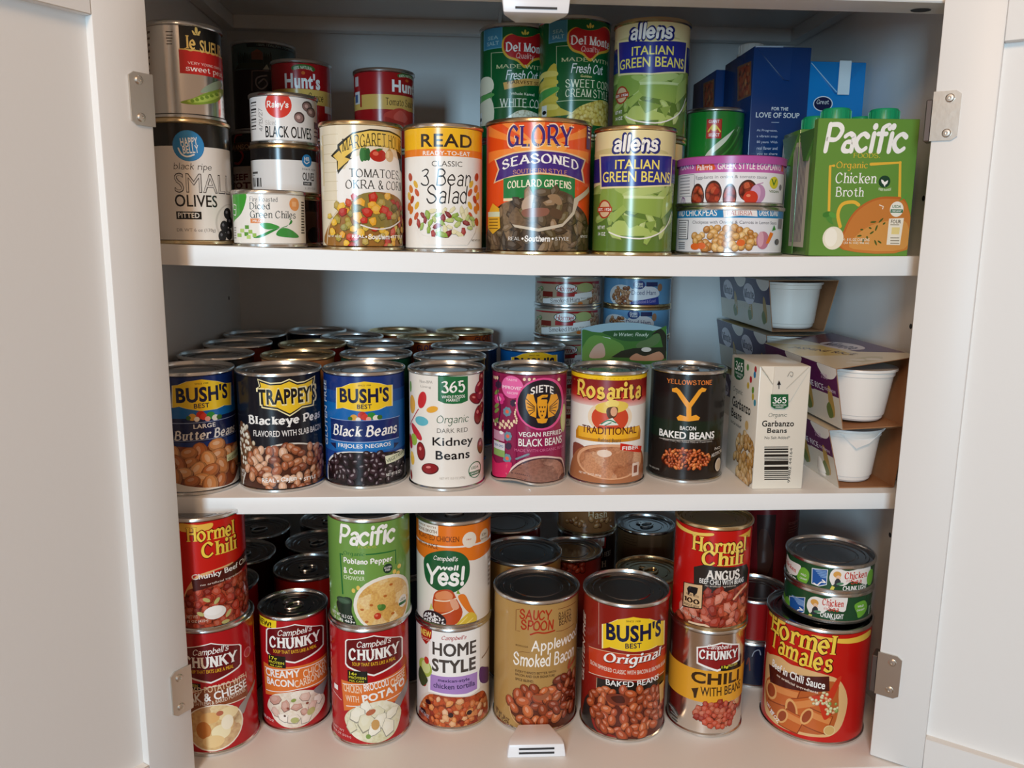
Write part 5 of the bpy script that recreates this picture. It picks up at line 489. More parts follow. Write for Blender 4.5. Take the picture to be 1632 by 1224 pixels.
('ham_can','flat smoked ham can with red and brown label, topmost of its stack','can','flat smoked ham cans stacked at the back',0.0999,0.3000,0.1508,0.0424,0.0377,'tin','a39a88',[('p','9a1c20',[-50.2,29.4,47,30.6,47.3,26.3,-50,25.2],0),('r','b09a80',-53.4,3.6,54,27.1),('n','6a5a40',-40.4,13.1,13,11.1,12,6.4,1.3,['7a8a5a','b89a7a','8a6a4a'],3,0),('n','6a4a34',37.6,15.9,12.6,11.1,12,7.9,1.5,['b07a5a','9a6a4a','c89a7a'],4,0),('e','a8b070',22,23.5,11.2,5.5,0),('r','a82024',-13.7,12.5,11,18),('e','3a4a3a',-2,22.2,13.7,5.9,0),('e','eeeae6',-1.9,22.2,12.7,5.1,0),('t','a8181c','Hormel',-1.9,21.9,23,6.85,'HI',0,0),('p','ece8e4',[-33.9,9,7.8,12.6,8.6,15.8,31.1,18.5,32.4,12.1,3.3,4,-33.2,1.1],0),('t','4a3a38','Smoked Ham',-3.5,8.1,36.7,5.64,'f',4,0),('r','7a241c',-34,11.6,-18.8,17.9),('t','6a5a52','Water added',22.7,10.9,14.1,2.2,'f',5,0),('e','c86a2a',15.5,4.3,3.1,1.9,0)],0),
('ham_can','flat light blue diced ham can, lowest of its stack','can','flat diced ham cans stacked at the back',0.1873,0.3000,0.0000,0.0427,0.0377,'gold','6a9fc8',[('e','e6e6e6',-13.4,14.5,17.3,13.6,0),('n','5a3018',-12,13.7,13.7,11.9,30,6,1.4,['a8683c','b87c4e','8a4e2c','c8946a'],5,0),('p','ececf0',[-3.8,14.4,2.2,24.6,20.5,26.8,34.2,21.3,34.8,12.1,-.4,8.7],1),('e','1c3c80',7.8,28.8,7.5,5.6,0),('t','f4f2ee','Great',7.7,30.5,9.8,3.63,'b',0,0),('t','f4f2ee','Value',7.8,27.2,9.8,3.3,'b',0,0),('r','1c3060',16.8,26,33.8,31.5),('t','2a3a70','Diced Ham',15.2,18.8,32.7,5.97,'s',0,0),('p','2a3c90',[-2,7,36.1,11.9,38.2,1.5,-1.8,3.2],0),('t','b8a8d8','Smoked & Cured',18.8,7.5,24.6,4,'s',4,0),('e','a87a5a',39,23.3,5.2,5.1,0)],0),
('ham_can','flat light blue diced ham can, second lowest of its stack','can','flat diced ham cans stacked at the back',0.1873,0.3000,0.0377,0.0427,0.0377,'gold','6a9fc8',[('e','e6e6e6',-15,14.7,17.4,13.4,0),('n','5a3018',-13.5,13.9,13.8,11.8,30,5.9,1.4,['a8683c','b87c4e','8a4e2c','c8946a'],5,0),('p','ececf0',[-5.2,14.5,.8,24.6,18.8,27,31.9,22,32.4,12.9,-1.8,8.9],1),('e','1c3c80',6.3,28.8,7.4,5.5,0),('t','f4f2ee','Great',6.2,30.4,9.6,3.58,'b',0,0),('t','f4f2ee','Value',6.3,27.2,9.6,3.25,'b',0,0),('r','1c3060',15.2,26.3,31.5,31.7),('t','2a3a70','Diced Ham',13.4,19,31.9,5.88,'s',0,0),('p','2a3c90',[-3.4,7.2,33.6,12.8,35.5,2.6,-3.2,3.5],0),('t','b8a8d8','Smoked & Cured',16.9,7.9,23.9,3.95,'s',4,0),('e','a87a5a',36.1,24.1,4.6,5,0)],0),
('ham_can','flat light blue diced ham can, middle of its stack','can','flat diced ham cans stacked at the back',0.1873,0.3000,0.0754,0.0427,0.0377,'gold','6a9fc8',[('e','e6e6e6',-16.7,14.4,17.6,13.3,0),('n','5a3018',-15,13.6,14,11.6,30,5.8,1.4,['a8683c','b87c4e','8a4e2c','c8946a'],5,0),('p','ececf0',[-6.6,14.1,-.6,24.1,17.1,26.6,29.6,22,30.2,13,-3.2,8.7],1),('e','1c3c80',4.8,28.2,7.3,5.5,0),('t','f4f2ee','Great',4.7,29.8,9.5,3.53,'b',0,0),('t','f4f2ee','Value',4.8,26.6,9.5,3.21,'b',0,0),('r','1c3060',13.6,26,29.3,31.3),('t','2a3a70','Diced Ham',11.6,18.6,31.2,5.8,'s',0,0),('p','2a3c90',[-4.7,7,31.3,12.9,33,3,-4.6,3.2],0),('t','b8a8d8','Smoked & Cured',15.2,7.8,23.3,3.89,'s',4,0),('e','a87a5a',33.6,24.1,4.3,4.9,0)],0),
('ham_can','flat light blue diced ham can, second highest of its stack','can','flat diced ham cans stacked at the back',0.1873,0.3000,0.1131,0.0427,0.0377,'gold','6a9fc8',[('e','e6e6e6',-27.9,15,20.8,13.1,0),('n','5a3018',-25.4,14.3,16.3,11.5,30,5.8,1.4,['a8683c','b87c4e','8a4e2c','c8946a'],5,0),('p','ececf0',[-15,14.8,-8.7,24.7,8.5,27.6,19.5,23.5,20,14.8,-11.4,9.5],1),('e','1c3c80',-3.4,28.9,7.3,5.4,0),('t','f4f2ee','Great',-3.4,30.5,9.4,3.48,'b',0,0),('t','f4f2ee','Value',-3.3,27.3,9.5,3.17,'b',0,0),('r','1c3060',5.3,27.1,19.3,32.3),('t','2a3a70','Diced Ham',2.7,19.6,29.7,5.72,'s',0,0),('p','2a3c90',[-13,7.8,20.9,14.7,22.2,5.1,-12.9,4.1],0),('t','b8a8d8','Smoked & Cured',6.3,9,21.7,3.83,'s',4,0),('e','a87a5a',22.6,25.8,3.3,4.8,0)],0),
('ham_can','flat light blue diced ham can, topmost of its stack','can','flat diced ham cans stacked at the back',0.1873,0.3000,0.1508,0.0427,0.0377,'gold','6a9fc8',[('e','e6e6e6',-20.1,14,18.2,12.9,0),('n','5a3018',-18.2,13.3,14.3,11.4,30,5.7,1.4,['a8683c','b87c4e','8a4e2c','c8946a'],5,0),('p','ececf0',[-9.4,13.6,-3.4,23.2,13.8,25.8,25.5,21.7,26,13.1,-6,8.2],1),('e','1c3c80',1.9,27.2,7.2,5.3,0),('t','f4f2ee','Great',1.8,28.8,9.3,3.43,'b',0,0),('t','f4f2ee','Value',1.9,25.7,9.4,3.13,'b',0,0),('r','1c3060',10.5,25.3,25.2,30.5),('t','2a3a70','Diced Ham',8.3,17.9,30.1,5.64,'s',0,0),('p','2a3c90',[-7.5,6.6,27,13,28.5,3.5,-7.4,3],0),('t','b8a8d8','Smoked & Cured',11.8,7.4,22.3,3.78,'s',4,0),('e','a87a5a',29,24,3.7,4.7,0)],0),
('chili_can','red can of chunky beef chili at the left end, on a soup can','can',None,-0.2693,0.0122,-0.1170,0.0385,0.1065,'tin','c41a14',[('p','e8b84a',[-18.9,102,-3.8,100.3,8.6,100.4,4.7,94.7,-17.9,94.6],1),('t','6a1008','Hormel',8.7,90.8,46,14.84,'Y',0,0),('t','f0ce4a','Hormel',8.2,91.1,44,13.65,'F',0,0),('t','6a1008','Chili',15.5,76.3,36,16.37,'Y',0,0),('t','f0ce4a','Chili',14.9,76.6,34,15.08,'F',0,0),('p','e2b27a',[-18.7,36,-13.2,46.3,-3.6,54.9,24.9,59,22.4,56.8,8.1,55.9,-3,49.8,-8.8,42.2,-16.9,34.1],1),('p','@chili',[-21.8,6,-17.7,36,-9.8,42.2,7.6,45.8,42.8,44.1,56.6,37.6,53.7,-7.4,3.4,1.5],1),('n','4a0f0a',17.2,25.4,33.4,20.3,46,9.7,1.25,['9a2c1c','b03a26','7a1c14','a8452c','b84a34'],17,1),('p','4a1512',[-11.6,49.8,49.8,63.5,51.8,50.9,-10.4,39.2],0),('t','f4f2ee','Chunky Beef Chili',18.2,53.2,58.9,6.63,'n',3,0),('t','e8d8cc','no artificial ingredients',16.4,45.4,41.7,2.42,'s',3,0),('e','ece8e2',6.4,17,9.7,6.3,0),('e','f4f2ee',5.4,18.7,7.3,4.1,0),('e','b8b070',-.1,30,3.4,1.8,-30),('e','b8b070',8.5,27.7,3.5,1.8,50),('e','b8b070',18.3,12.8,4,1.8,50),('e','b8b070',-5.7,17.4,3.4,1.8,-30),('e','b8b070',15.2,5.7,3.8,1.8,0),('t','e0c8b8','NET WT',-12.8,15.2,9.5,3.08,'b',0,0),('t','e0c8b8','15 OZ (425g)',-8.6,10.5,17.6,3.28,'b',0,0)],0),
('soup_can','red soup can of potato with steak and cheese, lowest at the left','can',None,-0.2669,0.0169,-0.2430,0.0385,0.1260,'tin','b0141c',[('p','f4f2ee',[-31.9,105.2,-29.5,107.4,-2.1,112.4,24.1,103.3,26.1,101.2,25,82.5,22.1,80.6,-4.2,72.7,-31,79.7,-34.1,82.1],0),('p','6a1218',[-30.2,104.9,-28,106.9,-2.2,111.4,22.6,103,24.5,101,23.4,83.6,20.8,81.8,-4.1,74.3,-29.4,81.2,-32.1,83.5],0),('t','f4f2ee',"Campbell's",-2.8,103.1,32,8.68,'HI',2,0),('t','3a0a0c','CHUNKY',-3.8,93.4,50.9,13.09,'X',0,0),('t','f4f2ee','CHUNKY',-3.7,93.8,49.6,12.29,'X',0,0),('t','e8b82c','SOUP THAT EATS LIKE A MEAL',-4,84.7,41.3,3.39,'n',0,0),('r','191210',-33.8,66.5,-13.5,73.3),('t','d8c860','PROTEIN',-21.7,71,11.4,2.71,'b',0,0),('p','8a4a2c',[-43,53.6,-6.2,69.3,27.8,67.6,31.5,47.9,3.4,49,-44.6,37.2],0),('l','e9dccb',.9,[-36.3,59.3,-6.2,69.3,26.4,70.2],0),('l','e9dccb',.92,[-38.6,38.5,-6.2,49.6,28.1,47.9],0),('t','e8cfae','LOADED POTATO WITH',-2.8,67.4,66,6.32,'b',4,0),('t','f4f2ee','STEAK & CHEESE',-5.7,59.7,70.8,8.3,'x',4,0),('t','e8d8c4','MADE WITH FRESH & BAKED POTATOES',-3.8,53.8,63.1,3.67,'b',4,0),('p','9a9490',[19.1,40.5,28,47.3,42.9,56.1,44.5,53.5,31.1,43,24.1,32.9],1),('e','efe4d2',-3.8,28,27.3,23.5,0),('e','@potato',-3.7,28.2,25.9,22.3,0),('e','ecd9a8',8.8,40,10,6.1,0),('e','e0b070',-7,38.5,8.6,5.6,0),('e','f0e2b8',2.2,23.1,8.6,7.4,0),('e','c07838',-13.2,26.4,6.8,8.7,0),('e','e8c890',-5,14.5,9.7,6.2,0),('e','f4ead0',8.1,31.3,5.5,7.4,0),('e','b86a50',1.9,41.9,3.2,2.5,0),('e','d87a80',33.4,91,5.2,5,0),('e','c03a44',33.2,91,4,4.1,0),('r','c05058',45.6,60,48.5,84.2),('p','c86a2c',[46.9,118.1,52.4,122.9,50.2,89.1,46.8,89.2],0)],.4),
('soup_can','red soup can of creamy chicken with yellow NEW sticker','can',None,-0.1976,0.0466,-0.2430,0.0338,0.1199,'tin','b0141c',[('p','f0d428',[-45.1,120.8,-16.1,120.8,-17,108.1,-42.6,105.5],0),('t','2a2410','NEW!',-33,111,21.5,5.72,'x',-4,0),('p','f4f2ee',[-29.7,104,-27.1,106.4,1.1,112.4,31.1,101.6,34.3,98.9,33.1,79.9,28.9,78.6,-.4,72.1,-28,78.4,-31.4,80.6],0),('p','6a1218',[-27.8,103.9,-25.5,106.1,1,111.4,29.1,101.6,31.8,99.2,30.8,81.4,27.1,80.1,-.3,73.7,-26.3,80,-29.3,82.1],0),('t','f4f2ee',"Campbell's",1,103,33.4,8.83,'HI',2,0),('t','3a0a0c','CHUNKY',.9,93.2,54.7,13.31,'X',0,0),('t','f4f2ee','CHUNKY',.9,93.6,53.1,12.5,'X',0,0),('t','e8b82c','SOUP THAT EATS LIKE A MEAL',.3,84.3,43.4,3.44,'n',0,0),('p','de7632',[-36.9,68.3,-.5,68.9,38.3,69.2,38.8,41.3,.9,44.2,-35.1,34.8],0),('r','191a14',-28.3,67.4,-8.9,79.6),('t','e0d83a','17g',-22.2,76.3,9.2,3.88,'b',0,0),('t','e0d83a','PROTEIN',-18.8,72.4,16.6,2.58,'b',0,0),('t','e0d83a','PER CAN',-19.3,69,13.2,1.81,'b',0,0),('l','f4f2ee',.8,[-33.8,64.1,-.6,66.3,34.8,66.1],0),('l','f4f2ee',.81,[-33.5,40.1,.9,44.8,38.1,44.6],0),('t','f4f2ee','CREAMY',-14.4,61,36.8,7.72,'x',2,0),('t','f6dcc0','CHICKEN',21.7,60.8,29.7,8.44,'n',6,0),('t','f4f2ee','BACON',-16.6,51.7,29.3,7.52,'x',1,0),('t','f6dcc0','CARBONARA',17.2,52.4,37.5,7.7,'n',6,0),('p','@cream',[-32.6,24.1,-24.4,37.5,-8.4,42.4,7.9,42.6,24,34.8,31.5,24.1,26.6,16.1,14.2,8.9,1.9,4.8,-12.2,5.7,-22.7,11.7,-27.2,18.3],1),('n','b89a88',-1,26.3,25.9,15.6,11,13.6,1.4,['f0e6d8','d9b8a8','c99a8a','e6d8c8','f2ece2'],19,1),('e','8a9a4a',-2.9,33.7,2.5,1.8,20),('e','b4ae70',13.4,18.5,4.5,3.6,30),('e','aeb070',-2.5,12.7,4,3.1,0),('e','8a4a3a',-8.5,25.5,1.4,1.3,0),('e','8a4a3a',9.8,28.3,1.5,1.3,0),('e','5a4038',-11.8,17.5,1.2,1.2,0),('p','8d8a8c',[16.7,39.5,34.7,43.6,40.8,45.4,31.6,34.7,27.3,30.4],1),('t','e8b8b8','NET WT',-35.5,10.6,12.4,2.51,'b',0,0),('t','e8b8b8','18.8 OZ',-32.2,10,17.5,2.46,'b',0,0)],.5),
('soup_can','red soup can of chicken broccoli cheese under the green chowder can','can',None,-0.1205,0.0238,-0.2430,0.0386,0.1208,'tin','b0141c',[('p','f4f2ee',[-24,106.7,-22,108.8,4,114,33.8,103.8,36.7,101.2,36.2,81.6,32.3,80.1,3.2,72.9,-22.2,80.7,-24.8,83.4],0),('p','6a1218',[-22.6,106.4,-20.7,108.3,4,112.9,31.9,103.7,34.4,101.3,34,83,30.6,81.5,3.2,74.6,-20.9,82.1,-23.3,84.6],0),('t','f4f2ee',"Campbell's",4.4,104.4,33,8.98,'HI',2,0),('t','3a0a0c','CHUNKY',5.2,94.4,52.8,13.54,'X',0,0),('t','f4f2ee','CHUNKY',5.1,94.8,51.3,12.71,'X',0,0),('t','e8b82c','SOUP THAT EATS LIKE A MEAL',4.3,85.3,42.5,3.5,'n',0,0),('p','de7632',[-30.1,66.2,-3.1,66.4,40.2,72.6,43.8,53.3,34.8,39.7,-1.4,44.6,-27.4,35],0),('r','191a14',-22.1,66.4,-2.7,78.3),('t','e0d83a','14g',-16.5,74.9,7.5,4.07,'b',0,0),('t','e0d83a','PROTEIN',-12.4,71.3,16.7,2.63,'b',0,0),('t','e0d83a','PER CAN',-13.3,68,14,1.8,'b',0,0),('l','f4f2ee',.73,[-27.9,62.8,-.9,66.2,38.8,69.6],0),('l','f4f2ee',.74,[-24.4,40.9,.8,45,34.9,47],0),('t','f6dcc0','CHICKEN',-17.7,59.7,18.6,7.97,'n',2,0),('t','f4f2ee','BROCCOLI',5.3,63.1,23.5,7.66,'n',6,0),('t','f6dcc0','CHEESE',28.8,63,19.4,7.72,'n',9,0),('t','f6dcc0','WITH',-18,49.5,13.7,6.31,'b',3,0),('t','f4f2ee','POTATO',14.9,53.8,46.3,7.94,'x',8,0),('p','8d8a8c',[22.5,38.3,31.2,46.5,45.5,53.3,46.3,45.8,34.7,37.3,27.5,31.1],1),('p','@creamgreen',[-26.9,27.8,-21.1,36.9,-10.2,43.4,1.9,46.7,14.4,45.7,30.9,31.9,28.9,18,21.3,8,8.9,4.4,-4.3,5.7,-16.8,10.9,-23.7,19.1],1),('n','b8b088',2.2,27.3,23.6,17,9,18.2,1.3,['ece6d2','e0dabc','f0ebda','dcd6b0'],21,1),('e','b86a4a',-.4,36.6,4.9,2.7,25),('e','c89a5a',3.7,23.3,3.9,5.5,0),('e','7a9a4a',-3.1,11.8,2.4,2.5,0),('t','e8b8b8','NET WT',-35.8,13.6,16.3,2.53,'b',0,0),('t','e8b8b8','18.8 OZ (533g)',-32.8,9.2,25.7,2.77,'b',0,0),('r','f4f2ee',-41.6,53.3,-34.9,58.3),('l','e8b8b8',.76,[-45.3,49.8,-36.3,47.4,-30.2,45],0),('r','d8888c',-47.3,98.9,-45.3,104.2),('r','d8888c',-47.7,90.4,-45.6,96),('r','d8888c',-48.1,82.1,-46,87.5),('r','d8888c',-48.4,73.6,-46.4,79),('r','d8888c',-48.8,65,-46.7,70.5),('r','d8888c',-49.2,56.7,-47.1,62.1),('r','d8888c',-49.7,48,-47.5,53.5),('r','d8888c',-49.9,39.4,-48,44.9),('r','d8888c',-50.4,30.7,-48.2,36.4),('r','d8888c',-50.8,22.2,-48.7,27.7)],0),
('soup_can','light green can of poblano pepper and corn chowder','can',None,-0.1187,0.0238,-0.1222,0.0392,0.1059,'tin','6f9a48',[('t','f4f2ee','Pacific',-2.2,90.1,55.5,19.61,'P',0,0),('t','b8b040','FOODS',-2,79.4,16.5,2.63,'f',0,0),('l','1f6a34',1.67,[-26.3,70.4,-29.1,70.4,-28.3,52.2,-27.3,32.2],0),('l','1f6a34',1.32,[-3.1,72.4,9.9,72.5,25.3,72,25.4,58.8],0),('t','1f6a34','Organic',-14.8,72,20.9,5.07,'f',0,0),('t','f4f2ee','Poblano Pepper',-2,64.8,47,7.28,'X',0,0),('t','f4f2ee','& Corn',-15.2,55.9,20.5,6.01,'X',0,0),('t','d9e6c4','CHOWDER',-15.2,49.2,20.5,4.02,'n',0,0),('e','1c3a2c',16.7,56.5,4.7,4.7,0),('t','f4f2ee','GLUTEN',16.6,57.6,7.2,1.78,'b',0,0),('t','f4f2ee','FREE',16.5,55.1,4.9,1.78,'b',0,0),('e','e0c060',29.5,55.2,2.5,2.2,0),('e','e0c060',23.6,51.6,2.1,2.2,0),('e','e0c060',27.8,49,2.3,2.2,0),('e','e0c060',-15.6,37.2,1.8,2.2,0),('e','e0c060',-11.1,40.3,1.7,2.2,0),('p','1f3326',[-36.1,21.7,-26.3,29.1,-17.6,28.5,-17.9,16,-13.7,4.1,-22,.5,-31.4,9.5],1),('e','35503c',-27.1,25.7,8.5,3.4,0),('e','4a6650',-26.7,25.5,6.3,2.1,0),('e','ece6da',15.2,23.2,31.2,27.1,0),('e','@chowder',15.3,22.6,28.1,24.6,0),('e','4a7a34',10.1,19.9,3.9,3.2,0),('e','5f9040',7.9,21.4,2.1,2,0),('e','c03a24',6.1,12,3.4,3.4,0),('e','e07a60',5.1,12.8,1.3,1.1,0),('e','b8682c',.6,23.4,1.7,1.2,0),('e','b8682c',20.9,11.4,2,1.3,0),('e','b8682c',19.6,40.2,2,1.2,0),('e','b8682c',-3.9,7.3,1.7,1.2,0),('e','b8682c',13.5,30.4,1.8,1.2,0),('e','b8682c',-7.9,19.2,1.7,1.2,0),('e','e9e6e0',33.9,19.5,6.1,6,0),('r','2a6a42',28.3,16.1,39.1,18.9),('t','2a6a42','USDA',33.5,21.2,7.8,2.29,'b',0,0),('t','f4f2ee','NET WT 16.3 OZ',-30.7,10.4,26.6,3.46,'b',0,0),('t','f4f2ee','(1 LB) 463g',-28.1,5.9,26.8,3.45,'b',0,0)],.5),
('soup_can','orange and cream chicken and rice soup can with green blob logo','can',None,-0.0394,0.0467,-0.1354,0.0376,0.1066,'tin','e6ded4',[('r','e2761f',-999,82.9,999,112.4),('p','e2761f',[-77.7,80.3,-31.5,66.8,-10.1,67.7,9.6,68.5,27.6,66.9,82.6,79.1],1),('r','ece4d8',-42.2,91.9,-14.8,102.8),('t','8a5a30','MADE WITH',-29,99.7,22.9,2.06,'b',0,0),('t','7a4a24','BONE BROTH',-28.8,95.5,25.1,2.98,'b',0,0),('t','7a3a14','ROASTED CHICKEN',-17.7,89.6,45.9,5.47,'n',0,0),('t','7a3a14','WITH RICE',-28.1,81.3,26.2,4.85,'n',0,0),('e','e6dccb',15.6,87.8,7.3,7.8,0),('t','c05a2a','16g',14.9,88.4,4.8,2.06,'b',0,0),('e','d8ccb8',34.4,87.8,7,6.4,0),('t','5a4028','13g',33.7,89,7,3.26,'b',0,0),('t','5a4028','PROTEIN',34,85.1,9.9,1.4,'b',0,0),('p','1c5a34',[-32.5,58.3,-30.6,68.2,-19.6,75.5,-6.7,78.5,6.3,76.3,14.3,67.8,15.5,54.8,10.8,44,-1.4,36.3,-14.9,37.5,-28.4,44.3],1),('t','f4f2ee',"Campbell's",-7.8,69.4,23.8,6.43,'HI',0,0),('t','f4f2ee','well',-4.6,61.4,18.8,5.3,'H',0,0),('t','f4f2ee','Yes!',-8.8,52.7,39.1,20.26,'H',0,0),('p','b8461f',[-19.3,33.7,-13.7,38.3,-4.7,39.7,-.3,36.8,3,29.7,8.5,16.2,2.9,5,-7,3.8,-15.1,8.7,-20.1,17.1,-21.3,23.9],1),('p','d98a5a',[-17.4,34.1,-8,38.3,-1.4,35.1,-2.5,29.8,-16.2,28.5],1),('p','cc6a34',[-17.4,27.1,-1.4,29.2,1.8,20.4,-10.4,16.4,-18.8,17.4],1),('l','ecd9c0',1.18,[-18.7,27.4,-6.9,27.9,3,30.9],1),('l','ecd9c0',.95,[-13.9,13,-3.6,16.9,2.9,21.5],1),('p','dba080',[-3.6,28.6,1.9,29.7,5.1,21.3,-.3,19.3],1),('p','e07a2a',[4.1,33.1,10.8,33.5,16.8,20.6,23.4,8.1,14.3,15.2,7.4,24.6],1),('p','7aa03c',[2.4,35.6,4.1,39.5,6.3,34.7],0),('p','d8b840',[1.8,1.5,9.6,11.3,16.8,14.7,23.4,9.3,20.7,.5],1),('l','eed47a',.95,[5.1,3.6,13.1,10.7],0),('l','eed47a',.95,[9.6,1.9,19.3,8.1],0),('e','2a2024',-20.6,6.7,13.6,9.3,0),('n','4a3a40',-20.2,6.1,11.8,7.8,40,3.1,1.8,['ece8e6','dcd8d8','f4f2f0'],23,0),('p','c8c870',[-24.9,15.8,-22.7,23.5,-20.1,18.3],0),('r','a89a8c',40.5,61.3,44.8,63.7),('r','a89a8c',40.6,56.8,44.9,59.2),('r','a89a8c',40.6,52.2,44.9,54.6),('r','a89a8c',40.7,47.9,45,50.3),('r','a89a8c',40.6,43.3,45.1,45.7),('r','a89a8c',40.7,38.8,45.1,41.2),('r','a89a8c',40.7,34.2,45,36.6)],.5),
('soup_can','white soup can with purple chicken tortilla panel','can',None,-0.0401,0.0467,-0.2430,0.0379,0.1076,'tin','e2dad0',[('p','f4f2ee',[-24.9,107.4,28.7,103.6,29.1,35.9,15.4,35.2,-3.4,37.1,-26.7,37.3],0),('p','a884c4',[-23.5,57.2,25.7,57.5,25.4,39.4,12.9,38,-3.4,39.3,-24.1,40.1],0),('p','a8241c',[-38.3,102.5,-21.4,105.9,-22.1,94.7,-29.1,86.3,-36.6,90.8],0),('t','f0d060','NEW',-29.8,98.1,14.7,6.42,'x',0,0),('t','e8b0a0','FLAVORS',-29.7,91.9,12.9,2.97,'b',0,0),('t','b03030',"Campbell's",1.1,96.9,24.4,6.09,'HI',0,0),('t','4a4440','HOME',1.6,85.3,45,13.71,'x',0,0),('t','4a4440','STYLE',.9,68.1,45.2,13.82,'x',0,0),('t','3a2a5a','mexican-style',.7,52.6,31.2,4.23,'b',0,0),('t','3a2a5a','chicken tortilla',1.2,47,42.6,5.48,'b',0,0),('e','a8b850',-31.8,61,10.1,9.4,0),('e','d0d890',-29.9,62.6,6.1,6.9,0),('e','c03a30',-28.6,69.8,3.3,3.8,0),('e','b8302a',-33.7,46,5,5.7,0),('p','3a4a2a',[-39.6,59.4,-43.9,47.4,-35.3,39.9,-27,48.5,-33,56.1],1),('p','5a2f6a',[29,59.9,38,57,48.1,50.3,46.4,37.6,29.9,44.4],1),('p','8a6a50',[31.6,70.1,47.8,74.6,47.8,73.3,31.6,68.6],0),('p','ddd2c4',[-48.3,-1.5,-44.4,19.1,-26.4,36.7,-3.4,37.1,16.7,35.1,35.8,39,48.3,24.7,48.5,.2,20.8,-2.8,-3.5,-.2,-30.1,-2.4],1),('p','@stew',[-44.7,-.3,-40.6,16.8,-24.8,35.4,-3.4,36.4,16.7,34.2,33.8,33.7,43.7,18.4,43,1.5,18.1,1.4,-3.5,3.6,-26.7,1.6],1),('n','8a2a14',2.7,20,38.4,14.5,30,7.8,1.3,['d9a070','c8703a','e0b088','b84a24','d88a4a','c8602c'],25,1),('e','2a1418',-26.6,26.6,3.5,2.5,0),('e','2a1418',-2.3,17,2.5,2.5,0),('e','2a1418',16.1,17.3,2.8,2.5,0),('e','2a1418',-34,13.9,4.5,2.6,0),('t','cfc0c8','NET WT 15.4 OZ',-33.8,11.8,16.8,3.87,'b',-8,0)],.5),
('bean_can','tall tan can of smoked bacon baked beans behind the door catch','can',None,0.0430,0.0433,-0.2430,0.0429,0.1384,'tin','b08a50',[('l','6a2a18',.5,[-15.7,128.4,-19.9,126.8,-20,105.6,-15.4,105.8],0),('l','6a2a18',.5,[21.9,128.1,49.1,127.1],0),('l','6a2a18',.51,[20.4,105.7,26.8,104.8,46.2,105.3],0),('t','a8321a','SAUCY',-.4,124,31.8,10.99,'H',0,0),('t','a8321a','SPOON',1.4,113.4,32.5,11.05,'H',0,0),('l','a8321a',1.64,[-5,104,1.4,106.4,8.5,105.6,18.4,107],1),('t','4a3020','BAKED',31,120.7,16.5,7.35,'s',0,0),('t','4a3020','BEANS',31.6,114.3,16.5,7.37,'s',0,0),('t','f4eee4','Applewood',25.2,92,58.9,16,'q',4,0),('t','f4eee4','Smoked Bacon',12.3,77.7,69.3,14.33,'q',1,0),('t','5a3a20','BROWN SUGAR',-13.5,91,12.6,1.78,'b',0,0),('l','6a3a20',.38,[-19.7,83.1,-12.6,85.4,-5.3,85.4],0),('t','4a3020',"EVERYTHING'S BETTER WITH",.6,64.4,40.8,2.57,'b',0,0),('t','4a3020','BACON AND OUR SIGNATURE',0,60.6,39.5,2.57,'b',0,0),('t','4a3020','SPICE BLEND.',-10.4,55.7,18.6,2.58,'b',0,0),('p','5a2412',[-26.9,22.7,-21.1,35.3,-9.6,44.7,12,49,28.2,55.4,49.3,52.8,53,29,51.1,2.2,23.6,4.4,-4.2,8.8,-19.5,14.8],1),('n','4a1a0c',3.7,28.8,30.6,19.6,30,13.7,1.35,['b85a30','a84a24','c86a3a','8f3c1c','b04e2c'],27,0),('n','3a140c',34.9,38.4,17,24,20,12,1.5,['8f3c24','a44a2c','78301c','b0603c'],28,0),('p','9a5a3c',[-2.3,41.7,7.2,41.7,14.5,46,12.2,38.5,3.7,36],1),('l','c89a6a',1.31,[-26.1,24.4,-22.3,13.9,-14.1,7.1],1),('l','a84a2c',2.92,[38.3,69.8,36.6,62.7,47.7,68.7],1),('t','4a3020','NET WT. 28 OZ',-37,10.3,22,4.25,'b',-12,0),('t','4a3020','(1 LB 12 OZ) 794g',-32.6,4.8,30.5,4.25,'b',-12,0)],0),
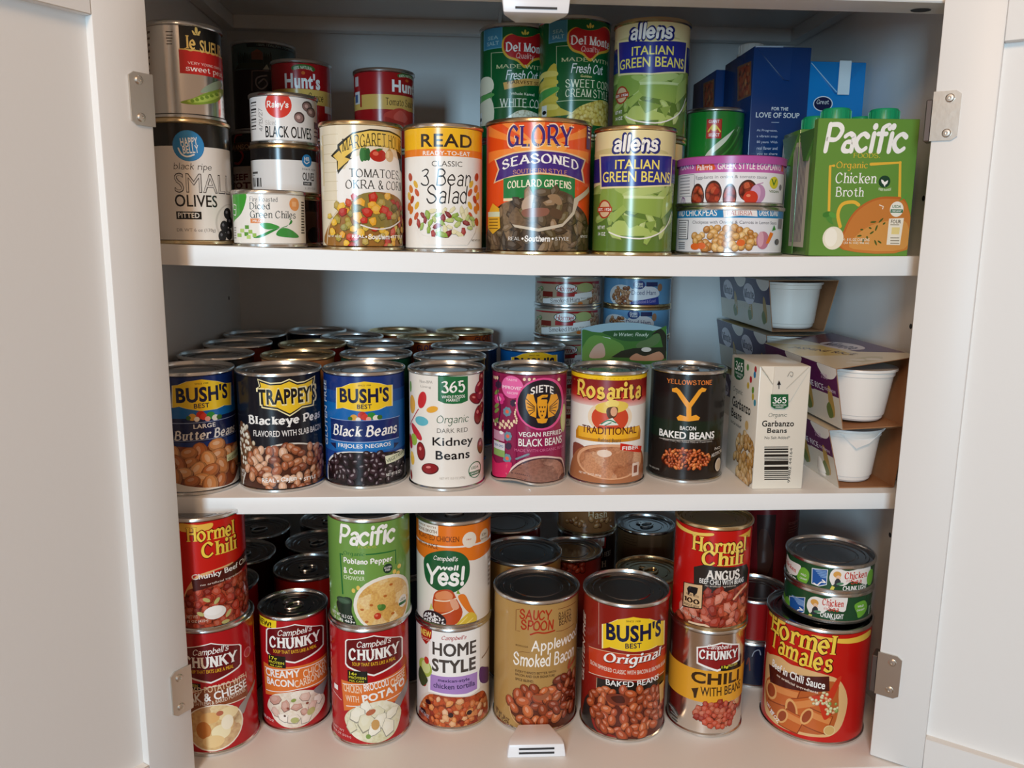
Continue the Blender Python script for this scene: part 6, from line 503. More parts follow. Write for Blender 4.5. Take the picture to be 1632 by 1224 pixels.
('bean_can','tall dark red can of original baked beans with yellow badge','can',None,0.1298,0.0260,-0.2430,0.0426,0.1417,'tin','8a1c14',[('l','d8b8a0',.37,[-27.9,150.8,-25.7,95.2],0),('p','c43a1c',[-39.6,87.3,-14.7,91.3,17.1,91.2,50.8,89,51.6,63.3,18.3,65.2,-13.8,64.9,-38.2,60.8],0),('l','e8d2b8',.63,[-38.2,60.8,-13.8,64.7,18.3,64.8,51.7,62.6],1),('l','e8c8a0',.5,[-39.6,87.3,-14.7,91.3,17.1,91,50.8,88.7],1),('p','f5e9b0',[-22.9,117,-16.4,119.7,-7.7,125.5,7.4,129.3,24,125.9,35.7,120.4,46.6,117.4,48.4,92,35.6,95.5,25.5,94.4,8.8,94.1,-6.6,95.3,-14.4,96.1,-22,92.3],0),('p','f0c928',[-21.5,117.5,-15.2,120,-6.5,125.7,7.4,129.3,22.6,126.2,34,121,44.2,118.1,46.7,92,33.8,96.1,24.1,94.7,8.8,94.1,-5.5,95.5,-13.2,96.4,-20.6,92.8],0),('t','5a4a1a','SINCE 1908',7.7,124.8,13.7,1.75,'b',0,0),('t','10183c',"BUSH'S",10.8,112.8,57.5,17.61,'x',2,0),('t','10183c','BEST',8.7,100.1,15.6,5.32,'b',2,0),('t','5a140c','Original',12.2,84.3,64.1,14.45,'G',3,0),('t','f4f2ee','Original',11.6,85,62.5,14.07,'G',3,0),('t','ecdccc','SLOW-SIMMERED CLASSIC WITH BACON & BROWN SUGAR',8.3,73,88.8,4.29,'n',0,0),('p','17110f',[-26.6,60.4,-4.2,63.2,19.7,62.4,50.9,60.7,52,45,7.9,50.1,-26.7,43.5],0),('l','c8b090',.51,[-26.6,60.4,-26.7,43.5],0),('t','f4f2ee','BAKED BEANS',11.4,61.3,55.7,5.85,'b',3,0),('p','2a2422',[-48.7,-8.1,-46.3,24,-37.1,38.5,-29.8,40.8,-34.6,27.9,-28.5,7.3,-9.2,.3,9.9,-1.6],1),('p','5a1c0c',[-35.7,30,-31.6,41.3,-15.8,47.7,43.6,48.8,51.4,26.8,51,5.6,26.6,3.3,7.3,3.7,-14.4,7.9,-28.8,15.1],1),('n','4a140a',7.9,30.9,43.1,25.1,62,11.3,1.4,['b8552c','a84824','c4663a','984020','b05030'],29,0),('p','7a3420',[-15.7,46.4,-3.7,50.6,6.9,46.3,3.6,39.8,-10.5,38.9],1),('p','4a1c10',[-10.7,45.9,-.2,49.1,2.4,42.3,-5.8,41.2],1),('p','c8a060',[39.9,53.1,49.6,54,50.9,34.6,42.6,33.7],0),('t','e6d0c0','GLUTEN FREE',-49.8,83,72,7,'bi',90,0)],0),
('chili_can','red can of angus beef chili on the silver chili can','can',None,0.2130,0.0259,-0.1321,0.0374,0.1035,'gold','c01410',[('p','ecc860',[-46.1,96.8,-18.5,95.1,-1,97.1,-1.5,94.2,-21.5,92.1,-45.9,93.1],1),('p','e0b048',[24.7,93.9,40.7,96.3,44.7,97.8,43.5,89.1],0),('t','5a0c08','Hormel',8.8,83.8,58,16.84,'Y',0,0),('t','f2d25c','Hormel',8.3,84.4,56,15.41,'F',0,0),('t','5a0c08','Chili',12.1,72,44.3,17.29,'Y',0,0),('t','f2d25c','Chili',11.9,72.3,42.4,15.84,'F',0,0),('p','2a2422',[-16.5,60.8,-6.7,65.3,39.5,63,45.7,55.5,42.3,36.2,-6.4,35.4,-15.2,37.7],0),('t','e9e2da','ANGUS',12.5,56.1,34.5,10.46,'X',0,0),('t','f4f2ee','BEEF CHILI WITH BEANS',12.8,48.9,45.8,4.95,'n',0,0),('t','d8ccc0','no artificial ingredients',10.2,44.8,29.9,2.33,'s',0,0),('p','@chili',[-41.5,.3,-25.8,19,-6.4,35.4,15.1,39.9,46,42.1,51.5,-2.9,2.2,-.2,-28.3,-3.2],1),('n','5a140e',8.5,22.3,39,17.6,30,12.6,1.5,['b04a34','c86a50','8f2c1e','d0806a','a43a2a'],31,1),('l','e6b08a',2.09,[23.4,31.6,32.2,38.6,41.7,42.1],1),('l','e9e2da',.88,[-29.4,13,-20.7,23.9,-7.7,33.7],1),('p','2a1a14',[-27,42.5,-6.3,45.7,-6,20.8,-27,17.3],0),('p','d9b488',[-25.8,42.1,-7.1,44.7,-6.8,21.6,-25.8,18.9],0),('p','17161a',[-22.4,37.5,-20.1,40.5,-13.1,41.2,-10.9,41,-11.8,35.6,-14.8,31.8,-15.8,34.5,-18.9,34.3,-20.3,30.8],0),('t','2a1a14','MADE WITH',-16.4,32.2,13,2.33,'b',0,0),('t','2a1a14','100%',-16.9,26.9,16.3,5.26,'X',0,0),('t','2a1a14','ANGUS BEEF',-17,21.8,16.3,2.64,'b',0,0),('t','d8c0b0','NET WT 15 OZ (425g)',-17.1,11.4,23.6,3.23,'b',-8,0),('l','e6c8a8',2.06,[-18,4.7,-10.4,4.8,-2.1,5.1,2,2.7],1)],0),
('chili_can','silver can of chili with beans and a yellow band','can',None,0.2133,0.0259,-0.2430,0.0377,0.1109,'tin','@tinlabel',[('r','e0a02c',-999,36.2,999,69.7),('p','f4f2ee',[-9.7,92.2,13.6,99.7,35.4,94.2,37.4,76.4,15.4,71,11.1,69.3,-8.8,75.3],0),('p','8a1a1c',[-8.2,91.4,13.7,98.1,33.6,93.2,35.2,77.9,14.5,72.8,11,71.5,-7.5,76.9],0),('t','f4f2ee',"Campbell's",12.6,93.8,24.9,6.92,'HI',0,0),('t','3a0a0c','CHUNKY',13.7,85.5,41.3,10.87,'X',0,0),('t','f4f2ee','CHUNKY',13.2,86,40.4,10.26,'X',0,0),('p','1c1814',[13.6,75.3,39.8,75.5,40.7,68.6,14.7,69.8],0),('t','e8e03a','13g',18.6,73.4,7.2,3.37,'x',0,0),('t','d8c85a','PROTEIN',27.9,74.2,11.6,2.8,'b',0,0),('t','3a2410','CHILI',12.2,61.3,51.3,11.88,'x',0,0),('t','3a2410','WITH BEANS',19.2,48.8,45.6,9.56,'n',3,0),('p','3a2410',[-12.6,48,-5.6,50.9,-6.7,45.2,-7.4,39.6,-9.5,39,-10.4,44.1],0),('e','@chili',15.2,24.3,21.6,13.2,0),('n','5a120c',15.4,24.3,22.3,13.7,42,8.4,1.2,['a8321f','bc4a30','8f2418','b85a40'],33,1),('r','8a8884',-41.7,17.1,-32.1,18.3),('r','8a8884',-39.6,16.6,-31.1,17.8),('r','8a8884',-37.3,16,-30.1,17.2),('r','8a8884',-35.2,15.4,-29.1,16.6),('r','8a8884',-33.3,14.7,-28.2,16),('r','8a8884',-31.6,14,-27.3,15.3),('r','8a8884',-29.9,13.3,-26.4,14.5),('r','8a8884',-28.3,12.5,-25.6,13.7),('r','77746f',-36.8,14.8,-27.5,16.3),('r','77746f',-36.5,11.4,-27.2,12.9),('r','77746f',-36.2,8.1,-27,9.6),('r','77746f',-35.9,4.7,-26.8,6.2),('r','77746f',-35.6,1.3,-26.6,2.8)],.4),
('tamale_can','wide red can of tamales under two flat tuna cans','can',None,0.3224,0.0197,-0.2430,0.0499,0.1190,'tin','c01812',[('p','ecc04a',[-59.3,115.7,-30.8,115.2,-32.2,111.5,-60,110.9],0),('p','ecc04a',[-3.1,112.1,29.2,110.7,60.8,111.9,61.6,105.9,29.7,105.5,1,109.3],1),('t','5a0c08','Hormel',-16.8,104.7,72.1,21.83,'Y',-3,0),('t','f2d04a','Hormel',-16.9,105.2,70.3,20.37,'F',-3,0),('t','5a0c08','Tamales',-16.1,88.2,67.2,21.98,'Y',-5,0),('t','f2d04a','Tamales',-16.4,88.6,65.6,20.51,'F',-5,0),('p','dcb27a',[-58.6,65.7,-50.7,72.3,-34.6,77.6,-22.6,75.6,-8.4,76.3,18.2,71.9,29.3,60.8,34.3,43.5,30,21.2,20.4,11.2,7.1,8.5,-17.3,6.9,-40,7.2,-55.2,16],1),('p','b85e2c',[-53.1,44.1,-21.5,62.3,18.6,67.4,24.1,52.2,24.5,30.9,17.4,14.2,-3.6,10.6,-25.3,10.8,-49.1,17.7],1),('p','8a3c1a',[-39.2,49.8,-10.4,53.1,-15.3,31.6,-47.8,24.7],0),('p','c4642c',[-38.1,48.9,-11.4,52.3,-16.1,32.8,-45.8,26.4],0),('p','d98a4c',[-40.4,46.2,-12.4,50,-13.9,43.6,-42.8,38.8],0),('e','e0a868',-44.5,37.5,9,9.6,-20),('e','9a4422',-43.8,37.5,6.1,7.3,-20),('p','8a3c1a',[-20.8,40.3,13.9,57,19.6,33.3,-15.1,18.4],0),('p','c4642c',[-19.3,40.2,12.9,55.4,18.1,34.1,-14,20.5],0),('p','d98a4c',[-20,37.1,13,53,14.7,46,-18.2,30.5],0),('e','e0a868',-18.1,29.4,6.3,11.4,10),('e','9a4422',-18,29.4,4.3,8.6,10),('p','8a3c1a',[-23.1,29.1,-4,25.8,-10.5,6.6,-31.1,7.8],0),('p','c4642c',[-22.6,28,-4.9,25.3,-11,7.9,-30,8.7],0),('p','d98a4c',[-24.2,26,-5.9,23.3,-7.8,17.5,-26.6,19.7],0),('e','e0a868',-27.2,18.6,5.5,8.9,-28),('e','9a4422',-27.1,18.6,3.8,6.7,-28),('p','8a3c1a',[-.8,38.3,20.8,31.3,15.3,11.8,-6,17.4],0),('p','c4642c',[-.2,37,19.8,30.8,14.7,13.2,-5.1,18.2],0),('p','d98a4c',[-1.6,35.2,18.8,28.9,17.2,23,-3.1,29],0),('e','e0a868',-3.4,27.9,4.9,9.7,-22),('e','9a4422',-3.4,27.9,3.4,7.4,-22),('p','c8381f',[-1.2,49.6,12.8,55.1,21.1,70.4,25.3,71.7,19.9,52.3,14,40,18.6,34.1,12.3,27.7,5.8,43.5],1),('n','b86a40',8.2,48.5,9.8,7.5,18,3.6,1.2,['ecdcc0','e6b080','d8d0a0'],35,0),('n','b86a40',18.4,38.7,6.2,7.6,12,3.6,1.2,['d8d8a0','e6b080','8aa050'],36,0),('p','4a1712',[-50.1,61.9,13.5,72.8,15,57.9,-45.6,45.2],0),('t','f4f2ee','Beef in Chili Sauce',-16.8,65,55.2,8.28,'n',-4,0),('t','ecdccc','no artificial ingredients',-15.7,56.3,41.6,2.97,'b',-4,0),('e','e0c890',18,16.8,5.5,5.5,0),('e','cfa868',18,16.8,4.7,4.6,0),('t','f4f2ee','NET WT',-42.3,18.2,13.5,2.99,'b',-25,0),('t','f4f2ee','28 OZ',-35.9,13.9,13.4,4.51,'b',-25,0)],0),
('tuna_can','flat green tuna can, upper of the two on the tamales','can',None,0.3304,0.0237,-0.0932,0.0420,0.0282,'tin','1d4a2c',[('p','ece6e0',[2.8,21.9,8.3,24.8,17.8,23,37.1,26,44.7,23.5,44,12,39.8,7.2,23.1,12.6,14.9,8.4,5.7,9.2,2.3,11.6],1),('t','c4382c','Chicken',26.8,18.3,24.6,7.33,'F',0,0),('t','c4382c','Sea',26.9,12.4,12.2,5.6,'F',0,0),('t','c4382c','of the',18.7,13.4,4.8,2.91,'s',0,0),('t','f4f2ee','CHUNK LIGHT',27.1,5.5,26.6,5.02,'x',0,0),('t','f4f2ee','TUNA',26.5,2.1,5.8,1.78,'b',0,0),('e','d8a050',7.8,18.9,3.6,3.2,0),('e','e8c0a0',8.8,15.7,2.1,2.6,0),('p','33363e',[6.1,12.2,8.4,15.3,11.3,12.6,10.3,8.2,6.5,7.1],1),('e','5a8a6a',10.9,10,3.4,1.3,10),('p','d8cc5a',[2.3,3.6,3.9,7.5,6.5,6.4,5.5,3.3],0),('l','ece6e0',2.01,[2.9,20.5,2.1,14.5,4.4,9],1),('p','dfe4ea',[-15.3,21,-.7,22.8,-.6,7.5,-7.6,4.5,-14.5,5.4],0),('p','1f56a0',[-14.5,20.4,-1.3,22.1,-1.2,8.1,-7.6,5.2,-13.8,6.2],0),('r','7aa0d0',-12.7,19.7,-1.7,20.7),('r','7aa0d0',-11.3,18.3,-1.5,19.3),('r','7aa0d0',-9.8,16.8,-1.4,17.8),('r','7aa0d0',-8.4,15.4,-1.3,16.4),('r','7aa0d0',-6.9,14,-1.2,15),('l','f4f2ee',1.15,[-12.2,6.6,-9,5.6,-5.7,9.3,-2.1,9.7,-4.8,11.7],1),('p','6fae3a',[-31.1,9.1,-28.9,15.2,-23.2,18.8,-17.8,15.5,-17.6,8.1,-21.6,.8,-23.4,3.1,-28.7,4],1),('t','f4f2ee','WILD',-23.4,11.3,6.3,2.02,'b',0,0),('t','f4f2ee','CAUGHT',-23.1,7.4,7.9,1.73,'b',0,0),('t','d8e0d8','MSC CERTIFIED',-9.7,1.5,20.1,2.02,'b',-6,0),('p','ece6e0',[-52.1,21.2,-43.3,19.1,-27.5,19.4,-28.7,13,-32.9,6.8,-50.6,7.6],1),('t','c4382c','Chicken',-43.4,13.5,22.6,5.11,'F',-8,0),('t','f4f2ee','LIGHT',-39.1,3.8,14.5,4.02,'x',-12,0),('e','6fae3a',45.6,13,6,8.1,0)],0),
('tuna_can','flat green tuna can, lower of the two on the tamales','can',None,0.3308,0.0237,-0.1240,0.0419,0.0308,'tin','1d4a2c',[('p','ece6e0',[-15.8,20.2,-9.8,24.3,-.6,24.3,14.6,31.2,18.8,30.4,18.4,18.7,16.1,12.8,4,14.8,-3.3,8.9,-12.7,7.8,-16.4,9.5],1),('t','c4382c','Chicken',6.1,20.9,19.5,7.3,'F',0,0),('t','c4382c','Sea',6.9,15.2,9.7,5.56,'F',0,0),('t','c4382c','of the',.2,14.7,4.3,2.92,'s',0,0),('t','f4f2ee','CHUNK LIGHT',6,7.9,20.9,4.99,'x',0,0),('t','f4f2ee','TUNA',6.8,4.8,4.7,1.76,'b',0,0),('e','d8a050',-10.5,18.2,3.8,3.2,0),('e','e8c0a0',-9.4,15.1,2.1,2.6,0),('p','33363e',[-12.2,10.9,-9.7,14.6,-6.9,12.5,-7.9,7.7,-11.8,5.8],1),('e','5a8a6a',-7.4,9.7,3.4,1.3,10),('p','d8cc5a',[-16.5,1.2,-14.6,5.6,-11.7,5.1,-12.9,1.7],0),('l','ece6e0',2.04,[-15.7,18.7,-16.6,12.4,-14,7.3],1),('p','dfe4ea',[-40.7,13.2,-19.8,20.2,-19.7,4.5,-28.6,-.7,-39.3,-2.6],0),('p','1f56a0',[-39.3,13.1,-20.5,19.4,-20.4,5,-28.6,.1,-38.2,-1.4],0),('r','7aa0d0',-36.2,15.3,-20.9,16.3),('r','7aa0d0',-33.8,14.1,-20.8,15.1),('r','7aa0d0',-31.7,12.8,-20.7,13.8),('r','7aa0d0',-29.6,11.5,-20.5,12.6),('r','7aa0d0',-27.7,10.3,-20.4,11.3),('l','f4f2ee',1.16,[-35.4,-.3,-30.6,0,-26,5,-21.5,6.4,-24.9,7.7],1),('p','6fae3a',[-62.4,4.8,-60.1,9.9,-53.1,11.5,-45.7,6.2,-45.6,-1.6,-51.1,-7.8,-53.4,-4.6,-60,-1.7],1),('t','f4f2ee','WILD',-53.2,4,8.2,2.25,'b',0,0),('t','f4f2ee','CAUGHT',-52.9,-.4,10.2,1.97,'b',0,0),('t','d8e0d8','MSC CERTIFIED',-33.7,-4.4,30,2.05,'b',-6,0),('p','6fae3a',[26.5,19.7,38.2,22.1,44.2,14.5,40.2,8.2,32.3,5.5,30,10.3],1),('t','f4f2ee','WILD',34,17.1,7.8,2.12,'b',0,0),('t','f4f2ee','CAUGHT',34.6,13.3,10,1.82,'b',0,0),('e','6fae3a',-43,4,5.1,7.2,0),('r','a8b8a8',52.1,19.3,58.1,20.1),('r','a8b8a8',52.4,16.9,58.4,17.7),('r','a8b8a8',52.7,14.6,58.7,15.4),('r','a8b8a8',53,12,59,13),('r','a8b8a8',53.3,9.6,59.3,10.6),('r','a8b8a8',53.6,7.3,59.8,8.2),('r','88a088',47.2,5.2,50.4,14.2)],0),
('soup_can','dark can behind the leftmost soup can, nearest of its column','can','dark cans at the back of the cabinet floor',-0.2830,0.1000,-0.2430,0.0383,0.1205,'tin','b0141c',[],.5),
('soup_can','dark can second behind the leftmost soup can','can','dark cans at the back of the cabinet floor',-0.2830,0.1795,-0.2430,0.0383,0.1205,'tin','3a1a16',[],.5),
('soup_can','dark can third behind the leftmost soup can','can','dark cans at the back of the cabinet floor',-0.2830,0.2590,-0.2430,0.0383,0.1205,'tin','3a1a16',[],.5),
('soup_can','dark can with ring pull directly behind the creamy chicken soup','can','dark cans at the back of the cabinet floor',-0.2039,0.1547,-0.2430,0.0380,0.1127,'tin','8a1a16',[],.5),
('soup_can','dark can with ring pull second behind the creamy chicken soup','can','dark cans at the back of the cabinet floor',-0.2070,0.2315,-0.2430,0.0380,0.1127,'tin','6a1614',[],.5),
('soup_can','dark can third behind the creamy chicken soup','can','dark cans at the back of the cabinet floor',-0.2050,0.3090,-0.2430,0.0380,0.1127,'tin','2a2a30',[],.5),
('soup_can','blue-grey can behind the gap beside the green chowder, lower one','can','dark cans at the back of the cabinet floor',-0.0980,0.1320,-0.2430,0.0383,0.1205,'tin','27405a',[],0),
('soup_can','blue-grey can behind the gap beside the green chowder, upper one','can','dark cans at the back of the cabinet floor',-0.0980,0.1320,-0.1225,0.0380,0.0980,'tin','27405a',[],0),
('bean_can','tan can directly behind the tall tan baked beans','can','dark cans at the back of the cabinet floor',0.0360,0.1310,-0.2430,0.0425,0.1384,'tin','b08a50',[('r','b08a50',-37.7,113.8,-.7,133.9)],0),
('bean_can','dark red can second behind the tall tan baked beans','can','dark cans at the back of the cabinet floor',0.0220,0.2265,-0.2430,0.0425,0.1384,'tin','7a1a16',[('l','c9a08a',.59,[-16.4,136.6,15,138.6,36.2,136.4,64.7,133],0)],0),
('bean_can','dark can with bean picture between the two tall bean cans at the back','can','dark cans at the back of the cabinet floor',0.0975,0.1990,-0.2430,0.0380,0.1127,'tin','7a241c',[('n','2a0c0a',-1.9,106.8,23.7,11.6,24,8.7,1.3,['8a2c20','a04030','5a1a14','3a1410'],41,0)],0),
('hash_can','dark can of roasted beef hash with red and white badge','can','dark cans at the back of the cabinet floor',0.1275,0.2730,-0.2430,0.0380,0.1127,'tin','241412',[('r','a81f1e',-11.1,94.3,26.9,118.4),('r','e6e0da',2.3,97.8,24.4,117.4),('t','b02a26','Mary',12.9,107.3,15.9,9.37,'h',0,0),('t','cdbfa8','ROASTED BEEF',18,85.9,39.1,6.62,'f',0,0),('t','d8cab2','HASH',14.3,73.5,28.1,9.81,'F',0,0)],0),
('hash_can','tan hash can stacked on the roasted beef hash can','can','dark cans at the back of the cabinet floor',0.1275,0.2730,-0.1303,0.0380,0.1127,'gold','8a5a34',[('t','d9c2a0','Hash',14.4,26.6,26.1,9.58,'f',0,0),('n','4a2a16',2.8,17.3,34.8,4.6,16,7.7,1.4,['9a6236','7a4424','b07a4a'],42,0)],0),
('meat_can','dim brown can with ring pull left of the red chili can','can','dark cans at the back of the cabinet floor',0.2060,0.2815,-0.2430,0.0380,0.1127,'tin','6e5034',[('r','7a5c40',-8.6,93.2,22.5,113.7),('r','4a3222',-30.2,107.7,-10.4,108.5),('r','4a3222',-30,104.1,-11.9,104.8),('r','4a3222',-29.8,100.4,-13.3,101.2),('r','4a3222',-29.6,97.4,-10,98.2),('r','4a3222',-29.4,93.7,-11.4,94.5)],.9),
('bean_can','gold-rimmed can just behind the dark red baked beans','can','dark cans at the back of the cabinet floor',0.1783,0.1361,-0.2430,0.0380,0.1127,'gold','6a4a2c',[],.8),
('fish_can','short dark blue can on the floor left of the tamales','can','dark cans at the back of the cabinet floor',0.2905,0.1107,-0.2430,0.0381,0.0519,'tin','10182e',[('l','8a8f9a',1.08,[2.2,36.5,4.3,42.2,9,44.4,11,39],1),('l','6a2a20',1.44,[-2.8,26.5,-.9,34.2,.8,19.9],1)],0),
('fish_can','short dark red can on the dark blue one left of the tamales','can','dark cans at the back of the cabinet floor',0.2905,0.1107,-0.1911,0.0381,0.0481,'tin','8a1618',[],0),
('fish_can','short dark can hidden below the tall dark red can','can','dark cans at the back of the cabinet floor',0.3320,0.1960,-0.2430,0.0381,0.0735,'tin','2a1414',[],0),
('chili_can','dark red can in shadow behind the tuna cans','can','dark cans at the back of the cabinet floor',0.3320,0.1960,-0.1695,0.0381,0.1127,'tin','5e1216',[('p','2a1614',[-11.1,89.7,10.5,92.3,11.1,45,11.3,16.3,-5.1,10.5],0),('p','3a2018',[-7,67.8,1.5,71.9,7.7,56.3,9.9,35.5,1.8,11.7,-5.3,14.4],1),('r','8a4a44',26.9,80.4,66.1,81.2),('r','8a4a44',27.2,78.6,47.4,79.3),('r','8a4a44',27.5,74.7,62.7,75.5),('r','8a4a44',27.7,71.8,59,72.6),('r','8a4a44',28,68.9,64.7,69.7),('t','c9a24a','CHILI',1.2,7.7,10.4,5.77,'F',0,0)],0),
('green_bean_can','green bean can under the high one, peeping out behind the front bean can','can',None,0.1566,0.1300,0.2181,0.0379,0.1106,'gold','5d7a30',[('r','dfd09c',-999,109.4,999,122.3),('r','1f2470',-999,90.5,999,109.4),('r','6f8a3c',-999,21.7,999,90.5),('r','e6d9a0',27.6,91,42.4,108.7)],0),
('corn_can','green can hidden below the cream style corn','can',None,0.0842,0.1650,0.2181,0.0375,0.1149,'tin','0f5a2c',[],0),
('corn_can','green can hidden below the white corn','can',None,0.0241,0.2080,0.2181,0.0375,0.1159,'tin','0f5a2c',[('r','c9d3c8',-46.1,19.9,-41.8,119.4)],0),
('tomato_can','red can hidden below the left tomato sauce can','can',None,-0.2078,0.2350,0.2224,0.0329,0.1102,'tin','a5161a',[],0),
('tomato_can','red can hidden below the tomato sauce can behind the okra','can',None,-0.1159,0.2150,0.2203,0.0333,0.1014,'tin','a5161a',[],0),
('green_bean_can','short green can hidden below the red-logo green bean can','can',None,0.2344,0.1650,0.2186,0.0311,0.0635,'tin','1f7a2c',[],0)]
for q in CANS: can(*q)
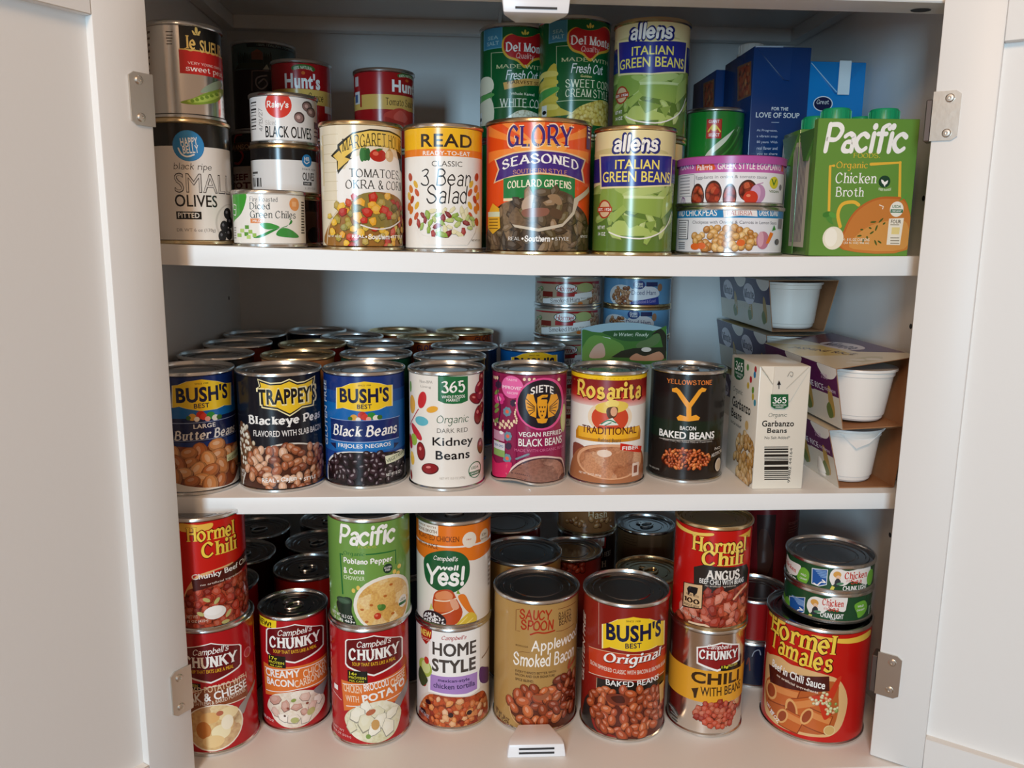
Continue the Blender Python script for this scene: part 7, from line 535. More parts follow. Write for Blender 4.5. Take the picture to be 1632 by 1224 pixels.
# ---------------------------------------------------------------- cartons, packs, pouch
PA = {'pacF':[('t','f4f2ee','Pacific',41.9,102.6,73.3,26.69,'P',0,0),('t','c9b43a','FOODS.',43.7,87.8,23.6,4.46,'f',0,0),('l','e3b23e',2.24,[15.6,78.8,12.3,78.3,13.4,55.5,14.5,36.8],0),('l','e3b23e',2.63,[48,80.4,73.5,82,76,49.5],0),('t','e3b23e','Organic',31.5,78.5,27.7,8.17,'f',0,0),('t','f4f2ee','Chicken',36.1,68.4,36.4,9.54,'f',0,0),('t','f4f2ee','Broth',31.5,56.4,25.2,8.8,'f',0,0),('e','1c3f2c',61.2,65.6,5.2,5.3,0),('p','f4f2ee',[58.2,67.3,60.1,66.6,61.5,65.3,64.1,66.7,63.7,64,62.2,62.7,61.9,61.1,60.8,62.9,59,64.6],1),('t','dfe6cc','FREE RANGE',62.2,58.7,10.9,2.13,'b',0,-.8),('l','e3b23e',2.98,[25.4,26.1,22.5,36.8,25.8,45.6,35.2,47.7,40.2,45.1],1),('p','b9652c',[29.2,5.7,29.1,23.4,37.3,39.7,51.4,49.9,67.5,52.7,83,46.9,87,6.3],1),('p','c47a38',[31.2,5.7,31.1,23.4,38.7,38.4,52.2,48.2,67.7,50.7,83.2,44.9,87,6.3],1),('p','d0924a',[38,15.3,50.8,26.3,69.4,31.9,84.7,29.4,84.2,7,38.7,6.5],1),('e','4a5a24',44.8,23.6,1.4,.8,0),('e','4a5a24',54,21,2.1,.8,37),('e','4a5a24',57.7,25.1,2.7,.8,74),('e','4a5a24',50.2,16.8,1.4,.8,111),('e','4a5a24',61.6,12.9,2.1,.8,148),('e','4a5a24',54.5,30.4,2.7,.8,185),('e','4a5a24',64.2,29.2,1.4,.8,222),('e','4a5a24',47,14.1,2.1,.8,259),('e','4a5a24',58.2,12.2,2.7,.8,296),('e','4a5a24',52.2,25,1.4,.8,333),('e','4a5a24',43.2,18.1,2.1,.8,370),('e','4a5a24',61.2,31.9,2.7,.8,407),('l','f0e2d0',.8,[58.6,45.3,62.2,44,61.7,42],0),('e','e9e2cc',19.8,15.8,9.4,10.2,0),('e','f4efe0',17.9,16.5,5.5,8.2,0),('p','4f8a3a',[9.3,38,19.6,38.2,17.3,32.7,19.1,28,14.8,30,11.7,34],1),('e','3f7a30',12.9,36.7,4.1,2.4,20),('e','5a9a40',17.7,36.1,3.8,2.2,-30),('l','5a9a40',.8,[76,49.5,81.1,52.2],0),('l','5a9a40',.67,[77.2,50.8,82.2,54.9],0),('e','ece8da',74.2,41.8,6,6.7,0),('r','1f6a42',68.9,38.7,79.8,41.7),('t','1f6a42','USDA',74,44.1,7.6,2.68,'b',0,0),('t','f4f2ee','ORGANIC',74.4,40.1,8.7,1.75,'b',0,0),('p','ece4d2',[68.2,33.5,81.3,34.1,80,10.4,68,10.5],0),('t','4a4030','FOUR',74.6,30.9,9,3.24,'b',0,0),('r','e6d08a',71.4,19.8,78.5,25.9),('r','9a907c',69.8,27.7,77.7,28.6),('r','9a907c',70.9,16.2,78.8,17.1),('r','9a907c',71.1,13.7,79.1,14.7),('r','9a907c',71.3,11.4,79.3,12.3),('t','e6e0cc','4 - 8 FL OZ CARTONS',40.8,14.7,23.4,2.45,'b',0,0),('t','e6e0cc','(32 FL OZ) 946 mL',41.1,11.6,22.7,2.45,'b',0,0)],
'pacL':[('p','d9cdbc',[-66.3,104.7,-19.2,103.4,-20.4,7.1,-63,8],0),('p','8a7f8a',[-63.2,101.3,-61.4,101.1,-57.3,11.7,-59.2,11.7],0),('p','8a7f8a',[-59.1,100.9,-57.3,100.7,-53.6,11.8,-55.5,11.8],0),('p','8a7f8a',[-55,100.4,-53.2,100.3,-50,11.8,-51.8,11.8],0),('p','8a7f8a',[-51,100,-49.2,99.8,-46.4,11.8,-48.2,11.8],0),('p','8a7f8a',[-47,99.6,-45.2,99.4,-42.8,11.9,-44.6,11.8],0),('p','8a7f8a',[-43,99.2,-41.3,99,-39.2,11.9,-41,11.9],0),('p','8a7f8a',[-39.1,98.8,-37.4,98.6,-35.7,11.9,-37.4,11.9],0),('p','8a7f8a',[-35.2,98.4,-33.5,98.2,-32.2,11.9,-33.9,11.9],0),('p','8a7f8a',[-31.4,98,-29.7,97.8,-28.7,12,-30.5,12],0),('p','d9cdbc',[-129.7,111.5,-83.8,110.7,-86.9,6.2,-127.5,7.2],0),('p','8a7f8a',[-126.3,107.8,-124.1,107.6,-120.8,11.2,-122.9,11.2],0),('p','8a7f8a',[-121.5,107.3,-119.4,107.1,-116.5,11.3,-118.6,11.3],0),('p','8a7f8a',[-116.7,106.8,-114.6,106.6,-112.2,11.3,-114.3,11.3],0),('p','8a7f8a',[-112.1,106.3,-110,106.1,-108,11.3,-110.1,11.3],0),('p','8a7f8a',[-107.4,105.8,-105.4,105.6,-103.8,11.4,-105.9,11.4],0),('p','8a7f8a',[-102.8,105.4,-100.8,105.2,-99.7,11.4,-101.8,11.4],0),('p','8a7f8a',[-98.3,104.9,-96.3,104.7,-95.6,11.4,-97.7,11.4],0),('p','8a7f8a',[-93.8,104.4,-91.8,104.2,-91.6,11.5,-93.6,11.5],0),('p','8a7f8a',[-89.4,104,-87.4,103.8,-87.6,11.5,-89.6,11.5],0),('e','e6e0d0',-49.8,119.6,7.1,4.3,0),('e','4a5a34',-49.8,119.6,3.5,2.6,0),('e','e6e0d0',-112.8,122.5,8.3,4.6,0),('e','4a5a34',-112.7,122.5,4.1,2.8,0)],
'dkF':[('t','f4f2ee','FOR THE',31.1,147.6,17.6,3.36,'b',0,0),('t','f4f2ee','LOVE OF SOUP',29.2,141.2,46,5.19,'b',0,0),('r','c9d4e4',23,133.8,31.1,134.2),('t','c9d4e4','At Progresso,',19,125.6,22,3.07,'s',0,0),('t','c9d4e4','a vibrant soup',19.4,119.7,22,3.08,'s',0,0),('t','c9d4e4','80 years. With',19.8,113.9,22,3.09,'s',0,0),('t','c9d4e4','real flavor and',20.2,108,22,3.1,'s',0,0),('t','c9d4e4','you to share',20.6,102.1,22,3.11,'s',0,0)],
'dkL':[('p','8a5a3a',[-50.3,197.9,-6.3,195.5,-.7,160.5,-43.4,161],0),('p','@stew',[-44.7,195.3,-10.6,194.1,-5.8,162.9,-38.7,162.7],0)],
'brF':[('e','e6e6ea',18.2,155,10.6,7.8,0),('e','151c44',18.2,155,9.6,6.8,0),('t','f4f2ee','Great',18,156.9,13.3,4.65,'h',0,0)],
'gaF':[('l','b8b0a0',.37,[-2.1,118.6,7.4,109.2],0),('l','b8b0a0',.38,[45.7,118.5,25.4,97.8],0),('l','8a8478',.5,[25.6,109.1,28,113.5,30.7,112.3,29.9,109.1,28,110.4],1),('l','17161a',.76,[18.4,97.8,18,102.9],0),('p','17161a',[16.2,101.4,17.9,105.6,20,101.4],0),('p','1a5c36',[11,92.5,27.7,92.5,28.5,81,25.3,78.9,20.3,78.2,15.3,78.9,11.8,81.1],0),('t','f4f2ee','365',19.7,86.8,13.4,6.02,'F',0,0),('t','f4f2ee','WHOLE FOODS',20.1,82.2,12.7,1.44,'b',0,0),('t','f4f2ee','MARKET',20.2,80.3,7.5,1.29,'b',0,0),('t','3a4a40','Organic',20,71.7,17.7,5.11,'h',0,0),('t','1c1a18','Garbanzo',20.8,64.1,30.8,5.9,'b',0,0),('t','1c1a18','Beans',20.4,57.4,19,4.89,'b',0,0),('t','3a3834','No Salt Added*',21.1,50.6,24.5,2.84,'s',0,0),('r','24221f',9.1,41,32.4,41.8),('r','24221f',9.3,38.4,32.5,40),('r','24221f',9.4,35.8,32.7,37.4),('r','24221f',9.7,31.9,33,34.3),('r','24221f',9.8,30.1,33.2,30.9),('r','24221f',10,28.6,33.3,29.3),('r','24221f',10.2,24,33.5,27.9),('r','24221f',10.5,18.9,33.9,22.3),('r','24221f',10.8,16.8,34.1,17.8),('r','24221f',10.9,15.2,34.3,16),('r','24221f',11,13.1,34.4,14.2),('r','24221f',11.1,11.3,34.6,12.1),('r','24221f',11.3,9.2,34.7,10.2),('t','4a4844','99482 44164',35.3,23.2,34,2.6,'s',90,0)],
'gaL':[('p','1a5c36',[-69.6,116.2,-42.1,120.3,-39.1,102.9,-43.8,98.7,-51.8,96.2,-60.2,95.8,-66.5,98.2],0),('t','f4f2ee','365',-54.2,109.5,22,9.29,'F',0,0),('t','f4f2ee','WHOLE FOODS',-53,102.4,20.8,2.21,'b',0,0),('t','f4f2ee','MARKET',-52.4,99.5,12.3,1.99,'b',0,0),('e','5f9a44',-30.5,112.4,3.1,3.3,20),('e','c8303a',-20.9,102.3,3.1,3.3,20),('e','c8303a',-10.5,113.7,3,3.2,0),('e','3a8ac0',-11.6,108.5,3,3.2,0),('e','6fa03c',-13.8,93.4,3,3.2,-20),('e','d8b84a',-26.8,95.4,3.1,3.3,0),('e','4aa0b8',-7,82.5,3,3.2,0),('e','d8c04a',-12.7,87.2,3,3.2,0),('t','3a4a40','Organic',-53.8,84.4,27.9,7.19,'h',0,0),('t','1c1a18','Garbanzo',-42,72.8,50.8,10.33,'b',0,0),('t','1c1a18','Beans',-53.5,61,29.2,8.67,'b',0,0),('t','3a3834','No Salt Added*',-53,51.3,30,3.16,'s',0,0),('n','7a5428',-24.8,23.4,26.3,25.6,46,8.2,.62,['d9b070','cf9f5c','e6c48a','c8954e'],43,0),('e','dcb878',-22.6,57,4.5,4.6,0)],
'pouch':[('p','3f7a34',[-.6,100.5,-.7,133.7,19.7,132.4,78.1,134.1,96.5,138.5,95.1,100.8],1),('p','6a9a44',[.8,115,13.9,129.4,43,120.9,46,109.3,25.6,102,.8,102],1),('p','5a7a4a',[60.6,118.1,72.3,126.8,86.9,131.2,85.5,121,69.4,113.7],1),('p','1f5a30',[25.5,133.8,78.1,134.8,72.3,124.6,48.9,123.1,32.8,128.1],1),('t','d8e6d0','In Water, Ready',55.5,129.6,39.5,5.5,'HI',0,0),('p','d8b4a0',[8.8,104.9,13.9,116.5,22.6,120.8,26.3,112.2,24.1,104.9],1),('p','14281c',[78.1,129.7,88.4,137,95.8,126.9,95.8,112.4,91.4,115.3,86.9,131.2],1),('p','18281e',[32.8,105,44.5,112.2,57.7,115.2,94.3,116.7,94.3,103.7],0),('p','cf9a7a',[54.8,102.1,60.6,109.4,70.8,106.5,87,111.6,89.9,102.2],1),('e','e6e0d4',72.3,113.7,5.6,2.6,0),('p','e9f2e6',[22.6,128,32.8,125.2,31.4,126.6],0)]}
RICE_PRINTS = [([('p','5a1450',[-170.3,26.74,0,29.71,0,59.42,-170.3,59.42],0),('p','d8cfc0',[-170.3,0,0,0,0,30.9,-51.09,29.71,-85.15,17.83,-170.3,14.86],0),('p','b8944a',[-18,8,-12,14,-15,34,-22,38,-24,20],1),('p','6a7a3a',[-26,6,-16,10,-22,22,-30,16],1),('p','b8944a',[-66,8,-60,14,-63,34,-70,38,-72,20],1),('p','6a7a3a',[-74,6,-64,10,-70,22,-78,16],1),('p','b8944a',[-121,8,-115,14,-118,34,-125,38,-127,20],1),('p','6a7a3a',[-129,6,-119,10,-125,22,-133,16],1),('p','f2ece4',[-40,59.42,-34,50.42,-22,46.42,-6,49.42,0,59.42],1),('p','f2ece4',[-120,59.42,-114,50.42,-102,46.42,-86,49.42,-80,59.42],1),('e','e2dce8',-120,39.22,20,13,0),('t','2a1c4a','Minute',-120,39.22,34,13,'X',0,0),('t','e8e0e8','JASMINE RICE',-62,34.47,60,8,'b',0,0),('t','d8b8d0','2 CUPS',-28,47.54,14,5,'b',0,0),('t','e0c8dc','microwave',-18,35.65,24,4,'s',0,0)],
[('r','e2d6bc',0,0,75.4,170.3),('p','5a1a44',[33.95,170.3,75.44,170.3,75.44,22,46.77,60],0),('p','d9c078',[0,76.64,37.72,42.58,41.49,102.18,0,170.3],0),('e','d8d0d8',49.8,93.7,12,34,10),('t','3a1a4a','Minute',49.8,93.7,50,15,'X',-80,0),('t','4a2a34','JASMINE RICE',24.9,85.2,92,10,'b',-72,0),('e','cfc6a8',37.7,20,14,12,0),('e','e9e2d2',22.6,14,4,8,30),('e','e9e2d2',30.2,24,4,8,30),('e','e9e2d2',41.5,16,4,8,30)]),
([('p','5a1450',[-182,26.26,0,29.17,0,58.35,-182,58.35],0),('p','d8cfc0',[-182,0,0,0,0,30.34,-54.6,29.17,-91,17.5,-182,14.59],0),('p','b8944a',[-18,8,-12,14,-15,34,-22,38,-24,20],1),('p','6a7a3a',[-26,6,-16,10,-22,22,-30,16],1),('p','b8944a',[-66,8,-60,14,-63,34,-70,38,-72,20],1),('p','6a7a3a',[-74,6,-64,10,-70,22,-78,16],1),('p','b8944a',[-121,8,-115,14,-118,34,-125,38,-127,20],1),('p','6a7a3a',[-129,6,-119,10,-125,22,-133,16],1),('p','f2ece4',[-40,58.35,-34,49.35,-22,45.35,-6,48.35,0,58.35],1),('p','f2ece4',[-120,58.35,-114,49.35,-102,45.35,-86,48.35,-80,58.35],1),('e','e2dce8',-120,38.51,20,13,0),('t','2a1c4a','Minute',-120,38.51,34,13,'X',0,0),('t','e8e0e8','JASMINE RICE',-62,33.84,60,8,'b',0,0),('t','d8b8d0','2 CUPS',-28,46.68,14,5,'b',0,0),('t','e0c8dc','microwave',-18,35.01,24,4,'s',0,0)],
[('r','e2d6bc',0,0,78.4,182),('p','5a1a44',[35.29,182,78.42,182,78.42,22,48.62,60],0),('p','d9c078',[0,81.9,39.21,45.5,43.13,109.2,0,182],0),('e','d8d0d8',51.8,100.1,12,34,10),('t','3a1a4a','Minute',51.8,100.1,50,15,'X',-80,0),('t','4a2a34','JASMINE RICE',25.9,91,92,10,'b',-72,0),('e','cfc6a8',39.2,20,14,12,0),('e','e9e2d2',23.5,14,4,8,30),('e','e9e2d2',31.4,24,4,8,30),('e','e9e2d2',43.1,16,4,8,30)]),
([('p','3a2a58',[-186,27.37,0,30.41,0,60.83,-186,60.83],0),('p','d8cfc0',[-186,0,0,0,0,31.63,-55.8,30.41,-93,18.25,-186,15.21],0),('p','b8944a',[-18,8,-12,14,-15,34,-22,38,-24,20],1),('p','6a7a3a',[-26,6,-16,10,-22,22,-30,16],1),('p','b8944a',[-66,8,-60,14,-63,34,-70,38,-72,20],1),('p','6a7a3a',[-74,6,-64,10,-70,22,-78,16],1),('p','b8944a',[-121,8,-115,14,-118,34,-125,38,-127,20],1),('p','6a7a3a',[-129,6,-119,10,-125,22,-133,16],1),('p','f2ece4',[-40,60.83,-34,51.83,-22,47.83,-6,50.83,0,60.83],1),('p','f2ece4',[-120,60.83,-114,51.83,-102,47.83,-86,50.83,-80,60.83],1),('e','e2dce8',-150,40.15,20,13,0),('t','2a1c4a','Minute',-150,40.15,34,13,'X',0,0),('e','e2dce8',-70,40.15,20,13,0),('t','2a1c4a','Minute',-70,40.15,34,13,'X',0,0),('t','e6dcc8','JASMINE RICE',-95,21.9,60,8,'b',0,0)],
[('r','e2d6bc',0,0,80,186),('p','5a1a44',[36,186,80,186,80,22,49.6,60],0),('p','d9c078',[0,83.7,40,46.5,44,111.6,0,186],0),('e','d8d0d8',52.8,102.3,12,34,10),('t','3a1a4a','Minute',52.8,102.3,50,15,'X',-80,0),('t','4a2a34','JASMINE RICE',26.4,93,92,10,'b',-72,0),('e','cfc6a8',40,20,14,12,0),('e','e9e2d2',24,14,4,8,30),('e','e9e2d2',32,24,4,8,30),('e','e9e2d2',44,16,4,8,30)]),
([('p','3a2a58',[-186,28.04,0,31.15,0,62.31,-186,62.31],0),('p','d8cfc0',[-186,0,0,0,0,32.4,-55.8,31.15,-93,18.69,-186,15.58],0),('p','b8944a',[-18,8,-12,14,-15,34,-22,38,-24,20],1),('p','6a7a3a',[-26,6,-16,10,-22,22,-30,16],1),('p','b8944a',[-66,8,-60,14,-63,34,-70,38,-72,20],1),('p','6a7a3a',[-74,6,-64,10,-70,22,-78,16],1),('p','b8944a',[-121,8,-115,14,-118,34,-125,38,-127,20],1),('p','6a7a3a',[-129,6,-119,10,-125,22,-133,16],1),('p','f2ece4',[-40,62.31,-34,53.31,-22,49.31,-6,52.31,0,62.31],1),('p','f2ece4',[-120,62.31,-114,53.31,-102,49.31,-86,52.31,-80,62.31],1),('e','e2dce8',-150,41.12,20,13,0),('t','2a1c4a','Minute',-150,41.12,34,13,'X',0,0),('e','e2dce8',-70,41.12,20,13,0),('t','2a1c4a','Minute',-70,41.12,34,13,'X',0,0),('t','e6dcc8','JASMINE RICE',-95,22.43,60,8,'b',0,0)],
[('r','e2d6bc',0,0,80,186),('p','5a1a44',[36,186,80,186,80,22,49.6,60],0),('p','d9c078',[0,83.7,40,46.5,44,111.6,0,186],0),('e','d8d0d8',52.8,102.3,12,34,10),('t','3a1a4a','Minute',52.8,102.3,50,15,'X',-80,0),('t','4a2a34','JASMINE RICE',26.4,93,92,10,'b',-72,0),('e','cfc6a8',40,20,14,12,0),('e','e9e2d2',24,14,4,8,30),('e','e9e2d2',32,24,4,8,30),('e','e9e2d2',44,16,4,8,30)]),
([('p','3a2a58',[-184,26.32,0,29.24,0,58.48,-184,58.48],0),('p','d8cfc0',[-184,0,0,0,0,30.41,-55.2,29.24,-92,17.54,-184,14.62],0),('p','b8944a',[-18,8,-12,14,-15,34,-22,38,-24,20],1),('p','6a7a3a',[-26,6,-16,10,-22,22,-30,16],1),('p','b8944a',[-66,8,-60,14,-63,34,-70,38,-72,20],1),('p','6a7a3a',[-74,6,-64,10,-70,22,-78,16],1),('p','b8944a',[-121,8,-115,14,-118,34,-125,38,-127,20],1),('p','6a7a3a',[-129,6,-119,10,-125,22,-133,16],1),('p','f2ece4',[-40,58.48,-34,49.48,-22,45.48,-6,48.48,0,58.48],1),('p','f2ece4',[-120,58.48,-114,49.48,-102,45.48,-86,48.48,-80,58.48],1),('e','e2dce8',-150,38.6,20,13,0),('t','2a1c4a','Minute',-150,38.6,34,13,'X',0,0),('e','e2dce8',-70,38.6,20,13,0),('t','2a1c4a','Minute',-70,38.6,34,13,'X',0,0),('t','e6dcc8','JASMINE RICE',-95,21.05,60,8,'b',0,0)],
[('r','e2d6bc',0,0,81.5,184),('p','5a1a44',[36.68,184,81.51,184,81.51,22,50.53,60],0),('p','d9c078',[0,82.8,40.75,46,44.83,110.4,0,184],0),('e','d8d0d8',53.8,101.2,12,34,10),('t','3a1a4a','Minute',53.8,101.2,50,15,'X',-80,0),('t','4a2a34','JASMINE RICE',26.9,92,92,10,'b',-72,0),('e','cfc6a8',40.8,20,14,12,0),('e','e9e2d2',24.5,14,4,8,30),('e','e9e2d2',32.6,24,4,8,30),('e','e9e2d2',44.8,16,4,8,30)])]
def carton(name, label, cat, o, ex, ed, w, d, h, base, faces, group=None, flap=None, extra=None, parent=None, ends=None):
    ex, ed = Vector(ex).normalized(), Vector(ed).normalized(); rot = math.atan2(ex.y, ex.x)
    if parent is None: t = thing(name, o, label, cat, group, rot)
    else: t = bpy.data.objects.new(name, None); col.objects.link(t); t.parent = parent; t.location = o
    bm = bmesh.new(); box(bm, 0, w, 0, d, 0, h, .0012, 2); link('carton_body', bm, base, t, 40)
    S = Sheet()
    for k, art in faces.items():
        if k == 'F': flat_print(S, art, (0, 0, 0), (1, 0, 0), (0, 0, 1), (.4, .4, w*1000-.4, h*1000-.4))
        if k == 'L': flat_print(S, art, (0, 0, 0), (0, -1, 0), (0, 0, 1), (-d*1000+.4, .4, -.4, h*1000-.4))
    if S.v: S.build('printed_panel', t)
    if flap:
        ax, dep, fb = flap; bm = bmesh.new(); th = .0007
        P = [(.0015, h-.0015), (w-.0015, h-.0015), (ax+.004, h-dep), (ax-.008, h-dep)] if fb else [(.0015, h-.0015), (ax, h-.0015), (ax, h-dep), (ax-.007, h-dep)]
        lo = [bm.verts.new((x, -.0001, z)) for x, z in P]; hi = [bm.verts.new((x, -.0001-th-(.0012 if i > 1 else 0), z)) for i, (x, z) in enumerate(P)]
        for i in range(4): bm.faces.new([lo[i], lo[(i+1) % 4], hi[(i+1) % 4], hi[i]])
        bm.faces.new(hi); bm.faces.new(lo[::-1]); bmesh.ops.recalc_face_normals(bm, faces=bm.faces[:]); link('folded_flap', bm, base, t)
    if extra: extra(t)
    return t
def add_cap(t, x, y, z, r, h, m):
    prof = [(r*1.12, 0), (r*1.12, h*.18), (r, h*.2), (r*.97, h*.92), (r*.88, h), (0, h)]; bm = lathe(prof, 40, None, 0, (x, y, z))
    for k in range(40):
        an = 2*math.pi*k/40
        if k % 2 == 0: box(bm, -.0004, .0004, -.0003, .0003, h*.22, h*.88, 0, 1, Matrix.Translation((x+r*1.0*math.cos(an), y+r*1.0*math.sin(an), z)) @ Matrix.Rotation(an, 4, 'Z'))
    return link('screw_cap', bm, m, t, 40)
# green four-pack of broth cartons
PW, PD, PH = .087, .102, .1190
t = thing('broth_carton_pack', (0.2818, 0.0125, 0.2198), 'green pack of four small chicken broth cartons with teal caps', 'carton pack', None, math.atan2(-.07, .9976))
for ix in (0, 1):
    for iy in (0, 1):
        y0 = .0014+iy*.0510; x0 = .0008+ix*.0432
        k = bpy.data.objects.new('broth_carton', None); col.objects.link(k); k.parent = t; k.location = (x0, y0, 0)
        bm = bmesh.new(); box(bm, 0, .0425, 0, .0485, 0, PH-.006+(.0035 if iy else 0), .0012, 2); link('carton_body', bm, '55803a', k, 40)
        add_cap(k, .0215, .021, PH-.0065, .0128, .0175, '@cap')
        if ix == 0:
            S = Sheet(); flat_print(S, PA['pacL'], (0, -y0, 0), (0, -1, 0), (0, 0, 1), (-(y0+.0482)*1000, 1, -y0*1000-.3, PH*1000-7))
            if S.v: S.build('printed_panel', k)
            bm = bmesh.new(); h = PH-.007; P = [(.001, h), (.0475, h), (.027, h-.027), (.021, h-.027)]
            lo = [bm.verts.new((-.0002, y, z)) for y, z in P]; hi = [bm.verts.new((-.0011-(.002 if i > 1 else 0), y, z)) for i, (y, z) in enumerate(P)]
            for i in range(4): bm.faces.new([lo[i], lo[(i+1) % 4], hi[(i+1) % 4], hi[i]])
            bm.faces.new(hi); bm.faces.new(lo[::-1]); bmesh.ops.recalc_face_normals(bm, faces=bm.faces[:]); link('folded_flap', bm, '4c7434', k)
bm = bmesh.new(); box(bm, -.0004, PW+.0004, -.0008, 0, 0, PH, .0003, 1); box(bm, -.0004, PW+.0004, -.0004, .006, PH-.0008, PH, .0003, 1); box(bm, -.0008, 0, -.0004, .009, 0, PH, .0003, 1); box(bm, PW, PW+.0008, -.0004, PD, 0, PH, .0003, 1)
sl = link('sleeve', bm, '648f3c', t, 40); S = Sheet(); flat_print(S, PA['pacF'], (0, -.0008, 0), (1, 0, 0), (0, 0, 1), (-.2, .4, PW*1000+.2, PH*1000-.4)); S.build('printed_panel', sl)
# broth cartons at the back
def lines(t, segs, m, r=.0007):
    bm = bmesh.new()
    for a, b in segs: tube(bm, [a, b], r, 6)
    return link('carton_seam', bm, m, t, 40)
def flap(t, P, m, d=.0016):
    bm = bmesh.new(); lo = [bm.verts.new((x, -.0002, z)) for x, z in P]; hi = [bm.verts.new((x, -.0010-(d if i > 1 else 0), z)) for i, (x, z) in enumerate(P)]; n = len(P)
    for i in range(n): bm.faces.new([lo[i], lo[(i+1) % n], hi[(i+1) % n], hi[i]])
    bm.faces.new(hi); bm.faces.new(lo[::-1]); bmesh.ops.recalc_face_normals(bm, faces=bm.faces[:]); return link('folded_flap', bm, m, t)
DBH = .2085
def dkx(t):
    flap(t, [(.002, DBH-.001), (.040, DBH-.001), (.0385, DBH-.0335), (.0325, DBH-.0325)], '1c3a6c'); lines(t, [((.0012, -.0006, DBH-.0008), (.030, -.0006, DBH-.0002))], 'b8c8dc'); add_cap(t, .015, .052, DBH, .0135, .0125, '@whitecap')
carton('broth_carton', 'tall dark blue soup carton with white lettering beside the bright blue carton', 'carton', (0.2665, 0.1500, 0.2194), (1, 0, 0), (0, 1, 0), .0605, .095, DBH, '16386c', {'F': PA['dkF'], 'L': PA['dkL']}, 'cartons at the back of the top shelf', None, dkx)
carton('broth_carton', 'dark blue carton mostly hidden behind the tall soup carton', 'carton', ((0.2665, 0.1500, 0.2194)[0]-.0085, (0.2665, 0.1500, 0.2194)[1]+.1, (0.2665, 0.1500, 0.2194)[2]), (1, 0, 0), (0, 1, 0), .0605, .095, DBH-.004, '16386c', {'L': PA['dkL']}, 'cartons at the back of the top shelf')
BBH = .1975
def brx(t):
    flap(t, [(.002, BBH-.001), (.060, BBH-.001), (.0335, BBH-.0325), (.030, BBH-.032)], '1276b8'); lines(t, [((.002, -.0012, BBH-.002), (.031, -.0026, BBH-.031))], 'a8d0e8', .0005)
    bm = bmesh.new(); box(bm, .0315, .0442, -.0036, -.0028, BBH-.0335, BBH+.0006, .0003, 1); link('paper_tape', bm, 'dfe6ea', t)
carton('broth_carton', 'bright blue carton with a white tape strip behind the green pack', 'carton', (0.3310, 0.1650, 0.2203), (1, 0, 0), (0, 1, 0), .0620, .092, BBH, '1480c4', {'F': PA['brF']}, 'cartons at the back of the top shelf', None, brx)
GH = .1186
def gax(t): flap(t, [(.0135, GH-.0008), (.0480, GH-.0008), (.0300, GH-.0325), (.0128, GH-.0375)], 'dcd4c6', .0012); lines(t, [((.0006, -.0006, GH-.0006), (.0128, -.0006, GH-.017))], 'b8b0a0', .0004)
GX = (0.9999, 0.0164, 0.0000)
gt = carton('bean_carton', 'cream paper carton of chickpeas with green badge and barcode', 'carton', (0.2440, 0.0137, 0.0000), (GX[0], GX[1], 0), (-GX[1], GX[0], 0), .0488, .0766, GH, 'e2dacb', {'L': PA['gaL']}, None, None, gax)
S = Sheet(); flat_print(S, PA['gaF'], (0, 0, 0), (1, 0, 0), (0, 0, 1), (.4, .4, 48.4, GH*1000-.4), 2.5); o = S.build('printed_panel', gt); 
for v in o.data.vertices:
    if v.co.z < GH-.040: v.co.y += .0024
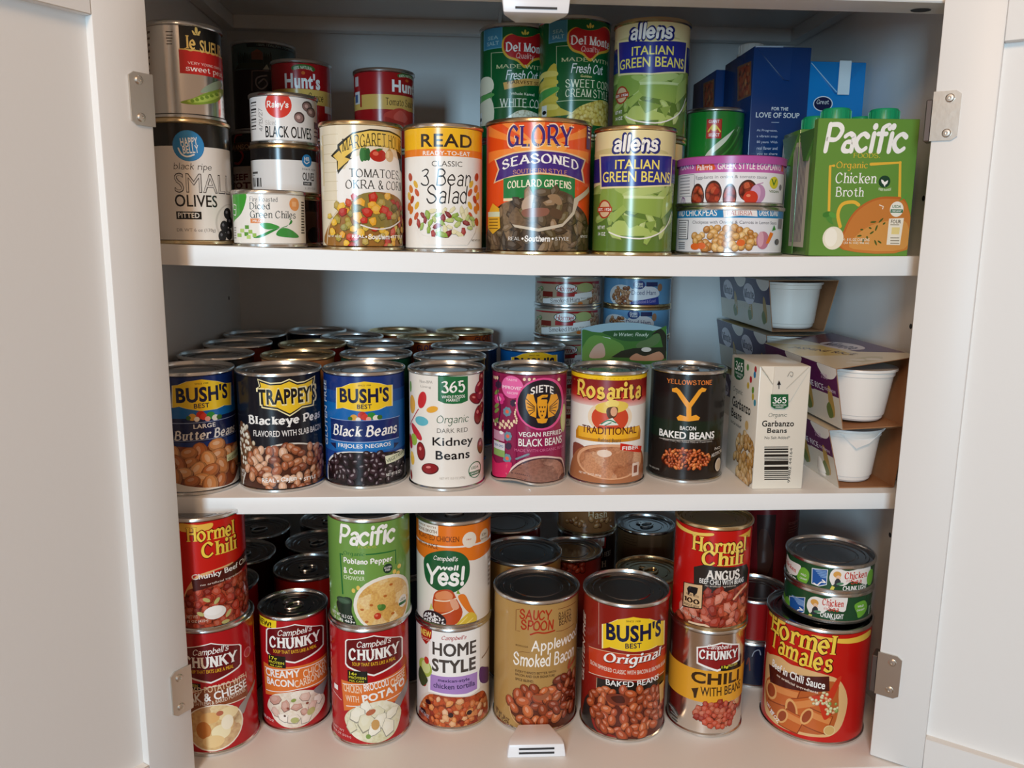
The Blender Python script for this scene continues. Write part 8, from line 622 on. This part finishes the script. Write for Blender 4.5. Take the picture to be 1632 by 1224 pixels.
# rice cups in board sleeves
def rice_pack(label, R, L, T, purple, cups):
    y0, y1 = R['y0'], R['y1']; P = [Vector((x, 0, z)) for x, z in R['xs']]; c0 = sum(P, Vector())/4
    t = thing('rice_cup_pack', (c0.x, y0, P[0].z), label, 'rice pack', 'rice cup packs at the right end of the middle shelf'); o0 = Vector((c0.x, 0, P[0].z))
    bm = bmesh.new(); f = []; b = []; fi = []; bi = []
    for p in P:
        q = p-o0; s = (c0-p).normalized()*.0011
        f.append(bm.verts.new((q.x, 0, q.z))); b.append(bm.verts.new((q.x, y1-y0, q.z))); fi.append(bm.verts.new((q.x+s.x, .0003, q.z+s.z))); bi.append(bm.verts.new((q.x+s.x, y1-y0, q.z+s.z)))
    for i in range(4):
        j = (i+1) % 4; bm.faces.new([f[i], f[j], b[j], b[i]]).material_index = 1 if i in (0, 1) else 0
        bm.faces.new([fi[j], fi[i], bi[i], bi[j]]).material_index = 1; bm.faces.new([f[j], f[i], fi[i], fi[j]]).material_index = 1; bm.faces.new([b[i], b[j], bi[j], bi[i]]).material_index = 1
    bmesh.ops.recalc_face_normals(bm, faces=bm.faces[:]); sl = link('board_sleeve', bm, ['d8cfc0', '@kraft'], t)
    S = Sheet(); n = (P[3]-P[0]).normalized(); flat_print(S, L, P[0]-o0, (0, -1, 0), n, (-(y1-y0)*1000+.3, .3, -.3, (P[3]-P[0]).length*1000-.3))
    e = (P[2]-P[3]).normalized(); flat_print(S, T, P[3]-o0, e, (0, 1, 0), (.3, .3, (P[2]-P[3]).length*1000-.3, (y1-y0)*1000-.3)); S.build('printed_panel', sl)
    zb = max(P[0].z, P[1].z)-o0.z+.0014; zt = min(P[2].z, P[3].z)-o0.z-.0030
    for i, (cx, rt, rb) in enumerate(cups):
        cy = rt+.0035 if i == 0 else (y1-y0)-rt-.003; h = zt-zb
        bm = lathe([(0, 0), (rb-.002, 0), (rb, .002), (rb+.0006, h*.10), (rb+.0016, h*.11), (rt-.0018, h*.86), (rt-.0006, h*.87), (rt-.0003, h*.95), (rt+.0016, h*.965), (rt+.0016, h), (0, h)], 48)
        cu = link('rice_cup', bm, '@cup', t, 32, (cx-o0.x, cy, zb))
        bm = lathe([(0, h+.0006), (rt+.0016, h+.0006), (rt+.0018, h), (rt+.0016, h-.0003)], 40)
        vs2 = [bm.verts.new(v) for v in ((-rt*.75, -rt*.72, h+.0004), (rt*.9, -rt*.62, h+.0004), (rt*.2, -rt*1.0-.0012, h-.011), (-rt*.2, -rt*1.02-.0012, h-.016))] if (i == 0 and label.startswith('lower')) else None
        if vs2: bm.faces.new(vs2)
        link('film_lid', bm, '@film', cu, 40)
rice_pack('lower front white-cup rice pack in its cream and purple sleeve', dict(y0=0.0157, y1=0.186, xs=[(0.3296, 0), (0.3837, 0.0005), (0.39, 0.06), (0.3146, 0.0575)]), RICE_PRINTS[0][0], RICE_PRINTS[0][1], 0, [(0.3505, 0.0315, 0.0235), (0.3505, 0.0315, 0.0235)])
rice_pack('upper front white-cup rice pack, sleeve lid showing purple and cream', dict(y0=0.002, y1=0.184, xs=[(0.3215, 0.0607), (0.3805, 0.064), (0.388, 0.13), (0.3105, 0.118)]), RICE_PRINTS[1][0], RICE_PRINTS[1][1], 0, [(0.35, 0.0335, 0.0245), (0.35, 0.0335, 0.0245)])
rice_pack('rear rice pack, lowest of the stack behind', dict(y0=0.192, y1=0.378, xs=[(0.325, 0), (0.382, 0.0005), (0.395, 0.06), (0.315, 0.06)]), RICE_PRINTS[2][0], RICE_PRINTS[2][1], 0, [(0.353, 0.0345, 0.026), (0.353, 0.0345, 0.026)])
rice_pack('rear rice pack, middle of the stack behind', dict(y0=0.192, y1=0.378, xs=[(0.325, 0.0645), (0.382, 0.065), (0.395, 0.126), (0.315, 0.126)]), RICE_PRINTS[3][0], RICE_PRINTS[3][1], 0, [(0.353, 0.0345, 0.026), (0.353, 0.0345, 0.026)])
rice_pack('rear rice pack, topmost under the upper shelf', dict(y0=0.196, y1=0.38, xs=[(0.323, 0.1295), (0.384, 0.13), (0.397, 0.1885), (0.3155, 0.1875)]), RICE_PRINTS[4][0], RICE_PRINTS[4][1], 0, [(0.356, 0.0365, 0.029), (0.356, 0.0365, 0.029)])
# pouch
t = thing('tuna_pouch', (.100, .150, 0), 'green foil pouch with a clear pale blue top, standing behind the front cans', 'pouch')
bm = bmesh.new(); hw = .0955; N_ = 12; fr = []; bk = []
for i in range(N_+1):
    x = hw*i/N_; e = 1-(2*i/N_-1)**2; fr.append([]); bk.append([])
    for j in range(8):
        z = .1345*j/7+(.007*e if j == 7 else 0); y = .025*z/.1405; th = (.027-.026*(z/.14))*max(.05, e**.5)
        fr[i].append(bm.verts.new((x, y+.0004, z))); bk[i].append(bm.verts.new((x, y+.0012+th, z)))
for i in range(N_):
    for j in range(7): bm.faces.new([fr[i][j], fr[i+1][j], fr[i+1][j+1], fr[i][j+1]]); bm.faces.new([bk[i][j], bk[i][j+1], bk[i+1][j+1], bk[i+1][j]])
    bm.faces.new([fr[i][7], fr[i+1][7], bk[i+1][7], bk[i][7]]); bm.faces.new([fr[i][0], bk[i][0], bk[i+1][0], fr[i+1][0]])
for i in (0, N_):
    for j in range(7): bm.faces.new([fr[i][j], fr[i][j+1], bk[i][j+1], bk[i][j]])
bmesh.ops.recalc_face_normals(bm, faces=bm.faces[:]); link('pouch_body', bm, '@pouchfilm', t, 60)
S = Sheet(); flat_print(S, PA['pouch'], (0, 0, 0), (1, 0, 0), (0, .025/.1405, 1), (.5, .5, 95, 141), .1); S.build('printed_panel', t)
